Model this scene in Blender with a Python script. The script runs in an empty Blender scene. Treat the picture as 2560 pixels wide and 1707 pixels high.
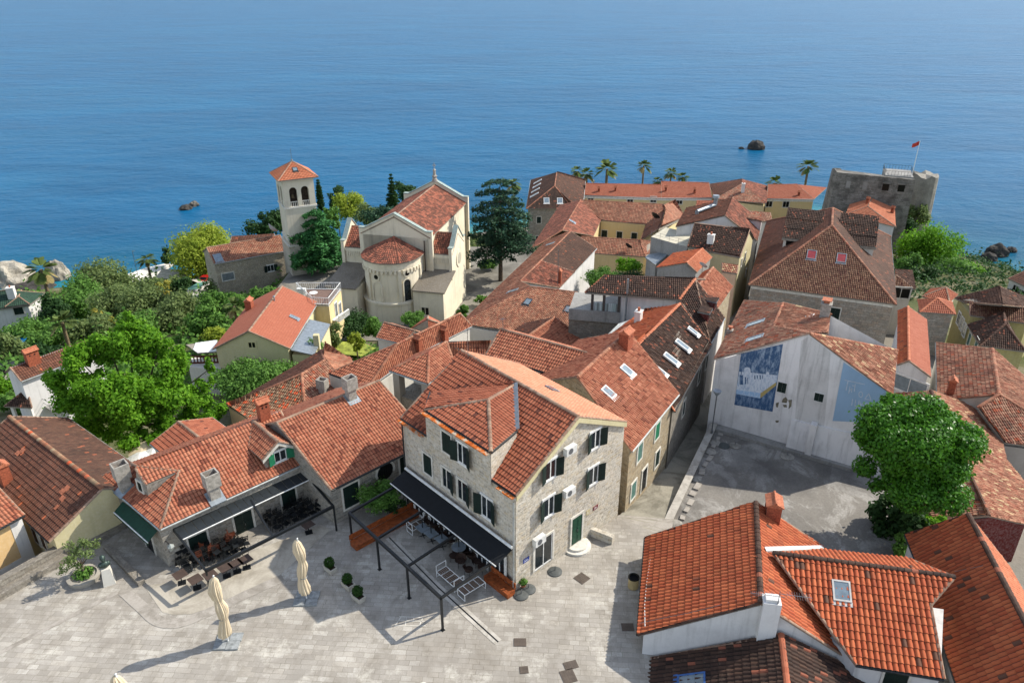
import bpy, bmesh, math, random
import numpy as np
from mathutils import Vector, Matrix
from mathutils.geometry import tessellate_polygon
SC = bpy.context.scene
COL = SC.collection
# ------------------------------------------------------------------ camera, sky, sun, exposure
LENS, PITCH, CAMH = 26.5, 26.0, 36.0
IW, IH = 2560, 1707
cam = bpy.data.cameras.new('camera'); camo = bpy.data.objects.new('camera', cam); COL.objects.link(camo)
cam.lens = LENS; cam.sensor_width = 36; cam.clip_start = .5; cam.clip_end = 9000
camo.location = (0, 0, CAMH); camo.rotation_euler = (math.radians(90 - PITCH), 0, 0)
SC.camera = camo
SUN_AZ, SUN_EL = 21.0, 41.0          # azimuth counted from +X towards +Y
w = bpy.data.worlds.new('World'); SC.world = w; w.use_nodes = True
nt = w.node_tree; bg = nt.nodes['Background']
sky = nt.nodes.new('ShaderNodeTexSky'); sky.sky_type = 'NISHITA'; sky.sun_disc = False
sky.sun_elevation = math.radians(SUN_EL); sky.sun_rotation = math.radians(90 - SUN_AZ)
sky.altitude = 100; sky.air_density = 1.0; sky.dust_density = .6; sky.ozone_density = 1.5
hs = nt.nodes.new('ShaderNodeHueSaturation'); hs.inputs['Saturation'].default_value = .62; nt.links.new(sky.outputs[0], hs.inputs['Color']); nt.links.new(hs.outputs[0], bg.inputs[0]); bg.inputs[1].default_value = .15
sl = bpy.data.lights.new('sun', 'SUN'); sl.energy = 3.5; sl.angle = math.radians(.5); sl.color = (1, .93, .82)
so = bpy.data.objects.new('sun', sl); COL.objects.link(so)
_sd = Vector((math.cos(math.radians(SUN_EL)) * math.cos(math.radians(SUN_AZ)), math.cos(math.radians(SUN_EL)) * math.sin(math.radians(SUN_AZ)), math.sin(math.radians(SUN_EL))))
so.rotation_euler = _sd.to_track_quat('Z', 'Y').to_euler(); so.location = (60, 40, 120)
SC.view_settings.view_transform = 'Standard'; SC.view_settings.look = 'None'
SC.view_settings.exposure = 0.9; SC.view_settings.gamma = 1
RND = random.Random(7)
NPR = np.random.default_rng(7)
V = Vector
# ------------------------------------------------------------------ survey: rays of the photograph to points on known planes
_f = LENS / 36 * IW; _t = math.radians(PITCH)
def ray(p):
 a = (p[0] - IW / 2) / _f; b = (p[1] - IH / 2) / _f
 return V((a, math.cos(_t) - b * math.sin(_t), -math.sin(_t) - b * math.cos(_t)))
O = V((0, 0, CAMH))
def P(p, z=0.0):
 r = ray(p); return O + r * ((z - CAMH) / r.z)
def hit(p, q, n):
 r = ray(p); d = r.dot(n)
 return O + r * ((q - O).dot(n) / d)
def vwall(p, a, b):                   # on the vertical plane through a, b
 d = b - a; n = V((d.y, -d.x, 0)); return hit(p, a, n)
def above(p, base):                   # height of the point seen at row p[1] straight above base
 r = ray(p); return CAMH + base.y / r.y * r.z
def slope(p, a, b, deg, side=1):      # plane rising from horizontal line a-b to its left (side 1) or right (-1)
 d = (b - a); d.z = 0; d.normalize(); l = V((-d.y, d.x, 0)) * side
 n = V((-l.x * math.sin(math.radians(deg)), -l.y * math.sin(math.radians(deg)), math.cos(math.radians(deg))))
 return hit(p, a, n)
_Z = dict(a=(0, 960, 3.564), b=(240, 1000, 2.903), c=(560, 840, 3.409), d=(0, 640, 3.564), e=(460, 640, 4.3545), f=(1560, 1220, 3.22), g=(2100, 1200, 3.0935), h=(1760, 820, 3.7327), i=(820, 760, 4.356), j=(1140, 560, 4.612), k=(1380, 680, 4.3545), l=(1280, 420, 4.611), m=(1640, 440, 4.9), n=(1840, 480, 4.126), o=(2160, 660, 4.6125), p=(2200, 940, 4.125), q=(960, 960, 2.9025), r=(1260, 960, 2.9025), s=(840, 1200, 3.92), t=(600, 380, 2.94), u=(0, 500, 2.6133), v=(1700, 380, 2.735), w=(800, 700, 2.6133), x=(0, 1000, 2.2178), y=(1560, 1000, 2.218), D=(0, 0, .91875))
def mkz(k):
 x0, y0, s = _Z[k]
 return lambda x, y: (x0 + x / s, y0 + y / s)
za, zb, zc, zd, ze_, zf, zg, zh, zi, zj, zk, zl, zm, zn, zo, zp, zq, zr, zs, zt, zu, zv, zw, zx, zy, zD = [mkz(k) for k in 'abcdefghijklmnopqrstuvwxyD']
# ------------------------------------------------------------------ ground
def lerp(x, xs, ys): return float(np.interp(x, xs, ys))
def yshore(x): return lerp(x, [-400, -120, -70, -45, -20, 20, 90, 104, 118, 140, 260], [150, 163, 176, 185, 205, 222, 222, 214, 172, 158, 150])
_pa, _pb = P((0, 1487)), P((316, 1306)); _pd = (_pb - _pa).normalized()
def sst(x, a, b): t = min(1, max(0, (x - a) / (b - a))); return t * t * (3 - 2 * t)
def G(x, y):
 s = yshore(x)
 yy = y if y < 70 else 70 + (y - 70) * 150 / (s - 70)
 z = lerp(yy, [-60, 40, 45, 50, 60, 75, 90, 110, 140, 165, 200, 214, 220, 228, 260], [0, 0, -1.5, -2.5, -4.5, -6.5, -9, -12.5, -17.5, -22, -26.5, -28.2, -30, -31.5, -44]) - .15
 d = (x - _pa.x) * -_pd.y + (y - _pa.y) * _pd.x            # metres beyond the parapet of the square
 z -= 6 * sst(-x, 55, 75) * sst(y, 85, 110) * (1 - sst(y, 140, 160))
 if d > 0: z -= 4.5 * sst(d, 0, 3) * (1 - .75 * sst(y, 50, 90))
 z -= 2.2 * sst(x, 8, 12) * sst(y, 30, 36) * (1 - sst(y, 62, 75))
 k = sst(x, -45, -40) * (1 - sst(x, 4, 9)) * sst(y, 94, 99) * (1 - sst(y, 140, 146))
 return z * (1 - k) - 12.3 * k
# ------------------------------------------------------------------ mesh helpers
LOC = {}
class MB:
 def __init__(s): s.v = []; s.f = []; s.uv = []; s.m = []
 def poly(s, pts, uv=None, mat=0):
  i = len(s.v); s.v += [tuple(p) for p in pts]; s.f.append(tuple(range(i, i + len(pts))))
  s.uv.append(uv if uv else [(0, 0)] * len(pts)); s.m.append(mat)
 def add(s, vs, fs, mat=0):
  i = len(s.v); s.v += [tuple(p) for p in vs]
  for f in fs: s.f.append(tuple(i + k for k in f)); s.uv.append([(0, 0)] * len(f)); s.m.append(mat)
 def ob(s, o, a, b, c, mat=0):     # box from corner o with edge vectors a, b, c
  o, a, b, c = V(o), V(a), V(b), V(c)
  if a.cross(b).dot(c) < 0: a, b = b, a
  p = [o, o + a, o + a + b, o + b]; p += [k + c for k in p]
  s.add(p, [(3, 2, 1, 0), (4, 5, 6, 7), (0, 1, 5, 4), (1, 2, 6, 5), (2, 3, 7, 6), (3, 0, 4, 7)], mat)
 def box(s, c, size, ang=0, mat=0):  # centre of the base
  x = V((math.cos(ang), math.sin(ang), 0)); y = V((-x.y, x.x, 0)); c = V(c)
  s.ob(c - x * size[0] / 2 - y * size[1] / 2, x * size[0], y * size[1], V((0, 0, size[2])), mat)
 def tube(s, a, b, r0, r1=None, n=8, mat=0, caps=True):
  a, b = V(a), V(b); r1 = r0 if r1 is None else r1
  d = (b - a);
  if d.length < 1e-6: return
  d.normalize(); u = d.orthogonal().normalized(); w = d.cross(u)
  ps = [a + (u * math.cos(2 * math.pi * k / n) + w * math.sin(2 * math.pi * k / n)) * r0 for k in range(n)]
  ps += [b + (u * math.cos(2 * math.pi * k / n) + w * math.sin(2 * math.pi * k / n)) * r1 for k in range(n)]
  fs = [(k, (k + 1) % n, n + (k + 1) % n, n + k) for k in range(n)]
  if caps: fs += [tuple(range(n - 1, -1, -1)), tuple(range(n, 2 * n))]
  s.add(ps, fs, mat)
 def lathe(s, c, prof, n=16, mat=0, a0=0, a1=2 * math.pi):
  c = V(c); full = abs(a1 - a0 - 2 * math.pi) < 1e-6; m = n if full else n + 1; i = len(prof)
  ps = [c + V((r * math.cos(a0 + (a1 - a0) * k / n), r * math.sin(a0 + (a1 - a0) * k / n), z)) for k in range(m) for r, z in prof]
  fs = [(k * i + j, ((k + 1) % m) * i + j, ((k + 1) % m) * i + j + 1, k * i + j + 1) for k in range(n) for j in range(i - 1)]
  s.add(ps, fs, mat)
 def prism(s, pts, h, mat=0):      # plan polygon (3D points, ccw) raised by h
  n = len(pts); b = [V(p) for p in pts]; t = [p + V((0, 0, h)) for p in b]
  s.add(b + t, [tuple(range(n - 1, -1, -1)), tuple(range(n, 2 * n))] + [(k, (k + 1) % n, n + (k + 1) % n, n + k) for k in range(n)], mat)
 def build(s, name, mats, parent=None, smooth=False, base=None):
  me = bpy.data.meshes.new(name)
  off = LOC[parent] if parent else (V(base) if base is not None else V((0, 0, 0)))
  me.from_pydata([(v[0] - off.x, v[1] - off.y, v[2] - off.z) for v in s.v], [], s.f)
  if any(any(u != (0, 0) for u in q) for q in s.uv):
   l = me.uv_layers.new(name='UVMap'); l.data.foreach_set('uv', [c for q in s.uv for u in q for c in u])
  for m in (mats if isinstance(mats, (list, tuple)) else [mats]): me.materials.append(m)
  me.polygons.foreach_set('material_index', s.m)
  if smooth: me.polygons.foreach_set('use_smooth', [True] * len(s.f))
  me.update()
  o = bpy.data.objects.new(name, me); COL.objects.link(o); LOC[o] = off.copy()
  if parent: o.parent = parent
  else: o.location = off
  return o
def tag(o, label, cat, group=None):
 o['label'] = label; o['category'] = cat
 if group: o['group'] = group
 return o
def struct(o): o['kind'] = 'structure'; return o
def stuff(o): o['kind'] = 'stuff'; return o
def thing(name, label, cat, loc, group=None):
 o = bpy.data.objects.new(name, None); COL.objects.link(o); o.location = loc; o.empty_display_size = .3
 LOC[o] = V(loc); return tag(o, label, cat, group)
def dup(root, loc, rz, label=None, group=None, sc=None):
 r = root.copy(); COL.objects.link(r); r.location = loc; r.rotation_euler = (0, 0, rz)
 if sc: r.scale = sc if isinstance(sc, (tuple, list)) else (sc, sc, sc)
 if label: r['label'] = label
 if group: r['group'] = group
 for ch in list(root.children):
  c = ch.copy(); COL.objects.link(c); c.parent = r
  for g in ch.children:
   d = g.copy(); COL.objects.link(d); d.parent = c
 return r
# ------------------------------------------------------------------ materials
def rgb(h):
 h = h.lstrip('#'); c = [int(h[i:i + 2], 16) / 255 for i in (0, 2, 4)]
 return tuple([x / 12.92 if x <= .04045 else ((x + .055) / 1.055) ** 2.4 for x in c] + [1])
class NT:
 def __init__(s, name):
  s.m = bpy.data.materials.new(name); s.m.use_nodes = True; s.t = s.m.node_tree
  s.b = s.t.nodes['Principled BSDF']
 def n(s, typ, ins=None, **kw):
  o = s.t.nodes.new('ShaderNode' + typ)
  for k, v in kw.items(): setattr(o, k, v)
  for k, v in (ins or {}).items(): s.put(o.inputs[k], v)
  return o
 def put(s, sock, v):
  if isinstance(v, bpy.types.NodeSocket): s.t.links.new(v, sock)
  else: sock.default_value = v
 def mix(s, f, a, b, mode='MIX'):
  o = s.n('Mix', data_type='RGBA', blend_type=mode); s.put(o.inputs[0], f); s.put(o.inputs[6], a); s.put(o.inputs[7], b); return o.outputs[2]
 def ramp(s, f, stops):
  o = s.n('ValToRGB'); s.put(o.inputs[0], f); e = o.color_ramp.elements
  while len(e) < len(stops): e.new(.5)
  for k, (p, c) in enumerate(stops): e[k].position = p; e[k].color = c if isinstance(c, tuple) else (c, c, c, 1)
  return o.outputs[0]
 def noise(s, vec, scale, detail=4, rough=.6, dist=0):
  o = s.n('TexNoise', {'Scale': scale, 'Detail': detail, 'Roughness': rough, 'Distortion': dist});
  if vec is not None: s.put(o.inputs['Vector'], vec)
  return o.outputs['Fac']
 def pos(s): return s.n('NewGeometry').outputs['Position']
 def math(s, op, a, b=0.0):
  o = s.n('Math', operation=op); s.put(o.inputs[0], a); s.put(o.inputs[1], b); return o.outputs[0]
 def scale(s, vec, sc):
  o = s.n('Mapping'); s.put(o.inputs['Vector'], vec); o.inputs['Scale'].default_value = sc; return o.outputs[0]
 def bump(s, h, strength=.5, dist=.02):
  o = s.n('Bump', {'Height': h, 'Strength': strength, 'Distance': dist}); s.t.links.new(o.outputs[0], s.b.inputs['Normal'])
 def out(s, col, rough=.85, spec=.3, metal=0):
  s.put(s.b.inputs['Base Color'], col); s.put(s.b.inputs['Roughness'], rough); s.put(s.b.inputs['Specular IOR Level'], spec); s.put(s.b.inputs['Metallic'], metal); return s.m
def flat(name, hexc, rough=.7, spec=.3, metal=0, var=.12, scale=3.0):
 t = NT(name); c = rgb(hexc); f = t.noise(t.pos(), scale, 3)
 d = tuple([x * (1 - var * 2) for x in c[:3]] + [1]); l = tuple([min(1, x * (1 + var)) for x in c[:3]] + [1])
 return t.out(t.ramp(f, [(.3, d), (.7, l)]), rough, spec, metal)
def tile_mat(name, a, b, dark, stain=.4, patch=.5, odd=None, oddp=.03, lich=0.0, lichc='#8a8578', pscale=.35, blot=0.0):
 t = NT(name); uv = t.n('UVMap').outputs[0]
 fl = t.n('VectorMath', operation='FLOOR'); t.put(fl.inputs[0], uv)
 wn = t.n('TexWhiteNoise', noise_dimensions='2D'); t.put(wn.inputs['Vector'], fl.outputs[0])
 c = t.mix(wn.outputs['Value'], rgb(a), rgb(b))
 pos = t.pos()
 f1 = t.noise(pos, pscale, 5, .65)
 c = t.mix(t.ramp(f1, [(.42, 0.0), (.72, patch)]), c, rgb(dark))
 # whole stained tiles gathered in patches
 w2 = t.n('TexWhiteNoise', noise_dimensions='3D'); ad = t.n('VectorMath', operation='ADD'); t.put(ad.inputs[0], fl.outputs[0]); ad.inputs[1].default_value = (13.7, 5.1, 2.2); t.put(w2.inputs['Vector'], ad.outputs[0])
 f2 = t.noise(pos, pscale * 1.7, 3)
 sf = t.math('MULTIPLY', t.ramp(w2.outputs['Value'], [(.45, 0.0), (.95, 1.0)]), t.ramp(f2, [(.35, 0.0), (.65, stain)]))
 c = t.mix(sf, c, rgb(dark))
 if blot: c = t.mix(t.ramp(t.noise(pos, 1.1, 5, .7, .3), [(.45, 0.0), (.54, blot)]), c, rgb(dark))
 if odd: c = t.mix(t.ramp(w2.outputs['Value'], [(oddp, 1.0), (oddp + .001, 0.0)]), c, rgb(odd))
 if lich: c = t.mix(t.ramp(t.noise(pos, 2.6, 6, .75), [(.55, 0.0), (.68, lich)]), c, rgb(lichc))
 c = t.mix(t.ramp(t.noise(pos, 9, 3), [(.35, .0), (.75, .16)]), c, rgb(dark))
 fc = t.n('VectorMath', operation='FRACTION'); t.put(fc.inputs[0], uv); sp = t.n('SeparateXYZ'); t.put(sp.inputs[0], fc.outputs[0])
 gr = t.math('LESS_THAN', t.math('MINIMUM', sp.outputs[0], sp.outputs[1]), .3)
 c = t.mix(t.math('MULTIPLY', gr, .7), c, t.mix(.55, rgb(dark), (.02, .017, .014, 1)))  # tile channels and row steps darkened: groove shade painted in along with grime
 t.bump(t.noise(pos, 26, 3), .25, .01)
 return t.out(c, .82, .25)
def stone_mat(name, a, b, c_, mortar, bw=.42, bh=.22, patch='#5b544a', pf=.25):
 t = NT(name); uv = t.n('UVMap').outputs[0]; pos = t.pos()
 wob = t.n('VectorMath', operation='ADD'); nz = t.n('TexNoise', {'Vector': uv, 'Scale': 1.6, 'Detail': 3});
 sc = t.n('VectorMath', operation='SCALE'); t.put(sc.inputs[0], nz.outputs['Color']); sc.inputs['Scale'].default_value = .16
 t.put(wob.inputs[0], uv); t.put(wob.inputs[1], sc.outputs[0])
 br = t.n('TexBrick', {'Vector': wob.outputs[0], 'Color1': (0, 0, 0, 1), 'Color2': (1, 1, 1, 1), 'Mortar': (.5, .5, .5, 1), 'Scale': 1, 'Mortar Size': .022, 'Mortar Smooth': .4, 'Bias': 0, 'Brick Width': bw, 'Row Height': bh}); br.offset = .43; br.squash = 1.3; br.squash_frequency = 3
 br2 = t.n('TexBrick', {'Vector': wob.outputs[0], 'Color1': (0, 0, 0, 1), 'Color2': (1, 1, 1, 1), 'Mortar': (.5, .5, .5, 1), 'Scale': 1, 'Mortar Size': .012, 'Brick Width': bw * .63, 'Row Height': bh}); br2.offset = .3
 v1 = t.n('TexVoronoi', {'Vector': wob.outputs[0], 'Scale': 3.1})
 c = t.ramp(br.outputs['Color'], [(.0, rgb(a)), (.3, rgb(b)), (.55, rgb(c_)), (.8, rgb(b)), (1., rgb(a))])
 c = t.mix(.35, c, t.ramp(v1.outputs['Color'], [(.1, rgb(c_)), (.5, rgb(a)), (.9, rgb(b))]))
 c = t.mix(t.ramp(t.noise(pos, .5, 5), [(.45, 0.0), (.75, pf)]), c, rgb(patch))
 c = t.mix(t.ramp(t.noise(pos, 14, 4), [(.4, 0.0), (.8, .25)]), c, rgb(mortar))
 c = t.mix(t.ramp(t.noise(uv, 5.2, 2, .5), [(.5, 0.0), (.64, .5)]), c, tuple([x * .55 for x in rgb(a)[:3]] + [1]))
 c = t.mix(t.math('MULTIPLY', br.outputs['Fac'], .85), c, rgb(mortar))
 hgt = t.math('SUBTRACT', t.noise(uv, 8, 4), br.outputs['Fac'])
 t.bump(hgt, .7, .04)
 return t.out(c, .9, .2)
def plaster(name, hexc, stain='#5a564e', amt=.35, streak=.35, rough=.9):
 t = NT(name); pos = t.pos(); c = rgb(hexc)
 c = t.mix(t.ramp(t.noise(pos, .35, 6, .65), [(.45, 0.0), (.8, amt)]), c, rgb(stain))
 st = t.noise(t.scale(pos, (2.2, 2.2, .16)), 1.0, 5, .6)
 c = t.mix(t.ramp(st, [(.52, 0.0), (.78, streak)]), c, rgb(stain))
 c = t.mix(t.ramp(t.noise(pos, 6, 4), [(.4, 0.0), (.8, .12)]), c, (.9, .88, .84, 1))
 t.bump(t.noise(pos, 30, 3), .12, .01)
 return t.out(c, rough, .2)
def leaf_mat(name, cols, trans=.35, rough=.7):
 t = NT(name); g = t.n('NewGeometry'); r = g.outputs['Random Per Island']
 c = t.ramp(r, [(i / (len(cols) - 1), rgb(h)) for i, h in enumerate(cols)])
 c = t.mix(t.ramp(t.noise(g.outputs['Position'], .55, 3), [(.35, 0.0), (.7, .45)]), c, rgb(cols[-1]))
 t.out(c, rough, .2)
 tr = t.n('BsdfTranslucent'); t.put(tr.inputs['Color'], c); mx = t.n('MixShader'); mx.inputs[0].default_value = trans
 t.t.links.new(t.b.outputs[0], mx.inputs[1]); t.t.links.new(tr.outputs[0], mx.inputs[2])
 t.t.links.new(mx.outputs[0], t.t.nodes['Material Output'].inputs[0]); return t.m
M = {}
# ------------------------------------------------------------------ roofs and houses
def newell(ps):
 n = V((0, 0, 0))
 for i in range(len(ps)):
  a, b = ps[i], ps[(i + 1) % len(ps)]
  n += V(((a.y - b.y) * (a.z + b.z), (a.z - b.z) * (a.x + b.x), (a.x - b.x) * (a.y + b.y)))
 return n.normalized()
def inpoly(p, poly):
 c = False; n = len(poly); j = n - 1
 for i in range(n):
  a, b = poly[i], poly[j]
  if (a[1] > p[1]) != (b[1] > p[1]) and p[0] < (b[0] - a[0]) * (p[1] - a[1]) / (b[1] - a[1]) + a[0]: c = not c
  j = i
 return c
def tiles_bm(face, n, tw, tr, amp, jit, sub, udir=None):
 """one slope of real corrugated tiles, cut to the outline of the face"""
 u = V((0, 0, 1)).cross(n); u = udir.normalized() if udir else (u.normalized() if u.length > 1e-4 else V((1, 0, 0)))
 v = n.cross(u).normalized(); c = sum(face, V((0, 0, 0))) / len(face)
 q = [((p - c).dot(u), (p - c).dot(v)) for p in face]
 u0, u1 = min(a for a, _ in q), max(a for a, _ in q); v0, v1 = min(b for _, b in q), max(b for _, b in q)
 nc = int((u1 - u0) / tw) + 2; nr = int((v1 - v0) / tr) + 2
 us = (np.arange(nc * sub + 1) / sub) * tw + u0 - .01
 ph = np.arange(nc * sub + 1) / sub
 fr = ph % 1.0; prof = amp * np.clip(np.sin(np.pi * np.clip(fr / .8, 0, 1)), 0, 1) ** .7
 vs = []; lift = []; row = []
 for k in range(nr):
  vs += [v0 - .01 + k * tr, v0 - .01 + (k + 1) * tr - .015]; lift += [.042, .0]; row += [k, k]
 vs = np.array(vs); lift = np.array(lift) * min(1, amp / .04 + .3); row = np.array(row)
 jt = NPR.normal(0, 1, (nr + 1, nc + 1)) * jit
 col = np.minimum((ph + 1e-6).astype(int), nc)
 gr = np.abs(NPR.normal(0, jit * 2.4, (5, 7))); xi = np.clip((us - u0) / (u1 - u0 + tw) * 6, 0, 5.999); yi = np.clip((vs - v0) / (v1 - v0 + tr) * 4, 0, 3.999); x0, y0 = xi.astype(int), yi.astype(int); fx, fy = (xi - x0)[None], (yi - y0)[:, None]; Y, X = y0[:, None], x0[None]
 slow = gr[Y, X] * (1 - fx) * (1 - fy) + gr[Y, X + 1] * fx * (1 - fy) + gr[Y + 1, X] * (1 - fx) * fy + gr[Y + 1, X + 1] * fx * fy
 hh = prof[None, :] + lift[:, None] + jt[row][:, col] * (prof[None, :] / amp) + slow
 vj = (NPR.normal(0, jit * .9, (nr + 1, nc + 1))[row][:, col])
 uu, vv = np.meshgrid(us, vs); vv = vv + vj
 co = np.array(c)[None, None, :] + uu[..., None] * np.array(u) + vv[..., None] * np.array(v) + hh[..., None] * np.array(n)
 R, C_ = uu.shape
 idx = np.arange(R * C_).reshape(R, C_)
 fs = np.stack([idx[:-1, :-1], idx[:-1, 1:], idx[1:, 1:], idx[1:, :-1]], -1).reshape(-1, 4)
 # throw away what is well outside
 cu = uu[:-1, :-1].ravel(); cv = vv[:-1, :-1].ravel(); keep = np.ones(len(fs), bool)
 m = len(q)
 _cv = all(((q[(i + 1) % m][0] - q[i][0]) * (q[(i + 2) % m][1] - q[(i + 1) % m][1]) - (q[(i + 1) % m][1] - q[i][1]) * (q[(i + 2) % m][0] - q[(i + 1) % m][0])) > -1e-3 for i in range(m))
 for i in range(m if _cv else 0):
  ax, ay = q[i]; bx, by = q[(i + 1) % m]; L = math.hypot(bx - ax, by - ay)
  if L < 1e-5: continue
  keep &= ((bx - ax) * (cv - ay) - (by - ay) * (cu - ax)) / L > -.6
 fs = fs[keep]
 me = bpy.data.meshes.new('t'); me.from_pydata(co.reshape(-1, 3).tolist(), [], fs.tolist())
 uvl = me.uv_layers.new(name='UVMap')
 fu = (uu.ravel() - u0 + .01) / tw; fv = row[np.arange(R)][:, None].repeat(C_, 1)
 rows = (np.minimum(fs[:, 0] // C_, R - 1)); rk = row[rows]
 fcol = np.floor(fu[fs[:, 0]] + 1e-4)
 sh = RND.random() * 500
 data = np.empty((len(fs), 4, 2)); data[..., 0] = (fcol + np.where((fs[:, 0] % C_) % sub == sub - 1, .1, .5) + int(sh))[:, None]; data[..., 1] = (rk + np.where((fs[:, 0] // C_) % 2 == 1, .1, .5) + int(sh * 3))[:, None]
 uvl.data.foreach_set('uv', data.ravel())
 bm = bmesh.new(); bm.from_mesh(me); bpy.data.meshes.remove(me)
 cvx = all(((q[(i + 1) % m][0] - q[i][0]) * (q[(i + 2) % m][1] - q[(i + 1) % m][1]) - (q[(i + 1) % m][1] - q[i][1]) * (q[(i + 2) % m][0] - q[(i + 1) % m][0])) > -1e-3 for i in range(m))
 if cvx: pieces = [face]
 else:
  pieces = [[face[k] for k in t] for t in tessellate_polygon([[V((a, b, 0)) for a, b in q]])]
 res = None
 for pc in pieces:
  if newell(pc).dot(n) < 0: pc = pc[::-1]
  b2 = bm if len(pieces) == 1 else bm.copy()
  for i in range(len(pc)):
   a, b = pc[i], pc[(i + 1) % len(pc)]
   if (b - a).length < 1e-4: continue
   pn = (b - a).normalized().cross(n).normalized()
   bmesh.ops.bisect_plane(b2, geom=b2.verts[:] + b2.edges[:] + b2.faces[:], plane_co=a + pn * .012, plane_no=pn, clear_outer=True)
  if res is None: res = b2
  else:
   tm = bpy.data.meshes.new('t'); b2.to_mesh(tm); b2.free(); res.from_mesh(tm); bpy.data.meshes.remove(tm)
 if len(pieces) > 1: bm.free()
 dev = np.array([(p - c).dot(n) for p in face])
 if np.abs(dev).max() > .02 and len(res.verts):
  pts = np.array([tuple(v.co) for v in res.verts]) - np.array(c); pu = pts @ np.array(u); pv = pts @ np.array(v)
  qa = np.array(q); d = qa[None] - np.stack([pu, pv], -1)[:, None]; r = np.maximum(np.linalg.norm(d, axis=2), 1e-5)
  dn_ = np.roll(d, -1, 1); rn = np.roll(r, -1, 1); cr = d[..., 0] * dn_[..., 1] - d[..., 1] * dn_[..., 0]; dt = (d * dn_).sum(2)
  ta = cr / np.where(np.abs(r * rn + dt) < 1e-6, 1e-6, r * rn + dt); w_ = (np.roll(ta, 1, 1) + ta) / r
  w_ = np.maximum(w_, 0) + 1e-9; w_ /= w_.sum(1, keepdims=True); off = w_ @ dev
  for v_, o_ in zip(res.verts, off): v_.co += n * float(o_)
 return res
def key(p): return (round(p.x, 2), round(p.y, 2), round(p.z, 2))
class RB:
 def __init__(s): s.v = []
 def build(s, n, m, p):
  for r in s.v: r.build(n, m, p)
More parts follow.
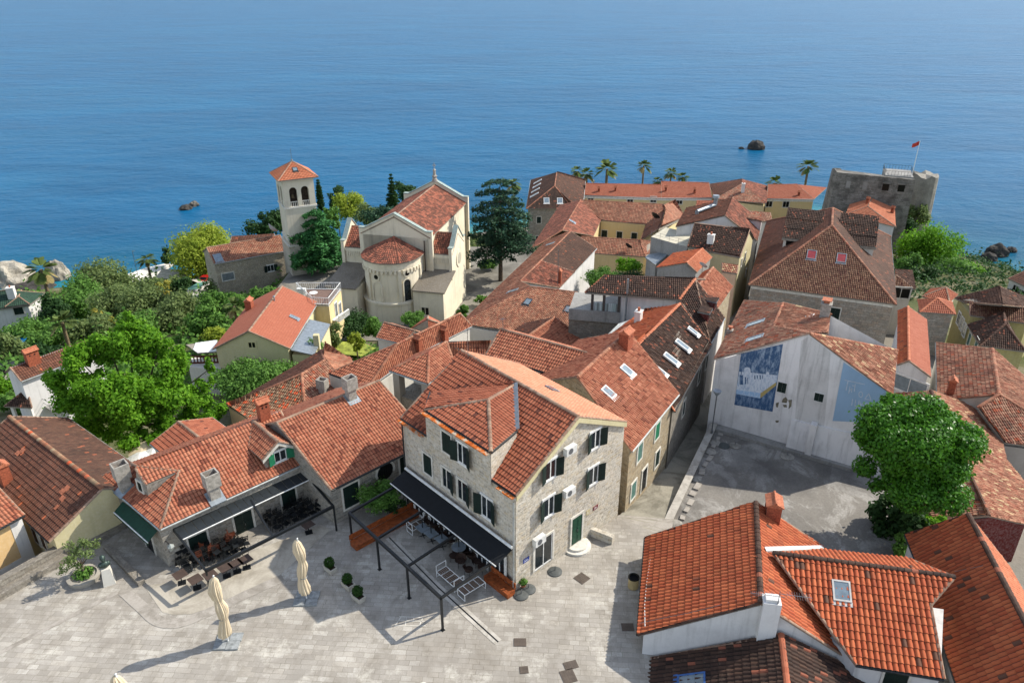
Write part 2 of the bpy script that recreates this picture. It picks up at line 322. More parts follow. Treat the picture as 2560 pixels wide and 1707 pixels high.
class House:
 def __init__(s, name, label, cat='house', zb=0.0, group=None):
  s.name, s.zb, s.faces, s.pl, s.wl = name, zb, [], [], []
  s.label, s.cat, s.group, s.root = label, cat, group, None
 def setup(s, faces):
  fs = []
  for f in faces:
   f = [V(p) for p in f]; n = newell(f)
   if n.z < 0: f.reverse(); n = -n
   fs.append((f, n))
  if s.root is None:
   ps = [p for f, _ in fs for p in f]; c = sum(ps, V((0, 0, 0))) / len(ps)
   s.root = thing(s.name, s.label, s.cat, (c.x, c.y, s.zb), s.group)
  return fs
 def roof(s, faces, mat, tw=.25, tr=.36, amp=.045, jit=.006, sub=5, caps=True, capm=None, trim=None, thick=.14, eaves=True, name='roof', reg=True, capr=.13, valley=True, parent=None, gutter=None, udir=None):
  fs = s.setup(faces); s.faces += fs if reg else []
  par = parent or s.root; off = LOC[par]
  ed = {}
  for k, (f, n) in enumerate(fs):
   for i in range(len(f)):
    a, b = f[i], f[(i + 1) % len(f)]; ed.setdefault(frozenset((key(a), key(b))), []).append((a, b, k))
  me = bpy.data.meshes.new(name); allbm = bmesh.new()
  for f, n in fs:
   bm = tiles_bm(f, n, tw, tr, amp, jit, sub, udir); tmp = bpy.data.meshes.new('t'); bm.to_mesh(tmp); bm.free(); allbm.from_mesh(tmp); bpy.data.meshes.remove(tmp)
  allbm.to_mesh(me); allbm.free()
  me.transform(Matrix.Translation(-off)); me.materials.append(mat)
  ro = bpy.data.objects.new(name, me); COL.objects.link(ro); LOC[ro] = off.copy(); ro.parent = par
  # boards under the tiles
  mb = MB(); dz = V((0, 0, -thick)); d0 = V((0, 0, -.03))
  for f, n in fs:
   dv_ = max(abs((p - sum(f, V((0, 0, 0))) / len(f)).dot(n)) for p in f); d0 = V((0, 0, -.05 - .6 * dv_)); dz = V((0, 0, -thick - .6 * dv_))
   mb.poly([p + d0 for p in f]); mb.poly([p + dz for p in reversed(f)])
  d0 = V((0, 0, -.02)); dz = V((0, 0, -thick))
  for e in ed.values():
   if len(e) == 1: a, b, k = e[0]; mb.poly([a + dz, b + dz, b + d0, a + d0])
  mb.build('roof_edge', trim or M['trim'], ro if ro.parent == s.root else s.root)
  cb = RB(); gb = RB()
  for e in ed.values():
   if len(e) == 2:
    (a, b, k), (_, _, k2) = e; n1, n2 = fs[k][1], fs[k2][1]
    c2 = sum(fs[k2][0], V((0, 0, 0))) / len(fs[k2][0])
    if (c2 - a).dot(n1) < -.02:
     if caps: s.cap(cb, a, b, (n1 + n2).normalized(), capr, amp)
   else:
    a, b, k = e[0]
    if gutter and abs(a.z - b.z) < .12 * (a - b).length:
     o = (b - a).normalized().cross(fs[k][1]); o.z = 0; o.normalize(); z = V((0, 0, -.06))
     g_ = MB(); g_.tube(a + o * .05 + z, b + o * .05 + z, .065, n=6); gb.v.append(g_)
    elif eaves and caps and abs(a.z - b.z) > .2 * (a - b).length:
     s.cap(cb, a, b, fs[k][1], capr * .75, amp * .6)
  if cb.v: cb.build('ridge', capm or T['ridge'], ro if ro.parent == s.root else s.root)
  if gb.v: gb.build('gutter', gutter, s.root)
  return ro
 def cap(s, mb, a, b, n, r, amp):
  if isinstance(mb, RB): mb.v.append(MB()); mb = mb.v[-1]
  d = b - a; L = d.length; k = max(1, int(L / .38)); d.normalize(); side = d.cross(n).normalized(); up = side.cross(d).normalized()
  for i in range(k):
   p0 = a + d * (L * i / k); p1 = a + d * (L * (i + 1) / k + .04); r0 = r * 1.12; r1 = r * .95
   j = V((0, 0, RND.uniform(-.008, .008)))
   ps = []
   for p, rr in ((p0, r0), (p1, r1)):
    for t in range(6):
     an = math.pi * t / 5
     ps.append(p + j + side * (math.cos(an) * rr) + up * (math.sin(an) * rr * .8 + amp * .55 - .02))
   uid = (RND.randint(0, 900) + .5, 3.5)
   for t in range(5): mb.poly([ps[t], ps[t + 6], ps[t + 7], ps[t + 1]], [uid] * 4)
   mb.poly([ps[t] for t in range(5, -1, -1)], [uid] * 6); mb.poly([ps[t + 6] for t in range(6)], [uid] * 6)
 def walls(s, mat, faces=None, over=.3, rake=.1, zb=None, name='wall', drop=.1):
  fs = s.setup(faces) if faces else s.faces; zb = s.zb if zb is None else zb
  ed = {}
  for k, (f, n) in enumerate(fs):
   for i in range(len(f)):
    a, b = f[i], f[(i + 1) % len(f)]; ed.setdefault(frozenset((key(a), key(b))), []).append((a, b, k))
  bd = [e[0] for e in ed.values() if len(e) == 1]
  loops = []; pool = {key(a): (a, b, k) for a, b, k in bd}
  while pool:
   st = next(iter(pool)); cur = pool.pop(st); lp = [cur]
   while key(cur[1]) in pool: cur = pool.pop(key(cur[1])); lp.append(cur)
   loops.append(lp)
  mb = MB()
  for lp in loops:
   m = len(lp); info = []
   for a, b, k in lp:
    d = b - a; h = V((d.x, d.y, 0));
    if h.length < 1e-4: info.append(None); continue
    sl = abs(d.z) / h.length; h.normalize(); info.append((a, h, V((-h.y, h.x, 0)), over if sl < .08 else rake, k))
   pts = []
   for i in range(m):
    A, B = info[i - 1], info[i]; p = lp[i][0]
    if A is None or B is None: A = A or B; B = B or A
    cr = A[1].x * B[1].y - A[1].y * B[1].x
    if abs(cr) < .12: q = p + (A[2] * A[3] + B[2] * B[3]) * .5
    else:
     pa = A[0] + A[2] * A[3]; pb = B[0] + B[2] * B[3]; w_ = pb - pa
     q = pa + A[1] * ((w_.x * B[1].y - w_.y * B[1].x) / cr)
    z = 1e9
    for E in (A, B):
     f, n = fs[E[4]]; z = min(z, f[0].z - (n.x * (q.x - f[0].x) + n.y * (q.y - f[0].y)) / n.z)
    pts.append(V((q.x, q.y, max(z - drop, zb + .2))))
   L = 0
   for i in range(m):
    a, b = pts[i], pts[(i + 1) % m]; d = math.hypot(b.x - a.x, b.y - a.y)
    if d < .01: continue
    a0, b0 = V((a.x, a.y, zb)), V((b.x, b.y, zb))
    mb.poly([a0, b0, b, a], [(L, zb + 100), (L + d, zb + 100), (L + d, b.z + 100), (L, a.z + 100)]); L += d
    s.wl.append((a0, b0, b, a))
  return mb.build(name, mat, s.root)
 def wallpoly(s, plan, z0, z1, mat, name='wall', lid=None):
  """a plain wall block from plan corners (ccw); z1 may be a list"""
  if s.root is None:
   c = sum([V((p[0], p[1], 0)) for p in plan], V((0, 0, 0))) / len(plan); s.root = thing(s.name, s.label, s.cat, (c.x, c.y, s.zb), s.group)
  ar = sum(plan[i][0] * plan[(i + 1) % len(plan)][1] - plan[(i + 1) % len(plan)][0] * plan[i][1] for i in range(len(plan)))
  plan = list(plan) if ar > 0 else list(reversed(plan))
  zs = z1 if isinstance(z1, (list, tuple)) else [z1] * len(plan)
  if ar <= 0 and isinstance(z1, (list, tuple)): zs = list(reversed(zs))
  mb = MB(); L = 0; n = len(plan)
  for i in range(n):
   a, b = plan[i], plan[(i + 1) % n]; d = math.hypot(b[0] - a[0], b[1] - a[1]); A, B = zs[i], zs[(i + 1) % n]
   q = [V((a[0], a[1], z0)), V((b[0], b[1], z0)), V((b[0], b[1], B)), V((a[0], a[1], A))]
   mb.poly(q, [(L, z0 + 100), (L + d, z0 + 100), (L + d, B + 100), (L, A + 100)]); s.wl.append(tuple(q)); L += d
  top = [V((p[0], p[1], z)) for p, z in zip(plan, zs)]
  mb.poly(top, [(p.x, p.y) for p in top], 1 if lid else 0)
  return mb.build(name, [mat, lid] if lid else mat, s.root)
 # -------- finding things on the house along a survey ray
 def onwall(s, px):
  best = None
  for w_ in s.wl:
   a, b = w_[0], w_[1]; d = b - a; n = V((d.y, -d.x, 0)); L = n.length
   if L < .05: continue
   n /= L; r = ray(px)
   if r.dot(n) > -1e-4: continue
   p = hit(px, a, n); t = (p - a).dot(d) / d.length_squared
   if -.02 <= t <= 1.02 and p.z > w_[0].z - .3 and p.z < max(w_[2].z, w_[3].z) + .3:
    k = (p - O).length
    if best is None or k < best[0]: best = (k, p, n, d.normalized())
  return best
 def onroof(s, px):
  best = None
  for f, n in s.faces:
   r = ray(px)
   if r.dot(n) > -1e-4: continue
   p = hit(px, f[0], n)
   if inpoly((p.x, p.y), [(q.x, q.y) for q in f]):
    k = (p - O).length
    if best is None or k < best[0]: best = (k, p, n)
  return best
 # -------- openings
 def win(s, px, w=1.0, h=1.4, st='closed', fr=None, sh=None, name='window', fw=.14, label=None, at=None):
  r = at or s.onwall(px)
  if r is None: print('NOWALL', s.name, px); return
  _, c, n, d = r; up = V((0, 0, 1)); fr = fr or M['whitestone']; sh = sh or M['shutter']
  o = c - d * (w / 2) - up * (h / 2)
  mb = MB(); t = .07
  for (q, a, b) in ((o - d * fw - up * fw, d * (w + 2 * fw), up * fw), (o - d * fw + up * h, d * (w + 2 * fw), up * fw), (o - d * fw, d * fw, up * h), (o + d * w, d * fw, up * h)):
   mb.ob(q - n * .02, a, b, n * (t + .02))
  if st in ('open', 'dark', 'glass', 'half'):
   k = .055
   for (q, a, b) in ((o, d * w, up * k), (o + up * (h - k), d * w, up * k), (o + up * k, d * k, up * (h - 2 * k)), (o + d * (w - k) + up * k, d * k, up * (h - 2 * k)), (o + d * (w / 2 - k * .7) + up * k, d * k * 1.4, up * (h - 2 * k))):
    mb.ob(q, a, b, n * .045)
  W = mb.build(name, fr if st != 'open' else M['whitepaint'], s.root)
  if label: W['label'] = label
  if st != 'closed':
   g = MB(); g.ob(o, d * w, up * h, n * .02); g.build('pane', M['glass'] if st != 'dark' else M['darkglass'], W)
  if st == 'closed':
   for k in (0, 1):
    g = MB(); q = o + d * (k * w / 2 + .006); g.ob(q, d * (w / 2 - .012), up * h, n * .04)
    z = .12
    while z < h - .1: g.ob(q + up * z + n * .04 + d * .05, d * (w / 2 - .11), up * .035, n * .012); z += .085
    g.build('shutter', sh, W)
  if st in ('open', 'half'):
   for k in (0, 1):
    if st == 'half' and k == 0: continue
    e = -d if k == 0 else d; q = (o if k == 0 else o + d * w) + n * .08; an = .35
    ax = (e * math.cos(an) + n * math.sin(an)) * (w / 2 + .06); th = n * .04
    g = MB(); g.ob(q, ax, up * h, th); z = .1
    while z < h - .1: g.ob(q + up * z + th + ax * .1, ax * .8, up * .035, n * .012); z += .085
    g.build('shutter', sh, W)
  return W
 def door(s, px, w=1.1, h=2.2, mat=None, fr=None, glass=False):
  r = s.onwall(px)
  if r is None: print('NOWALL door', s.name, px); return
  _, c, n, d = r; up = V((0, 0, 1)); o = c - d * (w / 2) - up * (h / 2); fw = .15; mb = MB()
  for (q, a, b) in ((o - d * fw + up * h, d * (w + 2 * fw), up * fw), (o - d * fw, d * fw, up * h), (o + d * w, d * fw, up * h)): mb.ob(q - n * .02, a, b, n * .1)
  D = mb.build('door', fr or M['whitestone'], s.root); g = MB()
  if glass:
   g.ob(o, d * w, up * h, n * .02); g.build('pane', M['glass'], D); g = MB()
   for k in (0, .48, .95): g.ob(o + d * (w * k), d * .06, up * h, n * .05)
   g.ob(o, d * w, up * .1, n * .05); g.build('frame', M['whitepaint'], D)
  else:
   for k in (0, 1):
    q = o + d * (k * w / 2 + .01); g.ob(q, d * (w / 2 - .02), up * h, n * .04)
    for z in (.15, .8, 1.45): g.ob(q + d * .1 + up * z + n * .04, d * (w / 2 - .22), up * .5, n * .02)
   g.build('leaf', mat or M['shutter'], D)
   g = MB(); g.ob(o + d * (w / 2 + .05) + up * 1.0 + n * .04, d * .04, up * .14, n * .06); g.build('handle', M['metal'], D)
  return D
 def skyl(s, px, w=.8, h=1.2, glass=None, frame=None, blind=None):
  r = s.onroof(px)
  if r is None: print('NOROOF', s.name, px); return
  _, c, n = r; u = V((0, 0, 1)).cross(n).normalized(); v = n.cross(u); o = c - u * (w / 2) - v * (h / 2)
  mb = MB(); k = .1
  for (q, a, b) in ((o, u * w, v * k), (o + v * (h - k), u * w, v * k), (o + v * k, u * k, v * (h - 2 * k)), (o + u * (w - k) + v * k, u * k, v * (h - 2 * k))): mb.ob(q, a, b, n * .15)
  mb.ob(o - u * .1 - v * .25, u * (w + .2), v * .25, n * .085)
  W = mb.build('skylight', frame or M['zinc'], s.root)
  g = MB(); g.ob(o + u * k + v * k, u * (w - 2 * k), v * (h - 2 * k), n * .12); g.build('pane', blind or glass or M['skyglass'], W); return W
 def axis(s):
  f, n = s.faces[0]; u = V((0, 0, 1)).cross(n); u.normalize(); return math.atan2(u.y, u.x)
 def chim(s, px, st='brick', w=.7, d=.5, h=1.3, ang=None, z=None):
  r = s.onroof(px)
  if r is None: print('NOROOF ch', s.name, px); return
  p = r[1]; ang = s.axis() if ang is None else ang; b = p - V((0, 0, .5)); mb = MB()
  x = V((math.cos(ang), math.sin(ang), 0)); y = V((-x.y, x.x, 0)); t = p + V((0, 0, h))
  if st == 'brick':
   mb.box(b, (w, d, h + .5), ang); c = mb.build('chimney', M['brick'], s.root); g = MB()
   q = t
   for sx in (-1, 0, 1): g.box(q + x * (sx * (w / 2 - .06)), (.12, d, .25), ang)
   g.build('flue', M['brick'], c); g = MB(); q = t + V((0, 0, .25)); hw, hd = w / 2 + .1, d / 2 + .1; rz = V((0, 0, .28))
   A, B, C_, D_ = q - x * hw - y * hd, q + x * hw - y * hd, q + x * hw + y * hd, q - x * hw + y * hd; R0, R1 = q - x * hw + rz, q + x * hw + rz; e = V((0, 0, -.06))
   g.add([A, B, C_, D_, R0, R1, A + e, B + e, C_ + e, D_ + e], [(0, 1, 5, 4), (2, 3, 4, 5), (1, 2, 5), (3, 0, 4), (7, 6, 9, 8)[::-1], (0, 6, 7, 1), (1, 7, 8, 2), (2, 8, 9, 3), (3, 9, 6, 0)])
   g.tube(R0 + V((0, 0, .0)), R1, .09, n=6); g.build('cap', M['terracotta'], c)
   g = MB(); g.ob(t - x * (w * .28) - y * (d / 2 + .004) - V((0, 0, .25)), x * .14, y * .01, V((0, 0, .16))); g.ob(t + x * (w * .1) - y * (d / 2 + .004) - V((0, 0, .25)), x * .14, y * .01, V((0, 0, .16))); g.build('opening', M['black'], c)
  elif st == 'conc':
   mb.box(b, (w * .72, d * .72, h * .45 + .5), ang); q = p + V((0, 0, h * .45)); k = .09; H_ = h * .55
   for (sx, sy, lx, ly) in ((0, -1, w, k), (0, 1, w, k), (-1, 0, k, d - 2 * k), (1, 0, k, d - 2 * k)):
    mb.box(q + x * (sx * (w - k) / 2) + y * (sy * (d - k) / 2), (lx, ly, H_), ang)
   mb.box(q, (w * .9, d * .9, .08), ang); c = mb.build('chimney', M['chimconc'], s.root)
   g = MB(); g.box(q + V((0, 0, .09)), (w - 2 * k, d - 2 * k, H_ * .45), ang); g.build('flue', M['brick'], c)
   g = MB(); n = r[2]; u = V((0, 0, 1)).cross(n).normalized(); v = n.cross(u); g.ob(p - u * (w * .55) - v * (d * .8), u * (w * 1.1), v * (d * 1.4), n * .1); g.build('flashing', M['zinc'], c)
  elif st == 'white':
   mb.box(b, (w, d, h + .5), ang); mb.box(t + V((0, 0, .0)), (w + .12, d + .12, .1), ang); c = mb.build('chimney', M['whiteplaster'], s.root)
   g = MB(); g.tube(t + V((0, 0, .1)), t + V((0, 0, .45)), .14, n=10); g.build('pot', M['terracotta'], c)
  elif st == 'stone':
   mb.box(b, (w, d, h + .5), ang); mb.box(t, (w + .15, d + .15, .12), ang); c = mb.build('chimney', M['chimconc'], s.root)
   g = MB(); g.box(t + V((0, 0, .12)), (w * .6, d * .6, .25), ang); g.box(t + V((0, 0, .37)), (w, d, .07), ang); g.build('cap', M['terracotta'], c)
  else:
   mb.tube(b, t, .09, n=10); c = mb.build('vent_pipe', M['zinc'], s.root); g = MB(); g.tube(t, t + V((0, 0, .12)), .16, .1, n=10); g.build('cap', M['zinc'], c)
  return c
 def ac(s, px, w=.85, h=.6, off=.0):
  r = s.onwall(px)
  if r is None: print('NOWALL ac', s.name, px); return
  _, c, n, d = r; up = V((0, 0, 1)); o = c - d * (w / 2) - up * (h / 2) + n * .12; mb = MB(); mb.ob(o, d * w, up * h, n * .34)
  for k in (.15, .8): mb.ob(o + d * (w * k) - up * .06 - n * .12, d * .04, up * .05, n * .45)
  a = mb.build('air_conditioner', M['acwhite'], s.root); g = MB(); q = o + d * (w * .4) + up * (h / 2) + n * .34
  g.tube(q, q + n * .012, h * .38, n=18); g.build('fan_grille', M['acgrille'], a); return a
 def dish(s, px, r_=.45, mat=None, on='roof', aim=(0.5, .4, .55)):
  r = s.onroof(px) if on == 'roof' else s.onwall(px)
  if r is None: print('NO dish', s.name, px); return
  p = r[1]; a = V(aim).normalized(); c = p + V((0, 0, .5 + r_)); mb = MB(); u = a.orthogonal().normalized(); w_ = a.cross(u); n = 14; ps = []
  for k in range(4):
   rr = r_ * k / 3;
   for j in range(n): an = 2 * math.pi * j / n; ps.append(c + a * (rr * rr * .5) + (u * math.cos(an) + w_ * math.sin(an)) * max(rr, .01))
  mb.add(ps, [(k * n + j, k * n + (j + 1) % n, (k + 1) * n + (j + 1) % n, (k + 1) * n + j) for k in range(3) for j in range(n)])
  D = mb.build('satellite_dish', mat or M['dishgrey'], s.root, smooth=True); g = MB(); g.tube(p - V((0, 0, .1)), c - V((0, 0, .05)), .03, n=6); g.tube(c - w_ * r_ * .9, c + a * r_ * .9, .012, n=5); g.build('mast', M['metal'], D)
 def aerial(s, px, h=2.0, boom=.9, ang=.6):
  r = s.onroof(px)
  if r is None: print('NO aerial', s.name, px); return
  p = r[1]; mb = MB(); t = p + V((0, 0, h)); mb.tube(p - V((0, 0, .2)), t, .022, n=6); x = V((math.cos(ang), math.sin(ang), 0)); y = V((-x.y, x.x, 0)); q = t - V((0, 0, .15))
  mb.tube(q - x * boom / 2, q + x * boom / 2, .014, n=5)
  for k in range(9): e = q + x * (boom * (k / 8 - .5)); mb.tube(e - y * (.3 - .02 * k), e + y * (.3 - .02 * k), .006, n=4)
  mb.build('aerial', M['metal'], s.root)
 def bars(s, segs, r_, mat, name):
  mb = MB()
  for a, b in segs: mb.tube(a, b, r_, n=6)
  return mb.build(name, mat, s.root)
 def gable_win(s, *a, **k): return s.win(*a, **k)
def gable1(E1, E2, ze, R1, R2, deg, side=None, zr=None):
 """near eave E1-E2 (pixels) at height ze, ridge pixels R1 (above E1), R2: returns a,b,r1,r2,c,d"""
 a, b = P(E1, ze), P(E2, ze)
 if side is None: side = 1 if (b - a).x * 0 + ((b - a).x) > 0 else -1
 r1, r2 = slope(R1, a, b, deg, side), slope(R2, a, b, deg, side); z = (r1.z + r2.z) / 2 if zr is None else zr
 r1, r2 = P(R1, z), P(R2, z)
 c = r2 * 2 - b; d = r1 * 2 - a; c.z = d.z = ze
 return a, b, r1, r2, c, d
def gable2(L, R, A, F, ze, zR=None):
 """gable end seen from the front: eave ends L, R, apex A, far ridge end F (pixels)"""
 l, r = P(L, ze), P(R, ze if zR is None else zR); ap = vwall(A, l, r); fa = P(F, ap.z); s = fa - ap
 return l, r, ap, fa, l + s, r + s
def rectify(a, b, r1, r2):
 return a, b, r1, r2
def rep(name, *ps):
 print('GEO', name, ' '.join('(%.1f %.1f %.1f)' % tuple(p) for p in ps))
# ------------------------------------------------------------------ palette
M['trim'] = flat('roof_trim', '#8d867a', .9); M['whitestone'] = flat('white_stone', '#c9c5ba', .8); M['whitepaint'] = flat('white_paint', '#d8d8d4', .5)
M['shutter'] = flat('shutter_dark_green', '#10241f', .6, var=.2); M['shutterb'] = flat('shutter_green', '#1d6b4c', .6); M['shutterg'] = flat('shutter_grey_green', '#4f6f66', .6)
M['glass'] = flat('window_glass', '#1d2529', .08, .6); M['darkglass'] = flat('dark_opening', '#0b0c0d', .3); M['skyglass'] = flat('skylight_glass', '#6f7d86', .12, .7)
M['zinc'] = flat('zinc', '#8f979c', .45, .5, .6); M['metal'] = flat('grey_metal', '#7c7f82', .4, .5, .7); M['black'] = flat('soot', '#0c0b0b', .9); M['blackmetal'] = flat('black_metal', '#15181a', .45, .4)
M['brick'] = flat('chimney_brick', '#96523a', .9, var=.25, scale=9); M['terracotta'] = flat('terracotta', '#a8664a', .85, var=.2, scale=6); M['chimconc'] = flat('chimney_concrete', '#9a958c', .9, var=.2, scale=5)
M['whiteplaster'] = plaster('white_plaster', '#cfcdc8', amt=.3, streak=.35); M['acwhite'] = flat('ac_casing', '#cfcfca', .5); M['acgrille'] = flat('ac_grille', '#5c5e60', .6); M['dishgrey'] = flat('dish', '#9fa3a5', .5); M['dishblack'] = flat('dish_black', '#1c1d1f', .5)
M['gutter'] = flat('gutter_dark', '#2b2d2e', .5, .4, .3); M['gutterw'] = flat('gutter_pale', '#a9aca9', .5, .4, .3); M['rust'] = NT('rusty_ledge');
_r = M['rust']; M['rust'] = _r.out(_r.ramp(_r.noise(_r.pos(), 2.3, 6, .7), [(.35, rgb('#8a3d12')), (.5, rgb('#b5601f')), (.6, rgb('#a59a86')), (.7, rgb('#7f7a70'))]), .9)
T = {}
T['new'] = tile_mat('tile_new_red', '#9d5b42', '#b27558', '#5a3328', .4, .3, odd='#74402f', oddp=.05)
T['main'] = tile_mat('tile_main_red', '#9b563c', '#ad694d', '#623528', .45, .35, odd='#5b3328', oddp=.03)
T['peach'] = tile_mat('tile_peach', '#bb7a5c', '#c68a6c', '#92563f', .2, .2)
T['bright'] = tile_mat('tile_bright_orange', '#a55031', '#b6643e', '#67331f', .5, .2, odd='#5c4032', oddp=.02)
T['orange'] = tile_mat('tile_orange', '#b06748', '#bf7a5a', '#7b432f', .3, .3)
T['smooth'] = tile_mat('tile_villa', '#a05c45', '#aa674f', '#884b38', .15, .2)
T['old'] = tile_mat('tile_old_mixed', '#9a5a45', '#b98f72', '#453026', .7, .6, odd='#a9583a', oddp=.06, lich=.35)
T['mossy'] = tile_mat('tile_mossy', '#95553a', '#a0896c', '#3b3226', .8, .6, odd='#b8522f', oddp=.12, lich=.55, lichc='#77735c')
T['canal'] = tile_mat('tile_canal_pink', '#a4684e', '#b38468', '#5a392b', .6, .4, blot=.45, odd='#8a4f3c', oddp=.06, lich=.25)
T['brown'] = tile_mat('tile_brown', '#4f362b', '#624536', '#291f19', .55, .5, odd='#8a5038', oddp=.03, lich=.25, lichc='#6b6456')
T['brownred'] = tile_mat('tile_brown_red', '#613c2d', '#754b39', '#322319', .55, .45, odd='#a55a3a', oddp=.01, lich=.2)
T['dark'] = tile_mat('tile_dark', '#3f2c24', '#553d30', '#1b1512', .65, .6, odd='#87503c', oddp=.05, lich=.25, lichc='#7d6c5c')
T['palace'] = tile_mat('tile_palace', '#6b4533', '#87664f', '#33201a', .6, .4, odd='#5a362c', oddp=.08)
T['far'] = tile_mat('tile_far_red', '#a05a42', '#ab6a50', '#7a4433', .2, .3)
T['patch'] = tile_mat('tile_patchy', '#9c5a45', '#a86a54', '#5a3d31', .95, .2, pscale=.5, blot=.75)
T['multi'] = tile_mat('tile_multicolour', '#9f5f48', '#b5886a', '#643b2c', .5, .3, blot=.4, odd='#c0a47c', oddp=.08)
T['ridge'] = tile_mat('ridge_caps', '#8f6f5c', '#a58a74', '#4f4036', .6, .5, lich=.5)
S_ = {}
S_['main'] = stone_mat('stone_main', '#9d9689', '#d0cabd', '#b8a88c', '#c2bbad', .36, .21)
S_['grey'] = stone_mat('stone_grey', '#77736b', '#aba69b', '#8b8172', '#a09a8f', .4, .22)
S_['alley'] = stone_mat('stone_alley', '#877b67', '#b5a78e', '#9a8563', '#9d927d', .42, .23)
S_['palace'] = stone_mat('stone_palace', '#857f74', '#aba498', '#a08d7a', '#7d766b', .75, .36)
S_['old'] = stone_mat('stone_old', '#9a9182', '#c3b8a2', '#a99b81', '#6d675c', .38, .21, pf=.35)
S_['fort'] = stone_mat('stone_fort', '#615e57', '#918d85', '#75716a', '#5d5a53', .7, .36, patch='#2f2d29', pf=.9)
S_['tower'] = stone_mat('stone_tower', '#aaa294', '#bbb4a5', '#a89e8c', '#a29a8b', .9, .42, pf=.25)
S_['dark'] = stone_mat('stone_dark', '#6f6a62', '#989287', '#7c7468', '#7b756b', .5, .27, pf=.35)
W_ = {}
W_['church'] = plaster('plaster_church', '#d6ccb4', '#7a7160', .35, .38); W_['white'] = plaster('plaster_white', '#cfcdca', '#5f5b56', .35, .4); W_['yellow'] = plaster('plaster_yellow', '#cdb887', '#7d7058', .25, .2)
W_['cream'] = plaster('plaster_cream', '#c0b68e', '#6c6650', .3, .25); W_['pale'] = plaster('plaster_pale', '#c9c5ba', '#6e695f', .3, .3); W_['peach'] = plaster('plaster_peach', '#d0ae7a', '#8a7352', .2, .15); W_['grey'] = plaster('concrete_grey', '#8b8984', '#43413d', .5, .5)
W_['mural'] = plaster('plaster_mural_wall', '#dad7d4', '#68645f', .4, .5); W_['villa'] = plaster('plaster_villa', '#c6bc92', '#7f7a60', .2, .15); W_['red'] = plaster('plaster_dark_red', '#5e1f1a', '#2c1512', .3, .2); W_['pink'] = plaster('plaster_pink', '#c9a78a', '#75614f', .3, .25); W_['olive'] = plaster('plaster_olive_yellow', '#a59b68', '#56513c', .35, .3)
def pl3(p, a, b, c): return hit(p, a, (b - a).cross(c - a))
def dn(p, a, b, deg, side): return slope(p, a, b, -deg, side)
KNEW = dict(tw=.24, tr=.36, amp=.05, jit=.005)
KFLAT = dict(tw=.24, tr=.36, amp=.03, jit=.003)
KOLD = dict(tw=.22, tr=.34, amp=.055, jit=.013)
KFAR = dict(tw=.3, tr=.42, amp=.05, jit=.006, sub=4)
H = {}
# ================================================================== main stone house on the square
K0 = P((1287, 1477), 0); KF = P((1535.6, 1299), 0); zeM = above((0, 1239), K0)
h = H['main'] = House('stone_house', 'tall three storey stone house with dark green shutters and a black awning on the square', 'house', -.4)
a = P((1290, 1238), zeM); d = vwall((1565, 1053), K0, KF); ap = vwall((1446, 1041), K0, KF); b = P((1003, 1044), zeM)
r2 = P((1153, 876), ap.z); c = P((1297.5, 908.6), d.z)
NEAR = [a, ap, r2, b]
h.roof([NEAR], T['main'], gutter=M['gutter'], **KNEW)
h.roof([[ap, d, c, r2]], T['peach'], gutter=M['gutter'], tw=.24, tr=.36, amp=.025, jit=.003)
cb = RB(); h.cap(cb, ap, r2, V((0, 0, 1)), .14, .05); cb.build('ridge', T['ridge'], h.root)
h.walls(S_['main'], over=.06, rake=.06, zb=-3.0)
for s0, s1 in ((a, ap), (ap, d)):
 mb = MB(); dd = (s1 - s0); n_ = V((dd.y, -dd.x, 0)).normalized(); mb.ob(s0 - V((0, 0, .42)) + n_ * .0, dd, n_ * .1, V((0, 0, .36))); mb.build('verge_board', W_['cream'], h.root)
# wall dormer with hipped roof, flush with the left wall
wl0, wl1 = P((1290, 1242), zeM), P((1003, 1048), zeM); wl0.z = wl1.z = 0
Er = vwall(zq(775, 492), wl0, wl1); El = vwall(zq(300, 195), wl0, wl1); zdm = (Er.z + El.z) / 2; Er.z = El.z = zdm
Ad = slope(zq(757, 100), El, Er, 24, 1)
npl = newell(NEAR); npl = npl if npl.z > 0 else -npl
Td = hit(zq(950, 8), a, npl); RBd = hit(zq(962, 395), a, npl); LBd = hit(zq(345, 170), a, npl)
Td = V((Td.x, Td.y, Td.z)); Ad.z = min(Ad.z, Td.z + .1)
dm = MB(); wn_ = V((wl0.y - wl1.y, -(wl0.x - wl1.x), 0)).normalized()
if wn_.dot(V((-1, -1, 0))) < 0: wn_ = -wn_
bl_, br_ = V((El.x, El.y, zeM - .5)), V((Er.x, Er.y, zeM - .5)); Lx = (br_ - bl_).length
fr_ = wn_ * .02
dm.poly([bl_ + fr_, br_ + fr_, Er + fr_, El + fr_], [(0, zeM + 99.5), (Lx, zeM + 99.5), (Lx, zdm + 100), (0, zdm + 100)])
dm.poly([br_, RBd - V((0, 0, .3)), RBd + V((0, 0, zdm - RBd.z)), Er], [(0, zeM + 99.5), (3, zeM + 99.5), (3, zdm + 100), (0, zdm + 100)])
dm.poly([El, V((LBd.x, LBd.y, zdm)), LBd - V((0, 0, .5)), bl_], [(0, zdm + 100), (2, zdm + 100), (2, zeM + 100), (0, zeM + 100)])
DM = dm.build('dormer', S_['main'], h.root)
h.wl.append((bl_ + fr_, br_ + fr_, Er + fr_, El + fr_))
up_ = V((0, 0, .04))
h.roof([[El + up_, Er + up_, Ad + up_], [Er + up_, V((RBd.x, RBd.y, max(RBd.z, zdm) + .04)), Td + up_, Ad + up_], [Ad + up_, Td + up_, V((LBd.x, LBd.y, max(LBd.z, zdm) + .04)), El + up_]], T['main'], parent=DM, reg=False, gutter=M['gutter'], **KNEW)
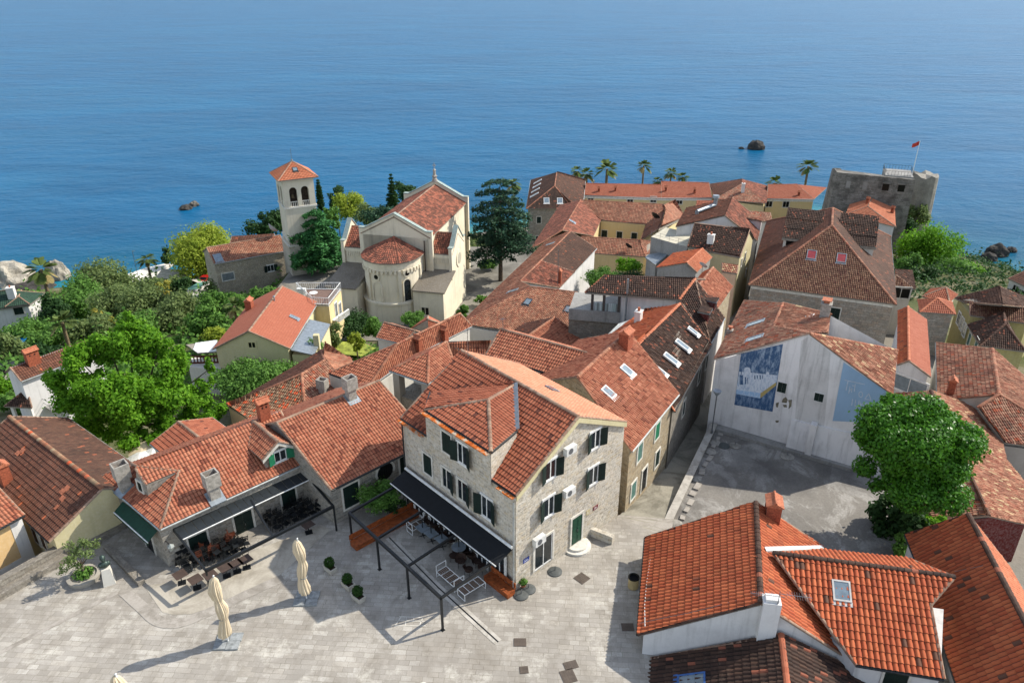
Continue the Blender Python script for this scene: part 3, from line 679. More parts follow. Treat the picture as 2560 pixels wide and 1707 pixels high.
mb = MB(); dv = Td - RBd; sd_ = dv.cross(npl).normalized() * .2; q0_ = V((RBd.x, RBd.y, max(RBd.z, zdm))) + V((0, 0, .1)); mb.ob(q0_ - sd_, Td + V((0, 0, .16)) - q0_, sd_ * 2, npl * .05); mb.build('valley_flashing', M['zinc'], h.root)
def ledge(p, q, wd=.42, th=.09, nm='cornice', mat=None, out=None):
 mb = MB(); d_ = q - p; n_ = V((d_.y, -d_.x, 0)).normalized()
 if out and n_.dot(out) < 0: n_ = -n_
 mb.ob(p, d_, n_ * wd, V((0, 0, th))); return mb.build(nm, mat or M['rust'], h.root)
e0 = wn_;
ledge(El + V((0, 0, -.1)) - e0 * .1, Er + V((0, 0, -.1)) - e0 * .1, .5, out=e0)
fz = V((0, 0, -.16))
ledge(a + fz, a + (b - a) * ((br_ - a).length / (b - a).length - .06) + fz, .35, out=e0)
ledge(b + fz, b + (a - b) * ((bl_ - b).length / (b - a).length - .03) + fz, .35, out=e0)
for px, st, w_, h_ in ((zq(457, 427), 'closed', .95, 1.55), (zq(572, 507), 'open', .95, 1.5), (zq(320, 583), 'closed', .95, 1.6), (zq(457, 685), 'half', .95, 1.6), (zq(570, 772), 'half', .95, 1.6), (zq(748, 895), 'open', 1.0, 1.6),
                       (zr(660, 400), 'open', .95, 1.35), (zr(335, 620), 'open', .95, 1.35), (zr(645, 660), 'open', .95, 1.4), (zr(322, 888), 'open', .95, 1.45)):
 h.win(px, w_, h_, st)
h.door(zr(524, 1052), 1.05, 2.3, mat=flat('door_green', '#15412f', .5))
h.door(zr(283, 1215), 1.7, 2.3, glass=True)
for px in (zr(455, 462), zr(448, 765), zr(232, 1115)): h.ac(px, .95, .55)
h.skyl(zr(340, 38), .8, .6, blind=M['brick'])
h.aerial(zw(968, 512), 2.4, .8, 1.0)
# signs on the gable wall
for px, w_, h_, hexc, lab in ((zr(160, 1272), .55, .32, '#27408c', 'blue street sign'), (zr(663, 893), .5, .3, '#6b1c2a', 'wine red plaque'), (zr(608, 928), .35, .4, '#b9ad86', 'pale yellow plaque')):
 r = h.onwall(px); o = r[1] - r[3] * w_ / 2 - V((0, 0, h_ / 2)); mb = MB(); mb.ob(o, r[3] * w_, V((0, 0, h_)), r[2] * .03); sg = mb.build('sign', flat('sign_' + hexc[1:], hexc, .5), h.root); sg['label'] = lab
 mb = MB()
 for k in range(2): mb.ob(o + r[3] * .06 + V((0, 0, h_ * (.3 + .35 * k))) + r[2] * .03, r[3] * (w_ - .14 - .1 * k), V((0, 0, .03)), r[2] * .004)
 mb.build('lettering', M['whitepaint'], sg)
# awning, shopfront under it
A0 = vwall(zq(940, 1195), wl0, wl1); A1 = vwall(zq(165, 608), wl0, wl1); A0.z = A1.z = (A0.z + A1.z) / 2
B0, B1 = A0 + wn_ * 1.5 - V((0, 0, .55)), A1 + wn_ * 1.5 - V((0, 0, .55))
mb = MB(); mb.poly([A0, B0, B1, A1]); mb.poly([A0 - V((0, 0, .03)), A1 - V((0, 0, .03)), B1 - V((0, 0, .03)), B0 - V((0, 0, .03))]); mb.ob(B0 - V((0, 0, .14)), B1 - B0, wn_ * .02, V((0, 0, .14)))
AW = mb.build('awning', flat('awning_black', '#15181b', .8), h.root)
mb = MB(); mb.tube(A0 + wn_ * .12 + V((0, 0, .1)), A1 + wn_ * .12 + V((0, 0, .1)), .1, n=10); mb.tube(B0, B1, .04, n=6); mb.build('rail', M['whitepaint'], AW)
dw = (A1 - A0); Lw = dw.length; dw.normalize()
for k in range(6):
 s_ = 1.3 + k * (Lw - 2.6) / 5; q = V((A0.x, A0.y, 0)) + dw * s_
 h.win((0, 0), 1.0, 2.1, 'glass', M['whitepaint'], name='shop_window', at=(0, q + V((0, 0, 1.2)) + wn_ * .01, wn_, -dw))
mb = MB(); q = K0 + wn_ * .12; mb.tube((q.x, q.y, .05), (q.x, q.y, zeM - .45), .055, n=8); mb.build('downpipe', M['gutterw'], h.root); mb = MB(); q = V((b.x, b.y, 0)) + wn_ * .14 + (a - b).normalized() * .25; mb.tube((q.x, q.y, -.5), (q.x, q.y, zeM - .4), .055, n=8); mb.build('downpipe', M['gutter'], h.root)
# entrance steps and low wall by the door
r = h.onwall(zr(524, 1165)); st = MB(); q = V((r[1].x, r[1].y, 0))
for k, (rad, z_) in enumerate(((1.05, .15), (.78, .3))):
 st.lathe(q, [(0, 0), (rad, 0), (rad, z_), (0, z_)], 20)
st.build('doorstep', M['whitestone'], h.root)
# ================================================================== corner restaurant house, left of the square
B2c = P((436.4, 1422), 0); zeR = above((0, 1322), B2c)
h = H['rest'] = House('restaurant_house', 'low stone restaurant with hipped red roof, two dormers and a green awning', 'house', -1.0)
a, b, r1, r2, c, d = gable1((400, 1322), zb(1520, 455), zeR, zb(300, 480), zb(1340, 80), 28, 1)
E2 = P(zb(25, 560), zeR)                                  # far corner of the hip end
HM = slope(zb(603, 513), a, b, 28, 1)                     # where the hip meets the gablet
npf = (b - a).cross(r1 - a).normalized(); npf = npf if npf.z > 0 else -npf
gl = hit(zb(365, 612), a, npf); gt = hit(zb(290, 500), a, npf)
uu = (b - a).normalized(); rp = gt + uu * 0
h.roof([[a, b, r2, r1, HM]], T['new'], gutter=M['gutterw'], **KNEW)
h.roof([[HM, r1, gt, gl]], T['new'], **KNEW)
nh = (a - E2).cross(HM - a).normalized(); hp = hit(zb(300, 640), a, nh)
Hl = E2 + (HM - a) * .8
Hp = hit(zb(270, 478), a, nh)
h.roof([[E2, a, HM, Hp, hit(zb(140, 500), a, nh)]], T['new'], gutter=M['gutterw'], **KNEW)
bk = [r1, r2, c, d]; h.roof([bk], T['new'], **KNEW)
h.wallpoly([(p.x, p.y) for p in (a + (r1 - a).normalized() * .3, b + uu * .2, V((c.x, c.y, 0)), V((d.x, d.y, 0)), E2 + V((.2, .1, 0)))], -4, zeR - .12, S_['grey'])
mb = MB(); g0, g1 = gl, gt; dzz = V((0, 0, -.1)); q0, q1 = hit(zb(380, 700), a, nh), hit(zb(290, 640), a, nh)
mb.poly([gl + dzz, gt + dzz, q1, q0], [(0, 0), (1, 1), (2, 0), (3, 3)]); mb.poly([HM, gl + dzz, q0], [(0, 0), (2, 1), (2, 0)]); mb.build('gablet', S_['grey'], h.root)
h.wl.append((q1, q0, gl, gt))
h.win(zb(323, 625), .55, .75, 'closed', M['whitestone'])
h.chim(zb(862, 700), 'conc', 1.0, .8, 2.0); h.chim(zb(215, 640), 'conc', 1.0, .9, 2.1)
h.chim(zb(1222, 128), 'brick', .8, .6, 1.2)
def dormer(h, bl, br, el, er, apx, mat, wmat, win=None, depth=4, ov=.25, st='half', sh=None, tk=KNEW):
 R = h.onroof(bl); R2 = h.onroof(br); p, n = R[1], R[2]
 q = R2[1]; z_ = (p.z + q.z) / 2; dd = V((n.x, n.y, 0)).normalized(); t_ = V((dd.y, -dd.x, 0));
 L_ = hit(el, p, dd); Rr = hit(er, p, dd); Ap = hit(apx, p, dd); zz = (L_.z + Rr.z) / 2; L_.z = Rr.z = zz
 def back(k): # go back horizontally until the main roof
  s_ = (p - k).dot(n) / (-dd).dot(n); return k - dd * s_
 ov_ = dd * ov; lb, rb, ab = back(L_), back(Rr), back(Ap)
 D = MB(); i0, i1 = L_ + (Rr - L_).normalized() * .25, Rr + (L_ - Rr).normalized() * .25
 w0, w1 = V((i0.x, i0.y, p.z - .25)), V((i1.x, i1.y, p.z - .25)); apz = V((Ap.x, Ap.y, Ap.z - .14))
 i0 = i0 - V((0, 0, .02)); i1 = i1 - V((0, 0, .02))
 for f in ([w0, w1, i1, apz, i0], [w1, back(V((i1.x, i1.y, zz))), i1], [back(V((i0.x, i0.y, zz))), w0, i0]):
  D.poly(f, [((v_ - w0).dot((w1 - w0).normalized()) + (v_ - w0).dot(dd), v_.z + 100) for v_ in f])
 Do = D.build('dormer', wmat, h.root); h.wl.append((w0, w1, i1, i0)) if (w1 - w0).cross(V((0, 0, 1))).dot(dd) > 0 else h.wl.append((w1, w0, i0, i1))
 h.roof([[L_ + ov_, Ap + ov_, ab, lb], [Ap + ov_, Rr + ov_, rb, ab]], mat, parent=Do, reg=False, **tk)
 for s0, s1 in ((L_ + ov_, Ap + ov_), (Ap + ov_, Rr + ov_)):
  B_ = MB(); B_.ob(s0 - V((0, 0, .34)), s1 - s0, dd * .05, V((0, 0, .26))); B_.build('bargeboard', M['whitestone'], Do)
 if win: h.win(win[0], win[1], win[2], st, M['whitepaint'], sh)
 return Do
dormer(h, zb(1245, 490), zb(1440, 415), zb(1195, 415), zb(1440, 322), zb(1308, 290), T['new'], S_['grey'], (zb(1335, 402), .95, .85), st='open', sh=M['shutterb'])
for px, w_, h_ in ((zb(745, 1035), 1.25, 1.5), (zb(1400, 715), 1.1, 1.5)): h.win(px, w_, h_, 'closed')
h.door(zb(1075, 900), 1.3, 2.1); h.door(zb(385, 1010), 1.3, 2.1, mat=M['blackmetal'])
# green awning on the hip side
wa = V((a.x - E2.x, a.y - E2.y, 0)).normalized(); nA = V((wa.y, -wa.x, 0)); nA = nA if nA.x < 0 else -nA
p0 = vwall(zb(440, 930), a, E2); p1 = vwall(zb(195, 735), a, E2); p0.z = p1.z = zeR - .45
mb = MB(); o1 = nA * .75 - V((0, 0, .5)); mb.poly([p0, p0 + o1, p1 + o1, p1]); mb.poly([p0 + o1, p0 + o1 - V((0, 0, .25)), p1 + o1 - V((0, 0, .25)), p1 + o1]); AWN = mb.build('awning', flat('awning_green', '#173b2c', .8), h.root)
mb = MB(); mb.tube(p0 + o1, p1 + o1, .04, n=6); mb.build('rail', M['whitepaint'], AWN)
# street lantern on bracket
rl = h.onwall(zb(505, 1020))
if rl:
 mb = MB(); p = rl[1]; q = p + rl[2] * 1.0 + V((0, 0, .25)); mb.tube(p, q, .025, n=6); L_ = mb.build('wall_lantern', M['blackmetal'], h.root)
 mb = MB(); mb.lathe(q - V((0, 0, .45)), [(.0, 0), (.1, 0), (.22, .35), (.24, .37), (.05, .55), (0, .56)], 6); mb.build('lamp_head', flat('lantern_glass', '#8c918c', .2), L_)
# ================================================================== house between: plain red roof
zeB = 3.25
h = H['mid'] = House('stone_house', 'low stone house with a plain red roof between the restaurant and the tall stone house', 'house', -1)
a, b, r1, r2, c, d = gable1(zc(915, 1310), zc(1570, 970), zeB, zc(450, 738), zc(1320, 380), 27, 1)
s_ = (r2 - r1); b = a + s_; c = d + s_
h.roof([[a, b, r2, r1], [r1, r2, c, d]], T['new'], gutter=M['gutter'], **KNEW)
h.walls(S_['grey'], over=.25, zb=-4)
h.win(zc(1083, 1352), 1.3, 1.9, 'closed'); h.win(zc(1540, 1105), .9, 1.9, 'closed')
r = h.onwall(zc(1372, 1150))
if r:
 mb = MB(); g = MB(); q = r[1]; n_, dd = r[2], r[3]; up = V((0, 0, 1))
 for k in range(17):
  an0, an1 = -.35 + (math.pi + .7) * k / 17, -.35 + (math.pi + .7) * (k + 1) / 17
  f_ = lambda an, R_: q + dd * (math.cos(an) * R_) + up * (math.sin(an) * R_)
  mb.add([f_(an0, .72) - n_ * .02, f_(an1, .72) - n_ * .02, f_(an1, .9) - n_ * .02, f_(an0, .9) - n_ * .02, f_(an0, .72) + n_ * .07, f_(an1, .72) + n_ * .07, f_(an1, .9) + n_ * .07, f_(an0, .9) + n_ * .07], [(4, 5, 6, 7), (0, 1, 5, 4), (2, 3, 7, 6)])
 Wd = mb.build('arched_window', M['whitestone'], h.root); g.add([q + n_ * .02 + dd * (math.cos(2 * math.pi * k / 24) * .74) + up * (math.sin(2 * math.pi * k / 24) * .74) for k in range(24)], [tuple(range(24))]); g.build('pane', M['darkglass'], Wd)
 g = MB()
 for k in range(-3, 4): x_ = k * .2; zz = math.sqrt(max(.01, .72 ** 2 - x_ ** 2)); g.tube(q + dd * x_ - up * min(zz, .3) + n_ * .06, q + dd * x_ + up * zz + n_ * .06, .012, n=4)
 g.build('grille', M['blackmetal'], Wd)
h.chim(zc(1085, 530), 'conc', .95, .8, 1.9)
# ================================================================== small two-tone roof behind the restaurant
h = H['small'] = House('outhouse', 'small gabled outhouse roof just behind the restaurant ridge and beside the bright green tree', 'house', -4)
l, r, A, F, l2, r2_ = gable2(za(1340, 530), za(1890, 300), za(1590, 335), za(1810, 505), 1.6)
h.roof([[l, A, F, l2], [A, r, r2_, F]], T['main'], gutter=M['gutterw'], **KFLAT); h.walls(W_['pale'], over=.2)
# ================================================================== mossy hipped house
h = H['mossy'] = House('old_house', 'old house with mossy mixed tiles on a broken hipped roof behind the plain red roof', 'house', -6)
z0 = -.8
e0_ = P(zc(40, 600), z0); e1_ = P(zc(300, 760), z0); rg = slope(zc(660, 325), e0_, P(zc(720, 1010), z0), 24, 1);
rg2 = P(zc(860, 205), rg.z + .05); e2_ = P(zc(700, 760), z0); e3_ = P(zc(1150, 520), z0); bkp = P(zc(825, 122), z0 + .6); bk2 = P(zc(60, 555), z0)
h.roof([[e0_, e1_ + (e2_ - e1_) * .0, e2_, rg]], T['mossy'], **KOLD)
h.roof([[e2_, e3_, rg2, rg]], T['old'], **KOLD)
h.roof([[rg, rg2, bkp, e0_]], T['brownred'], **KOLD)
h.roof([[rg2, e3_, P(zc(1100, 185), z0 + .3), bkp]], T['canal'], **KOLD)
cb = RB()
for s0, s1 in ((rg, rg2), (rg, e0_), (rg, e2_), (rg2, bkp)): h.cap(cb, s0, s1, V((0, 0, 1)), .15, .05)
cb.build('ridge', T['canal'], h.root)
h.wallpoly([(p.x, p.y) for p in (e0_, e1_, e2_, e3_, bkp)], -7, z0 - .15, W_['pink'])
h.chim(zc(850, 500), 'conc', .95, .75, 1.7)
# ================================================================== red L-shaped house with ridge to the right
h = H['ell'] = House('stone_house', 'house with long red ridge and white gable end in front of the church apse', 'house', -5)
zq_ = 1.8
p0, p1 = P(zi(10, 752), zq_), P(zi(350, 872), zq_); apx = slope(zi(745, 440), p0, p1, 25, 1); re = P(zi(1440, 103), apx.z)
ev = re + (p1 - p0).normalized() * 3.2; ev.z = apx.z - 1.5; ev = V((ev.x, ev.y, 0)); evz = P(zi(1562, 238), apx.z - 1.75)
ev2 = evz + (apx - re)
p2 = p0 + (p1 - p0).normalized() * ((ev2 - p0).dot((p1 - p0).normalized()))
p2.z = zq_; fx = pl3(zi(600, 800), apx, re, evz)
h.roof([[p0, p2, apx]], T['new'], gutter=M['gutter'], **KNEW)
kx = (evz.z - zq_)
fe1, fe0 = evz, ev2; fe0b = V((p2.x, p2.y, zq_))
h.roof([[apx, fe0b, fe1, re]] if False else [[apx, ev2, evz, re], [apx, fe0b, ev2]], T['new'], gutter=M['gutterw'], **KNEW)
bke = re * 2 - evz; bka = apx * 2 - ev2; bke.z = bka.z = evz.z
h.roof([[apx, re, bke, bka], [apx, bka, p0]], T['new'], **KNEW)
cb = RB()
for s0, s1 in ((apx, re), (apx, p0), (apx, fe0b)): h.cap(cb, s0, s1, V((0, 0, 1)), .14, .05)
cb.build('ridge', T['canal'], h.root)
h.wallpoly([(p.x, p.y) for p in (p0, p2, ev2 * .5 + p2 * .5, evz - (evz - ev2).normalized() * .3, bke, bka)], -6, [zq_ - .2, zq_ - .2, zq_ - .2, evz.z - .15, evz.z - .15, zq_ - .2], W_['pale'])
mb = MB(); mb.poly([evz - V((0, 0, .2)), V((bke.x, bke.y, bke.z - .2)), re - V((0, 0, .15))]); mb.build('gable', W_['pale'], h.root)
h.chim(zi(985, 520), 'brick', .7, .55, 1.3); h.chim(zi(1262, 385), 'brick', .8, .6, 1.0)
# small roof poking out beyond (left of the ridge)
h = H['shedroof'] = House('outhouse', 'small red gabled outhouse at the garden edge below the church apse', 'house', -7)
l, r = P(zi(525, 365), -1.5), P(zi(800, 430), -1.5); rr1, rr2 = slope(zi(615, 200), l, r, 28, 1), slope(zi(950, 305), l, r, 28, 1); rr2.z = rr1.z
h.roof([[l, r, rr2, rr1], [rr1, rr2, rr2 * 2 - r - V((0, 0, 2 * (rr2.z - r.z))), rr1 * 2 - l - V((0, 0, 2 * (rr1.z - l.z)))]], T['new'], gutter=M['gutterw'], **KNEW); h.walls(W_['pale'], over=.2)
h = H['pinkpyr'] = House('outhouse', 'small pyramid roofed pale red outhouse half hidden behind a red ridge near the apse', 'house', -8)
ap_ = P(zi(1085, 165), -.6); q0, q1, q2_, q3 = P(zi(880, 285), -2.6), P(zi(1100, 330), -2.6), P(zi(1290, 230), -2.6), P(zi(1090, 130), -2.6)
h.roof([[q0, q1, ap_], [q1, q2_, ap_], [q2_, q3, ap_], [q3, q0, ap_]], T['far'], **KFLAT); h.walls(W_['pale'], over=.2)
# ================================================================== pyramid roofed loggia
h = H['loggia'] = House('loggia', 'stone loggia with open side under a hipped red roof beside the tall stone house', 'loggia', -1)
zl_ = 5.6; p0, p1 = P(zi(668, 722), zl_), P(zi(1085, 868), zl_); A = slope(zi(1098, 528), p0, p1, 24, 1); B = P(zi(1290, 412), A.z)
s_ = B - A; p2 = p1 + s_ * 1.5; p3 = p0 + s_ * 1.5; B2_ = A + s_ * 1.0
h.roof([[p0, p1, A], [p1, p2, B2_, A], [p2, p3, B2_], [p3, p0, A, B2_]], T['new'], gutter=M['gutterw'], capm=T['canal'], **KNEW)
i0 = p0 + (p1 - p0).normalized() * .35 + s_.normalized() * .4; i1 = p1 - (p1 - p0).normalized() * .4 + s_.normalized() * .4
mb = MB()
ang_ = math.atan2((p1 - p0).y, (p1 - p0).x)
for q in (i0 + (p1 - p0).normalized() * .3, i1): mb.box((q.x, q.y, -2), (.7, .7, zl_ + 1.85), ang_)
mb.build('pillar', S_['grey'], h.root)
h.wallpoly([(p.x, p.y) for p in (i0 + s_.normalized() * 2.2, i1 + s_.normalized() * 2.2, p2 - s_.normalized() * .4, p3 - s_.normalized() * .4)], -3, zl_ - .15, W_['pale'])
h.wallpoly([(p.x, p.y) for p in (i0 - s_.normalized() * .2, i1 - s_.normalized() * .2, i1 + s_.normalized() * 2.2, i0 + s_.normalized() * 2.2)], -3, zl_ - 2.3, S_['grey'], 'base_wall')
# pale hipped piece and roof with skylight behind it
h = H['pale'] = House('house', 'red roof with a big tilted roof light squeezed behind the tall stone house', 'house', -3)
zz = 4.6; e0_, e1_ = P(zi(1180, 560), zz - 1.4), P(zi(1700, 590), zz - 1.4); t0, t1 = P(zi(1300, 405), zz), P(zi(1775, 400), zz - .2)
b0, b1 = P(zi(1480, 330), zz - .4), P(zi(1790, 390), zz - .4)
h.roof([[e0_, e1_, t1, t0]], T['new'], **KNEW); h.wallpoly([(p.x, p.y) for p in (e0_, e1_, t1, t0)], -4, zz - 1.7, W_['pale'])
h.skyl(zi(1475, 445), 1.1, 1.2, frame=M['whitepaint'])
# ================================================================== dark red roof behind the tall house
h = H['darkred'] = House('house', 'large dark red roof sloping down to the pale orange slope of the tall stone house', 'house', -3)
a, b, r1, r2, c, d = gable1(zw(1085, 488), zw(1578, 662), 5.6, zw(1180, 320), zw(1800, 490), 24, 1)
b = a + (r2 - r1); b = V((b.x, b.y, a.z)); c = r2 * 2 - b; d = r1 * 2 - a; c.z = d.z = a.z
h.roof([[a, b, r2, r1], [r1, r2, c, d]], T['new'], gutter=M['gutter'], **KNEW); h.walls(W_['pale'], over=.25)
h.aerial(zw(1195, 350), 1.6, .5, .2)
# ================================================================== old L-shaped house, front part and long ridge wing
zA = -4.0
h = H['long'] = House('old_house', 'long old house with patchy tiles and a sunlit white side wall, beside the church court', 'house', -12)
C0, LF = P((1151, 810), zA), P((1365.5, 602), zA)
R1 = slope(zj(740, 660), C0, LF, 24, -1); R2 = slope(zj(1320, 85), C0, LF, 24, -1); R1.z = R2.z = (R1.z + R2.z) / 2
R1, R2 = P(zj(740, 660), R1.z), P(zj(1320, 85), R1.z); F1 = slope(zj(872, 725), C0, LF, 24, -1)
EF = P(zj(450, 1250), zA); fd = (EF - C0).normalized(); RR = P(zj(1480, 800), F1.z); EF2 = hit(zj(1395, 1330), C0, fd.cross(F1 - C0)); RRb = pl3(zj(1395, 790), C0, EF, F1)
h.roof([[C0, LF, R2, R1]], T['canal'], gutter=M['gutterw'], **KOLD); h.roof([[C0, R1, F1]], T['canal'], **KOLD)
h.roof([[C0, EF2, RRb, F1]], T['canal'], **KOLD)
dnr = lambda p: dn(p, R1, R2, 25, -1)
E1, E2_ = dnr(zj(1195, 735)), dnr(zj(1622, 282)); E1.z = E2_.z = (E1.z + E2_.z) / 2
E1, E2_ = P(zj(1195, 735), E1.z), P(zj(1622, 282), E1.z)
m1, m2 = R1 + (R2 - R1) * .37, E1 + (E2_ - E1) * .37
h.roof([[R1, E1, m2, m1]], T['patch'], **KOLD); h.roof([[m1, m2, E2_, R2]], T['brown'], gutter=M['gutterw'], **KFLAT)
cb = RB()
for s0, s1 in ((C0, F1), (F1, RRb)): h.cap(cb, s0, s1, V((0, 0, 1)), .15, .05)
for k in range(1): h.cap(cb, R1, R2, V((0, 0, 1)), .14, .05)
cb.build('ridge', T['canal'], h.root)
h.wallpoly([(p.x, p.y) for p in (C0 + fd * .3, EF2, RRb + V((0, 1, 0)), F1 + V((0, 1, 0)))], -12, zA - .2, W_['pale'])
uw = (R2 - R1).normalized(); h.wallpoly([(p.x, p.y) for p in (R1 - (R1 - E1).normalized() * -.0 + uw * .2, E1 - (E1 - R1).normalized() * .3 + uw * .2, E2_ - (E2_ - R2).normalized() * .3 - uw * .2, LF - fd * -.4 - uw * .2, C0 + fd * .4 + uw * 3)], -12, [R1.z - .3, E1.z - .1, E1.z - .1, zA - .2, zA - .2], W_['white'])
for px, w_, h_ in ((zj(828, 900), .95, 1.25), (zj(1293, 985), .95, 1.25)): h.skyl(px, w_, h_, frame=flat('skylight_frame_dark', '#33373a', .5) if 'sfd' not in M else M['sfd'])
h.skyl(zj(1090, 235), .8, 1.5); h.skyl(zj(660, 775), .8, 1.5)
h.chim(zj(1195, 680), 'brick', .45, .45, 1.6)
mb = MB(); q = h.onroof(zj(1172, 700))[1]; mb.tube(q - V((0, 0, .3)), q + V((0, 0, 5.2)), .04, n=6); mb.build('aerial', M['metal'], h.root)
h = H['cross'] = House('house', 'small red gabled wing rising through the patchy old roof beside the grey terrace house', 'house', -6)
zz = 1.2; a, b, r1, r2, c, d = gable1(zj(1350, 1445), zj(1425, 1385), -.2, zj(850, 1275), zj(1140, 1075), 24, 1)
q1 = slope(zj(1350, 1445), *[P(zj(850, 1275), zz), P(zj(1140, 1075), zz)], -24, -1); q2 = slope(zj(1435, 1380), P(zj(850, 1275), zz), P(zj(1140, 1075), zz), -24, -1)
r1, r2 = P(zj(850, 1275), zz), P(zj(1140, 1075), zz); ud = (r2 - r1).normalized(); ql = (q1 + q2) / 2
e2 = r2 + (ql - r2) - ud * ((ql - r2).dot(ud)); e1 = e2 - (r2 - r1) * 1.3; r1x = r2 - (r2 - r1) * 1.3
h.roof([[r1x, e1, e2, r2]], T['new'], **KOLD); h.roof([[r2, r2 * 2 - e2 - V((0, 0, 2 * (r2.z - e2.z))), r1x * 2 - e1 - V((0, 0, 2 * (r1x.z - e1.z))), r1x]], T['brownred'], **KOLD)
cb = RB(); h.cap(cb, r1x, r2, V((0, 0, 1)), .15, .05); cb.build('ridge', T['canal'], h.root); h.walls(W_['pale'], over=.2)
# ================================================================== stone house along the alley, with chimney
KB = P((1563, 1291), -.9); zeS = above((0, 1130), KB)
h = H['alley'] = House('stone_house', 'stone house with grey green shutters and a big orange chimney at the alley mouth', 'house', -3)
a, b, r1, r2, c, d = gable1((1580, 1127), (1697, 985), zeS, (1443, 942), (1540, 856), 30, 1)
r2 = r1 + (b - a); r2.z = r1.z; c = r2 * 2 - b; d = r1 * 2 - a; c.z = d.z = a.z
h.roof([[a, b, r2, r1]], T['new'], gutter=M['gutterw'], capm=T['canal'], **KOLD); h.roof([[r1, r2, c, d]], T['new'], **KOLD)
cb = RB(); h.cap(cb, r1, r2, V((0, 0, 1)), .15, .05); cb.build('ridge', T['canal'], h.root)
h.walls(S_['alley'], over=.25, rake=.08, zb=-6)
h.skyl(zk(610, 1315), .85, 1.15, frame=M['whitepaint']); h.skyl(zk(810, 1078), .85, 1.15)
h.chim(zk(800, 812), 'brick', 1.1, .85, 1.15)
for px, w_, h_, m_ in ((zr(983, 492), .9, 1.5, 'shutterg'), (zr(1110, 338), .9, 1.5, 'shutterb'), (zr(936, 768), .9, 1.5, 'shutterg'), (zr(1109, 538), .85, 1.5, 'shutter')): h.win(px, w_, h_, 'closed', sh=M[m_])
h.door(zr(1012, 690), .95, 2.1, mat=M['blackmetal'])
# ================================================================== dark brown roof further down the alley
h = H['darkalley'] = House('house', 'dark brown roofed house with a row of white roof lights along the dark alley', 'house', -6)
a, b, r1, r2, c, d = gable1(zk(1335, 1512), zk(1728, 795), zeS - 1.0, zk(890, 832), zk(1392, 345), 30, 1)
r2 = P(zk(1392, 345), r1.z); rd = (r2 - r1).normalized(); b2 = b; c = r2 * 2 - b; d = r1 * 2 - a; c.z = d.z = a.z
h.roof([[a, b, r2, r1]], T['dark'], gutter=M['gutter'], capm=T['orange'], **KOLD); h.roof([[r1, r2, c, d]], T['bright'], **KOLD)
cb = RB(); h.cap(cb, r1, r2, V((0, 0, 1)), .16, .05); cb.build('ridge', T['orange'], h.root)
h.walls(S_['dark'], over=.25, zb=-10)
for px, w_, h_ in ((zk(1165, 1085), .8, 1.3), (zk(1290, 950), .75, 1.5), (zk(1415, 800), .75, 1.5), (zk(1530, 650), .6, 1.2)): h.skyl(px, w_, h_, frame=M['whitepaint'])
for px in (zk(1430, 1480), zk(1600, 1130), zk(1680, 980)): h.win(px, .8, 1.5, 'closed')
h.chim(zk(935, 560), 'white', .8, .6, 1.3); h.skyl(zk(470, 850), .8, 1.2) if h.onroof(zk(470, 850)) else None
# low red roof and white corrugated lean-to in the yard
h = H['yardroof'] = House('outhouse', 'low brownish red roof with a roof light in the yard behind the orange chimney', 'outhouse', -3)
q = [P(zk(235, 845), 3.0), P(zk(480, 925), 3.0), P(zk(690, 730), 4.6), P(zk(320, 780), 4.2)]
pn_ = (q[1] - q[0]).cross(q[2] - q[0]); q[3] = hit(zk(330, 775), q[0], pn_)
h.roof([q], T['brownred'], **KOLD); h.walls(W_['grey'], over=.1); h.skyl(zk(465, 852), .8, 1.1)
h = H['leanto'] = House('lean_to', 'white corrugated metal lean to between the grey terrace house and the orange roof slope', 'lean-to', -4)
q = [P(zk(550, 735), 2.8), P(zk(800, 650), 2.8), P(zk(1000, 470), 3.6), P(zk(720, 565), 3.6)]
q[2] = pl3(zk(1000, 470), q[0], q[1], q[3]); h.roof([q], flat('corrugated_white', '#c3c8c8', .45), tw=.18, tr=3, amp=.03, jit=0, caps=False); h.walls(W_['grey'], over=.1)
# ================================================================== terrace house with loggia
zT = 5.4
h = H['terrace'] = House('house', 'grey terrace house with a wide brown roof over an open glass block balcony', 'house', -8)
a, b = P(zk(360, 222), zT), P(zk(1385, 300), zT); r1, r2 = slope(zk(577, 33), a, b, 21, 1), slope(zk(1557, 75), a, b, 21, 1); r1.z = r2.z = (r1.z + r2.z) / 2
r1, r2 = P(zk(577, 33), r1.z), P(zk(1557, 75), r1.z)
ea, eb = P(zk(1335, 1512), zeS - 1.0), P(zk(1728, 795), zeS - 1.0); ed_ = (eb - ea).normalized()
L1, L2 = P(zk(1724, 775), zeS - 2.2), P(zk(1878, 500), zeS - 2.2)
h.roof([[a, b, r2, r1]], T['dark'], capm=T['orange'], **KOLD); h.roof([[b, L1, r2]], T['dark'], **KOLD); h.roof([[L1, L2, r2]], T['dark'], gutter=M['zinc'], **KOLD)
cb = RB(); h.cap(cb, b, r2, V((0, 0, 1)), .16, .05); cb.build('ridge', T['orange'], h.root)
bk1, bk2 = r1 + (r1 - a) * .8, r2 + (r2 - b) * .8; bk1.z = bk2.z = zT + .2; h.roof([[r1, r2, bk2, bk1]], T['dark'], **KOLD)
ux = (b - a).normalized(); uy = V((-ux.y, ux.x, 0))
w0 = a + ux * .6 + uy * .5; w3 = b - ux * .3 + uy * .5; LW = (w3 - w0).length
plan = [w0, w0 + ux * LW * .36, w0 + ux * LW * .36 + uy * 5, w0 + uy * 5]
h.wallpoly([(p.x, p.y) for p in (w0 - ux * 2.3, w0 + ux * LW * .36, w0 + ux * LW * .36 + uy * 5, w0 - ux * 2.3 + uy * 5)], -9, zT - 2.3, S_['dark'], 'base_wall', W_['grey'])
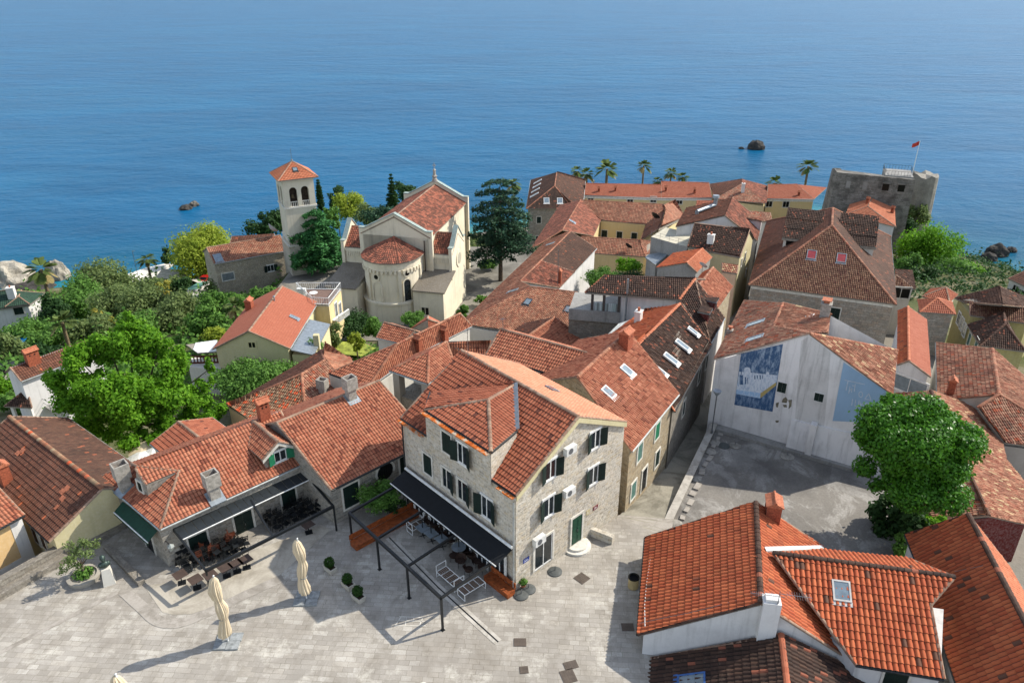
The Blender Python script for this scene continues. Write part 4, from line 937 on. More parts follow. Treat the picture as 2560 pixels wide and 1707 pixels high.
h.wallpoly([(p.x, p.y) for p in (w0 + ux * LW * .36, w3, w3 + uy * 5.5, w0 + ux * LW * .36 + uy * 5.5)], -9, zT - .15, W_['white'])
pw = V((L1.x, L1.y, 0)) - V((ed_.y, -ed_.x, 0)) * .3; h.wallpoly([(p.x, p.y) for p in (w3 - uy * .3, V((L1.x, L1.y, 0)), V((L2.x, L2.y, 0)), bk2 - ux * .3)], -9, L1.z - .15, W_['white'])
mb = MB()
for k in (.02, .16, .34): q = w0 + ux * (LW * k); mb.box((q.x, q.y, zT - 2.3), (.28, .28, 2.15), math.atan2(ux.y, ux.x))
mb.build('post', flat('post_dark', '#4a4440', .8), h.root)
mb = MB(); mb.ob(w0 + V((0, 0, -2.4)) - uy * .25 - ux * 2.3, ux * (LW * .36 + 2.3), uy * .22, V((0, 0, .25 - 0))); mb.ob(V((w0.x, w0.y, zT - 3.4)) - uy * .3 - ux * 2.3, ux * (LW * .36 + 2.3), uy * .3, V((0, 0, 1.15))); mb.build('parapet', W_['grey'], h.root)
mb = MB(); mb.ob(V((w0.x, w0.y, zT - 2.2)) + ux * .5 - uy * .1, ux * (LW * .36 - .7), uy * .08, V((0, 0, .95))); gb_ = NT('glass_block'); gpos = gb_.pos(); gbr = gb_.n('TexBrick', {'Vector': gb_.n('TexCoord').outputs['Object'], 'Color1': rgb('#aeb6b6'), 'Color2': rgb('#8fa09d'), 'Mortar': rgb('#6f7573'), 'Scale': 1, 'Mortar Size': .02, 'Brick Width': .2, 'Row Height': .2}); mb.build('glass_block_wall', gb_.out(gbr.outputs[0], .25, .5), h.root)
mb = MB(); p_ = P(zk(795, 545), zT - 4); p_ = vwall(zk(795, 545), w0 - uy * .3, w3 - uy * .3); t_ = V((p_.x, p_.y, zT + 1.8)); mb.tube(p_ - V((0, 0, 1)), t_, .1, n=8); mb.build('vent_pipe', M['zinc'], h.root)
h.win(zk(1038, 415), .7, .6, 'dark', M['whitepaint'])
h.chim(zk(1400, 330), 'pipe', h=.1) if False else None
for bl, br, el, er, apx in (((1700, 590), (1765, 600), 0, 0, 0), ((1775, 455), (1840, 470), 0, 0, 0)): pass
def shed_dormer(h, f0, f1, back0, z_up, mat):
 """long flat-roofed dormer: front foot f0,f1 (pixels on the roof), top back at pixel back0"""
 R = h.onroof(f0); p, n = R[1], R[2]; dd = V((n.x, n.y, 0)).normalized(); t_ = V((-dd.y, dd.x, 0)); q = h.onroof(f1)[1]; w_ = abs((q - p).dot(t_)); sg = 1 if (q - p).dot(t_) > 0 else -1
 o = p; tl = o + V((0, 0, z_up)); e = t_ * (w_ * sg); sl_ = V((0, 0, .06))
 s_ = (o - tl).dot(n) / (-dd + sl_).dot(n); bk = tl + (-dd + sl_) * s_
 mb = MB(); mb.poly([o, o + e, tl + e, tl]); mb.poly([o, tl, bk]); mb.poly([o + e, bk + e, tl + e]); D = mb.build('dormer', W_['red'], h.root)
 q0 = tl + dd * .15 + V((0, 0, .05)); h.roof([[q0 - e * .12, q0 + e * 1.12, bk + e * 1.12 + V((0, 0, .05)), bk - e * .12 + V((0, 0, .05))]], mat, parent=D, reg=False, trim=M['zinc'], caps=False, **KFLAT)
 g = MB(); g.ob(o + e * .15 + V((0, 0, z_up * .3)) + dd * .01, e * .7, V((0, 0, z_up * .6)), dd * .03); g.build('pane', M['glass'], D)
try:
 shed_dormer(h, zk(1690, 560), zk(1738, 530), 0, 1.1, T['dark']); shed_dormer(h, zk(1765, 432), zk(1806, 412), 0, 1.1, T['dark'])
except Exception as e: print('SHED', e)
# ================================================================== roofs down the slope
h = H['redslope'] = House('house', 'patchy red roofed house above the alley between terrace house and orange gable', 'house', -8)
r1, r2 = P(zm(545, 1310), 4.2), P(zm(700, 1118), 4.2)
f_ = lambda p: dn(p, r1, r2, 31, -1)
l1, l2 = f_(zm(968, 1575)), f_(zm(985, 1290)); r1b = r1 - (r2 - r1) * .35; l1b = f_(zm(700, 1500)); lz = (l1.z + l2.z) / 2; l1.z = l2.z = lz; l1, l2 = P(zm(968, 1575), lz), P(zm(985, 1290), lz)
ud = (r2 - r1).normalized(); l2 = r2 + (l2 - r2) - ud * (l2 - r2).dot(ud); l1 = r1b + (l2 - r2)
h.roof([[r1b, l1, l2, r2]], T['new'], **KOLD); h.roof([[r2, r2 + (r2 - l2) * .45 + V((0, 0, (l2.z - r2.z) * .9)), r1b + (r1b - l1) * .45 + V((0, 0, (l1.z - r1b.z) * .9)), r1b]], T['bright'], **KOLD)
cb = RB(); h.cap(cb, r1b, r2, V((0, 0, 1)), .14, .05); cb.build('ridge', T['canal'], h.root); h.walls(S_['alley'], over=.2, zb=-10)
h.dish(zm(560, 1200), .55)
h = H['orangegable'] = House('house', 'orange roofed house with a bare grey plank gable next to the vine covered yard', 'house', -9)
l, r = P(zm(0, 1125), .8), P(zm(500, 1178), .2); A = vwall(zm(375, 1065), l, r); F = P(zm(570, 888), A.z); s_ = F - A
h.roof([[l, A, F, l + s_]], T['bright'], **KNEW); h.roof([[A, r, r + s_, F]], T['orange'], **KNEW); h.walls(W_['grey'], over=.15)
cb = RB(); h.cap(cb, A, F, V((0, 0, 1)), .14, .05); cb.build('ridge', T['orange'], h.root)
h = H['yellowstrip'] = House('outhouse', 'narrow yellowish tiled roof beside a brown pillar on the alley edge', 'outhouse', -9)
a, b, r1, r2, c, d = gable1(zm(810, 1170), zm(990, 1200), .2, zm(810, 1065), zm(1003, 1095), 22, 1); h.roof([[a, b, r2, r1]], T['multi'], **KOLD); h.walls(W_['pink'], over=.1)
h = H['brownchim'] = House('house', 'dark brown tiled house with a lone pale chimney in the middle of its slope', 'house', -11)
a, b, r1, r2, c, d = gable1(zm(385, 872), zm(1030, 992), .6, zm(475, 580), zm(1147, 662), 32, 1); h.roof([[a, b, r2, r1], [r1, r2, c, d]], T['dark'], **KOLD); h.walls(W_['cream'], over=.2); h.chim(zm(665, 830), 'white', .9, .7, 1.3)
for px in (zm(1090, 985), zm(1045, 1060), zm(1100, 1180)): h.win(px, .7, 1.1, 'dark')
h = H['duct'] = House('house', 'red roofed house with a shiny bent metal duct and patched tiles', 'house', -12)
l, r = P(zm(240, 622), 1.6), P(zm(1240, 792), -1.2); A = vwall(zm(845, 485), l, r); F = P(zm(932, 268), A.z); s_ = F - A; l.z = l.z
h.roof([[l, A, F, l + s_]], T['brownred'], **KOLD); h.roof([[A, r, r + s_, F]], T['patch'], **KOLD); h.walls(W_['white'], over=.15)
R = h.onroof(zm(500, 470)); R2_ = h.onroof(zm(720, 385))
if R and R2_:
 mb = MB(); u_ = V((0, 0, .45)); p0, p1 = R[1] + u_, R2_[1] + u_; mb.tube(p0 - u_, p0, .3, n=10); mb.tube(p0, p1, .3, n=10); mb.tube(p1, p1 + V((0, 0, 1.1)), .3, n=10); mb.tube(p1 + V((0, 0, 1.1)), p1 + V((0, 0, 1.5)), .55, .5, n=12); mb.build('duct', M['zinc'], h.root, smooth=False)
dormer(h, zm(1160, 660), zm(1290, 690), zm(1100, 600), zm(1335, 630), zm(1215, 590), T['old'], W_['white'], None) if False else None
for px in (zm(1235, 470), zm(1210, 590)):
 R = h.onroof(px)
 if R:
  f0 = R[1]; n = R[2]; dd = V((n.x, n.y, 0)).normalized(); t_ = V((-dd.y, dd.x, 0)); e0 = f0 + dd * 1.2
  q = [e0 - t_ * 1.3 + V((0, 0, .9)), e0 + t_ * 1.3 + V((0, 0, .9)), f0 - dd * 1.5 + t_ * 1.3 + V((0, 0, 1.3)), f0 - dd * 1.5 - t_ * 1.3 + V((0, 0, 1.3))]
  mb = MB(); mb.prism([e0 - dd * .2 - t_ * 1.15 - V((0, 0, 1.2)), e0 - dd * .2 + t_ * 1.15 - V((0, 0, 1.2)), f0 - dd * 1.4 + t_ * 1.15 - V((0, 0, 1.2)), f0 - dd * 1.4 - t_ * 1.15 - V((0, 0, 1.2))], 2.05); D = mb.build('dormer', W_['white'], h.root); h.roof([q], T['old'], parent=D, reg=False, **KOLD)
h = H['flatroof'] = House('flat_roof', 'sunlit pale concrete roof terrace between the yellow courtyard and the dark brown roof', 'roof terrace', -11)
q = [P(zm(-60, 745), .2), P(zm(385, 870), .2), P(zm(440, 700), .2), P(zm(120, 630), .2)]
h.wallpoly([(p.x, p.y) for p in q], -12, .2, W_['grey'], lid=plaster('terrace_pale', '#b9b3a0', '#5d5844', .5, 0))
h.bars([(q[0] + V((0, 0, .9)), q[1] + V((0, 0, .9))), (q[0] + V((0, 0, .45)), q[1] + V((0, 0, .45)))] + [(q[0].lerp(q[1], k / 4), q[0].lerp(q[1], k / 4) + V((0, 0, .95))) for k in range(5)], .02, M['metal'], 'railing')
h = H['porch'] = House('lean_to', 'rusty tin and grey sheet lean to roofs below the pale roof terrace', 'lean-to', -11)
q = [P(zm(-130, 1000), -2.2), P(zm(-10, 1090), -2.2), P(zm(230, 890), -1.6), P(zm(10, 880), -1.6)]; q[3] = pl3(zm(0, 880), *q[:3]); h.roof([q], M['zinc'], tw=.2, tr=3, amp=.025, jit=0, caps=False); h.walls(W_['grey'], over=.2)
# ================================================================== yellow courtyard house
zC = -11.5
h = H['court'] = House('courtyard_house', 'yellow courtyard house with four tiled wings round a small inner court', 'house', -21)
Lr1, Lr2 = P(zl(580, 718), zC + 2.6), P(zl(790, 370), zC + 2.6)
f_ = lambda p: dn(p, Lr1, Lr2, 26, 1); e1, e2 = f_(zl(210, 940)), f_(zl(555, 432)); ez = (e1.z + e2.z) / 2; e1, e2 = P(zl(210, 940), ez), P(zl(548, 432), ez)
h.roof([[e1, Lr1, Lr2, e2][::-1]], T['patch'], gutter=M['gutterw'], **KFAR)
e1b = P(zl(240, 945), ez);
g_ = lambda p: dn(p, Lr1, Lr2, 26, -1); i1, i2 = g_(zl(940, 785)), g_(zl(1025, 603)); iz = (i1.z + i2.z) / 2; i1, i2 = P(zl(940, 785), iz), P(zl(1025, 603), iz)
Lr0 = Lr1 + (Lr1 - Lr2) * .12
h.roof([[Lr1, i1, i2, Lr2]], T['patch'], **KFAR)
Br2 = P(zl(1742, 420), Lr2.z); j1, j2 = i2, P(zl(1540, 650), i2.z); B3_ = P(zl(1768, 480), Lr2.z - .8)
h.roof([[j1, j2, B3_, Br2, Lr2]], T['canal'], **KFAR)
k1, k2 = P(zl(1490, 830), i2.z), P(zl(1690, 700), Lr2.z - .4); h.roof([[j2, k1, k2, B3_]], T['brownred'], **KFAR)
h.roof([[B3_, k2, P(zl(1990, 560), i2.z - 1), P(zl(1850, 400), i2.z - .5), Br2]], T['canal'], caps=False, **KFAR)
# front wing
w1, w2 = P(zl(950, 985), iz - .6), P(zl(1540, 1022), iz - .6); t1, t2 = slope(zl(800, 790), w1, w2, 25, 1), slope(zl(1465, 832), w1, w2, 25, 1); t1.z = t2.z = (t1.z + t2.z) / 2
h.roof([[w1 - (w2 - w1) * .2, w2, t2, t1]], T['canal'], **KFAR)
h.roof([[w2, P(zl(1640, 940), iz - .6), P(zl(1600, 830), t2.z - .3), t2]], T['canal'], **KFAR)
cb = RB()
for s0, s1 in ((Lr1, Lr2), (Lr2, Br2), (i2, Lr2), (t1, t2), (w2, t2), (e1, Lr1)): h.cap(cb, s0, s1, V((0, 0, 1)), .15, .05)
cb.build('ridge', T['canal'], h.root)
sh_ = lambda p, q: (p.x + q[0], p.y + q[1])
h.wallpoly([(i2.x, i2.y), (j2.x, j2.y), (j2.x + .6, j2.y + 5), (i2.x - 1, i2.y + 5)], -22, iz - .15, W_['yellow'])
h.wallpoly([(e1.x + .4, e1.y + .3), (i1.x - .2, i1.y), (i2.x - .2, i2.y), (Lr2.x, Lr2.y + 1), (e2.x + .4, e2.y)], -22, min(ez, iz) - .25, W_['yellow'])
h.wallpoly([(w1.x - 2, w1.y + .3), (w2.x - .3, w2.y + .3), (t2.x, t2.y + .2), (t1.x, t1.y + .2)], -22, w1.z - .1, W_['yellow'])
h.wallpoly([(j2.x + .1, j2.y), (k1.x + .1, k1.y), (k2.x, k2.y), (B3_.x + 3, B3_.y)], -22, iz - .3, W_['yellow'])
for px in (zl(1065, 762), zl(1238, 778), zl(1408, 792)): h.win(px, 1.2, 1.7, 'closed')
h.skyl(zl(690, 620), .9, 1.3); h.skyl(zl(1425, 520), 1.1, 1.1)
h.dish(zl(1635, 650), 1.0, M['dishblack']); h.dish(zl(1330, 985), .8, M['dishblack'])
# ================================================================== brown roof with many roof lights
zK = -14.5
h = H['skylights'] = House('house', 'grey house with brown roof full of white roof lights beside the long yellow building', 'house', -26)
a, b = P(zl(165, 470), zK), P(zl(700, 468), zK); A = slope(zl(492, 208), a, b, 33, 1); F = P(zl(515, 53), A.z); s_ = F - A
lf, rf = P(zl(215, 140), zK), P(zl(845, 150), zK); rn = P(zl(828, 355), zK)
h.roof([[a, b, A]], T['dark'], **KFAR); h.roof([[lf, a, A, F]], T['brown'], gutter=M['gutterw'], **KFAR)
h.roof([[b, rn, rf, F, A]], T['brown'], gutter=M['gutterw'], **KFAR)
cb = RB()
for s0, s1 in ((a, A), (b, A), (A, F)): h.cap(cb, s0, s1, V((0, 0, 1)), .15, .05)
cb.build('ridge', T['canal'], h.root); h.wallpoly([(p.x, p.y) for p in (a + V((.4, .4, 0)), b + V((-.2, .4, 0)), rn + V((-.4, 0, 0)), rf + V((-.4, -.3, 0)), lf + V((.4, -.3, 0)))], -28, zK - .12, S_['grey'])
for px in (zl(398, 378), zl(552, 380)): h.skyl(px, 1.35, 1.7, frame=M['whitepaint'])
for px in (zl(300, 158), zl(290, 205), zl(275, 258), zl(262, 312), zl(730, 170), zl(720, 268), zl(710, 325)): h.skyl(px, .9, 2.2, frame=M['whitepaint'])
for px in (zl(310, 600), zl(300, 820)): h.win(px, 1.0, 1.6, 'closed')
# ================================================================== long yellow building on the shore
zY = -15.5
h = H['yellowlong'] = House('long_building', 'long pale yellow building with light red roof along the palms on the shore', 'building', -27)
def seg(e0, e1, t0, t1, mat=T['far'], deg=20, rise=None):
 a, b = P(e0, zY), P(e1, zY); z1, z2 = slope(t0, a, b, deg, 1), slope(t1, a, b, deg, 1); z = (z1.z + z2.z) / 2; z1, z2 = P(t0, z), P(t1, z)
 h.roof([[a, b, z2, z1]], mat, gutter=M['whitepaint'], **KFAR); h.roof([[z1, z2, z2 * 2 - b - V((0, 0, 2 * (z - zY))), z1 * 2 - a - V((0, 0, 2 * (z - zY)))]], mat, **KFAR)
 cb = RB(); h.cap(cb, z1, z2, V((0, 0, 1)), .15, .05); cb.build('ridge', mat, h.root)
 h.wallpoly([(a.x, a.y + .3), (b.x, b.y + .3), (b.x, b.y + 8), (a.x, a.y + 8)], -28, zY - .1, W_['yellow'])
 mb = MB(); mb.ob(V((a.x, a.y + .25, zY - .75)), V((b.x - a.x, b.y - a.y, 0)), V((0, .3, 0)), V((0, 0, .6))); mb.build('cornice', M['whitepaint'], h.root); return a, b, z1, z2
seg(zl(835, 318), zl(1720, 345), zl(850, 180), zl(1715, 195)); seg(zl(1720, 345), zm(690, 272), zl(1720, 158), zm(650, 85))
a_, b_, z1, z2 = seg(zm(1360, 280), zm(1935, 285), zm(1372, 108), zm(1730, 105))
e_ = P(zm(1975, 120), zY); er = P(zm(1935, 285), zY); h.roof([[er, P(zv(1003, 245), zY), z2]], T['far'], **KFAR)
for px in (zl(908, 358), zl(1362, 375), zl(1630, 365), zl(1930, 385)): h.win(px, 1.5, 1.5, 'dark')
for px in (zm(1385, 340), zm(1592, 345)): h.win(px, 1.6, 1.7, 'dark')
for px in (zl(1000, 275), zl(1190, 268), zl(1770, 265), zm(470, 210), zm(1745, 245)): h.chim(px, 'brick', .5, .4, .8)
# gabled middle block
h = H['midgable'] = House('building', 'old red gabled building standing in the middle of the long yellow building', 'building', -27)
R0, R1 = P(zm(1053, 97), -12.8), P(zm(1050, 42), -12.8); EL, ER = P(zm(720, 285), -15.3), P(zm(1352, 338), -14.6); LF_, RF_ = P(zm(655, 100), -15.0), P(zm(1370, 122), -14.4)
h.roof([[LF_, EL, R0, R1]], T['brownred'], **KFAR); h.roof([[EL, ER, R0]], T['old'], **KFAR); h.roof([[ER, RF_, R1, R0]], T['patch'], **KFAR)
h.wallpoly([(p.x, p.y) for p in (EL + V((.3, .3, 0)), ER + V((-.3, .3, 0)), RF_ + V((-.3, 0, 0)), LF_ + V((.3, 0, 0)))], -28, -15.4, W_['yellow'])
h.chim(zm(1060, 200), 'white', .9, .7, 2.2)
h = H['redsheet'] = House('outhouse', 'flat looking bright red sheet roof behind the metal duct', 'outhouse', -18)
q = [P(zm(478, 470), -4), P(zm(880, 440), -4), P(zm(872, 310), -2.4), P(zm(498, 298), -2.4)]; q[3] = pl3(zm(498, 298), *q[:3]); h.roof([q], T['far'], caps=False, **KFAR); h.walls(W_['pale'], over=.2)
h = H['lowold'] = House('outhouse', 'low jumble of old tiled lean to roofs below the gabled red building', 'outhouse', -20)
q = [P(zm(1080, 560), -4.5), P(zm(1420, 560), -4.5), P(zm(1400, 450), -3.6), P(zm(1150, 430), -3.6)]; q[3] = pl3(zm(1150, 430), *q[:3]); h.roof([q], T['old'], **KFAR); h.walls(W_['pale'], over=.2)
# ================================================================== palace with brown hipped roof
zP = -1.2
h = H['palace'] = House('palace', 'big square stone house with a steep brown hipped roof, two red blinds and stepped dormers', 'house', -9)
a, b = P(zn(130, 957), zP), P(zn(1652, 1162), zP); A = slope(zn(990, 345), a, b, 33, 1); F = P(zn(1000, 168), A.z)
lf, rf = P(zn(318, 300), zP), P(zn(1595, 460), zP); ux = (b - a).normalized()
nr = (F - A).cross(b - A)
h.roof([[a, b, A]], T['palace'], **KOLD); h.roof([[b, rf, F, A]], T['brown'], gutter=M['gutter'], **KFLAT); h.roof([[lf, a, A, F]], T['brownred'], gutter=M['gutter'], **KFLAT); h.roof([[rf, lf, F]], T['brownred'], **KFLAT)
cb = RB()
for s0, s1 in ((a, A), (b, A), (A, F), (F, lf), (F, rf)): h.cap(cb, s0, s1, V((0, 0, 1)), .17, .05)
cb.build('ridge', T['canal'], h.root)
h.walls(S_['palace'], over=.3, zb=-14)
mb = MB(); q = ux * 1; nf = V((ux.y, -ux.x, 0)); mb.ob(a + ux * .3 - nf * .3 + V((0, 0, -.55)), b - a - ux * .6, nf * .12, V((0, 0, .35))); mb.build('cornice', M['whitestone'], h.root)
for px in (zn(780, 650), zn(1088, 685)): h.skyl(px, 1.2, 1.5, blind=flat('red_blind', '#8f3038', .6) if px[0] < 2040 else bpy.data.materials['red_blind'])
h.win(zn(1012, 1280), 1.2, 2.3, 'closed')
def louvre(h, px, wd, sgn, n=3):
 R = h.onroof(px)
 if not R: print('NOROOF louvre'); return
 dd, t_, up = nf, ux * sgn, V((0, 0, 1)); o = R[1]; mb = MB(); k0 = 1.5
 a_, b_ = (o, o + t_ * wd); q = [a_ - up * .6, b_ - up * .6, b_ + up * k0, a_ + up * k0]
 if sgn < 0: q = [q[1], q[0], q[3], q[2]]
 mb.poly(q); e_ = -dd * 5.5 + up * 1.6
 mb.poly([a_ - up * .6, a_ + up * k0, a_ + e_ + up * k0, a_ + e_ - up * .6]); D = mb.build('dormer', W_['pale'], h.root)
 g = MB(); g.ob(q[0] + (q[1] - q[0]) * .08 + up * 1.0 + dd * .01, (q[1] - q[0]) * .4, up * .8, dd * .03); g.build('pane', M['darkglass'], D)
 for j in range(n):
  q0 = o + up * (k0 + j * .95) - dd * (j * 1.75) + dd * .3 - t_ * .25; w2 = t_ * (wd + .4); sl = -dd * 1.9 + up * .95
  f_ = [q0, q0 + w2, q0 + w2 + sl, q0 + sl]; h.roof([f_], T['dark'], parent=D, reg=False, caps=False, thick=.35, **KOLD)
louvre(h, zn(478, 572), 4.6, 1); louvre(h, zn(1402, 672), 4.6, -1)
h = H['palannex'] = House('outhouse', 'small hipped brown annex with a dark opening on the seaward side of the palace', 'outhouse', -12)
a, b = P(zn(1640, 985), -3.2), P(zn(1850, 1000), -3.2); A = slope(zn(1640, 850), a, b, 28, 1); c = P(zn(1820, 805), -2.6); h.roof([[a, b, A]], T['palace'], **KOLD); h.roof([[b, c, P(zn(1640, 800), A.z), A]], T['brown'], **KOLD)
h.wallpoly([(p.x, p.y) for p in (a, b - ux * .4, c - ux * .4, a + V((0, 5, 0)))], -14, -3.4, W_['pale']); h.win(zn(1700, 1040), 2.4, 1.6, 'dark')
# ================================================================== white house with the painted wall
KBm = P((1780, 1058), -1.2); zM = above((0, 898), KBm)
h = H['mural'] = House('mural_house', 'white plastered house with a faded blue wall painting facing the concrete yard', 'house', -1.2)
l = P(zh(95, 290), zM); Rb = P(zh(1530, 1330), -1.2); r = vwall(zh(1762, 622), l, Rb); A = vwall(zh(985, 52), l, Rb)
lf = P(zv(440, 1015), zM + .0); rp_ = pl3(zv(640, 1192), l, A, lf); rq = pl3(zv(705, 1035), l, A, lf)
h.roof([[l, A, rp_, rq, lf]], T['old'], trim=M['whiteplaster'], **KOLD)
rf = P(zv(1485, 1357), r.z + .9); rA = A
h.roof([[A, r, rf]], T['multi'], capm=T['canal'], **KOLD)
s1, s2 = P(zv(1012, 1240), A.z - .4), P(zv(1032, 1112), A.z - .9)
h.roof([[rp_, A, s1]], T['canal'], **KOLD); h.roof([[rp_, s1, s2, rq]], T['canal'], **KOLD)
cb = RB()
for s0, s_1 in ((A, rf), (rp_, rq), (A, rp_), (rq, s2)): h.cap(cb, s0, s_1, V((0, 0, 1)), .15, .05)
cb.build('ridge', T['multi'], h.root)
nw = V(((r - l).y, -(r - l).x, 0)).normalized(); nw = nw if nw.y < 0 else -nw
WL0, WL1 = l + (r - l).normalized() * .15, r - (r - l).normalized() * .1
mb = MB(); Lw = math.hypot(WL1.x - WL0.x, WL1.y - WL0.y)
q = [V((WL0.x, WL0.y, -7)), V((WL1.x, WL1.y, -7)), V((WL1.x, WL1.y, r.z - .12)), V((A.x, A.y, A.z - .14)), V((WL0.x, WL0.y, l.z - .12))]
mb.poly(q); mb.poly([V((WL0.x, WL0.y, -7)), V((WL0.x, WL0.y, l.z - .12)), V((lf.x, lf.y, l.z - .12)), V((lf.x, lf.y, -7))]); mb.poly([V((WL1.x, WL1.y, -7)), V((rf.x, rf.y, -7)), V((rf.x, rf.y, rf.z - .1)), V((WL1.x, WL1.y, r.z - .12))])
mb.poly([V((s1.x, s1.y, -7)), V((s2.x, s2.y, -7)), V((s2.x, s2.y, s2.z - .1)), V((s1.x, s1.y, s1.z - .1))])
mb.poly([V((rf.x, rf.y, -7)), V((s2.x, s2.y, -7)), V((s2.x, s2.y, s2.z - .1)), V((rf.x, rf.y, rf.z - .1))])
WALL = mb.build('wall', W_['mural'], h.root); h.wl.append((q[0], q[1], V((q[1].x, q[1].y, A.z)), V((q[0].x, q[0].y, A.z))))
for px, w_, h_ in ((zh(728, 553), .72, .95), (zh(1073, 645), .72, .75)): h.win(px, w_, h_, 'closed', fr=M['whiteplaster'], fw=.05)
for px in (zv(525, 1172), zv(515, 1277)): h.skyl(px, .85, 1.6)
h.skyl(zv(828, 1125), .8, 2.2, frame=M['whitepaint'])
R = h.onroof(zv(990, 1120))
h.chim(zv(985, 1130), 'stone', .9, .8, 1.3); h.chim(zv(340, 1240), 'stone', .4, .4, .3)
QW = (q[0], q[1])
wp = lambda p, k=.0: vwall(p, QW[0], QW[1]) + nw * k
def decal(h, pts, k, mat, name='mural', par=None):
 mb = MB(); a = [wp(p, k) for p in pts]; b = [wp(p, -.01) for p in pts]; n = len(a)
 if newell(a).dot(nw) < 0: a.reverse(); b.reverse()
 mb.add(a + b, [tuple(range(n))] + [(i, n + i, n + (i + 1) % n, (i + 1) % n) for i in range(n)]); return mb.build(name, mat, par or h.root)
def scruffy(name, c1, c2, lo, hi, sc=2.2):
 t = NT(name); p = t.scale(t.pos(), (1.6, 1.6, .55)); return t.out(t.ramp(t.noise(p, sc, 8, .75), [(lo, rgb(c1)), (hi, rgb(c2))]), .9, .2)
m1 = scruffy('mural_deep_blue', '#3d5878', '#a9b9c8', .46, .7); m2 = scruffy('mural_navy', '#3a5577', '#93a7bb', .46, .74); m3 = scruffy('mural_white', '#c9cfd6', '#7d98b5', .47, .66, 4.5); m4 = scruffy('mural_light_blue', '#8fb0d0', '#c9d3dc', .4, .75, 4); m5 = scruffy('mural_ochre', '#b59d5a', '#8d8a72', .4, .7, 6); m6 = scruffy('blue_panel', '#8fabc4', '#87a0b6', .4, .75, .6)
MU = decal(h, [zh(345, 240), zh(738, 148), zh(640, 780), zh(283, 715)], .008, m1); decal(h, [zh(345, 240), zh(738, 148), zh(688, 440), zh(330, 405)], .012, m1, 'painted_sky', MU)
decal(h, [zh(330, 405), zh(688, 440), zh(678, 505), zh(527, 612), zh(303, 575)], .012, m3, 'townscape', MU)
decal(h, [zh(303, 572), zh(527, 605), zh(525, 655), zh(300, 612)], .016, m4, 'quay', MU); decal(h, [zh(527, 608), zh(676, 503), zh(672, 535), zh(525, 655)], .016, m5, 'quay', MU)
decal(h, [zh(298, 614), zh(525, 656), zh(672, 536), zh(640, 780), zh(283, 715)], .014, m2, 'water', MU)
dome = [zh(372 + 32 - 32 * math.cos(k * math.pi / 8), 395 - 30 * math.sin(k * math.pi / 8)) for k in range(9)] + [zh(436, 525), zh(372, 525)]
decal(h, dome, .018, m3, 'tower', MU);
for x0, y0, x1, y1 in ((332, 435, 365, 525), (382, 455, 395, 520), (470, 440, 480, 475), (495, 438, 503, 470), (520, 436, 530, 476), (405, 460, 412, 520), (345, 400, 352, 430), (545, 440, 552, 470)):
 decal(h, [zh(x0, y0), zh(x1, y0 + 3), zh(x1, y1 + 3), zh(x0, y1)], .022, m2, 'window_mark', MU)
dome = [zh(580 + 14 - 14 * math.cos(k * math.pi / 6), 420 - 12 * math.sin(k * math.pi / 6)) for k in range(7)] + [zh(608, 445), zh(580, 445)]; decal(h, dome, .018, m3, 'dome', MU)
decal(h, [zh(985, 75), zh(1180, 225), zh(1165, 500), zh(1120, 925), zh(850, 845), zh(905, 120)], .004, plaster('grey_render', '#c9c6c2', '#57534e', .45, .7), 'render_patch')
BP = decal(h, [zh(1303, 318), zh(1705, 590), zh(1655, 790), zh(1500, 880), zh(1200, 865)], .012, m6, 'blue_panel')
def strokes(paths, wd=.07):
 mb = MB()
 for pth in paths:
  for i in range(len(pth) - 1):
   a, b = wp(zh(*pth[i]), .014), wp(zh(*pth[i + 1]), .014); d_ = (b - a).normalized(); s_ = d_.cross(nw) * wd / 2; mb.ob(a - s_, b - a, s_ * 2, nw * .006)
 mb.build('lettering', flat('chalk_writing', '#b3bfca', .9), BP)
ring = [(1463 + 18 * math.cos(k * math.pi / 6), 618 + 26 * math.sin(k * math.pi / 6)) for k in range(13)]
strokes([[(1310, 483), (1500, 525)], [(1345, 492), (1325, 580)], [(1362, 545), (1350, 612)], [(1358, 585), (1382, 560), (1376, 600)], [(1382, 535), (1412, 540)], [(1412, 520), (1402, 592)], ring, [(1500, 660), (1538, 610), (1560, 672), (1500, 660)],
         [(1388, 660), (1378, 722)], [(1415, 668), (1408, 725), (1440, 732), (1448, 672)], [(1426, 730), (1418, 765)], [(1462, 690), (1455, 750)], [(1455, 722), (1488, 700), (1482, 756)], [(1512, 700), (1505, 762)], [(1512, 700), (1605, 715)]])
pm = flat('bare_render', '#77705f', .95, var=.3)
for pts in ([(735, 660), (765, 640), (782, 670), (770, 700), (725, 690)], [(785, 670), (822, 668), (815, 730), (788, 755), (795, 705)], [(735, 715), (770, 712), (775, 740), (745, 738)], [(665, 862), (700, 860), (695, 880), (670, 880)], [(670, 700), (700, 690), (690, 740), (672, 735)]):
 decal(h, [zh(*p) for p in pts], .01, pm, 'bare_patch')
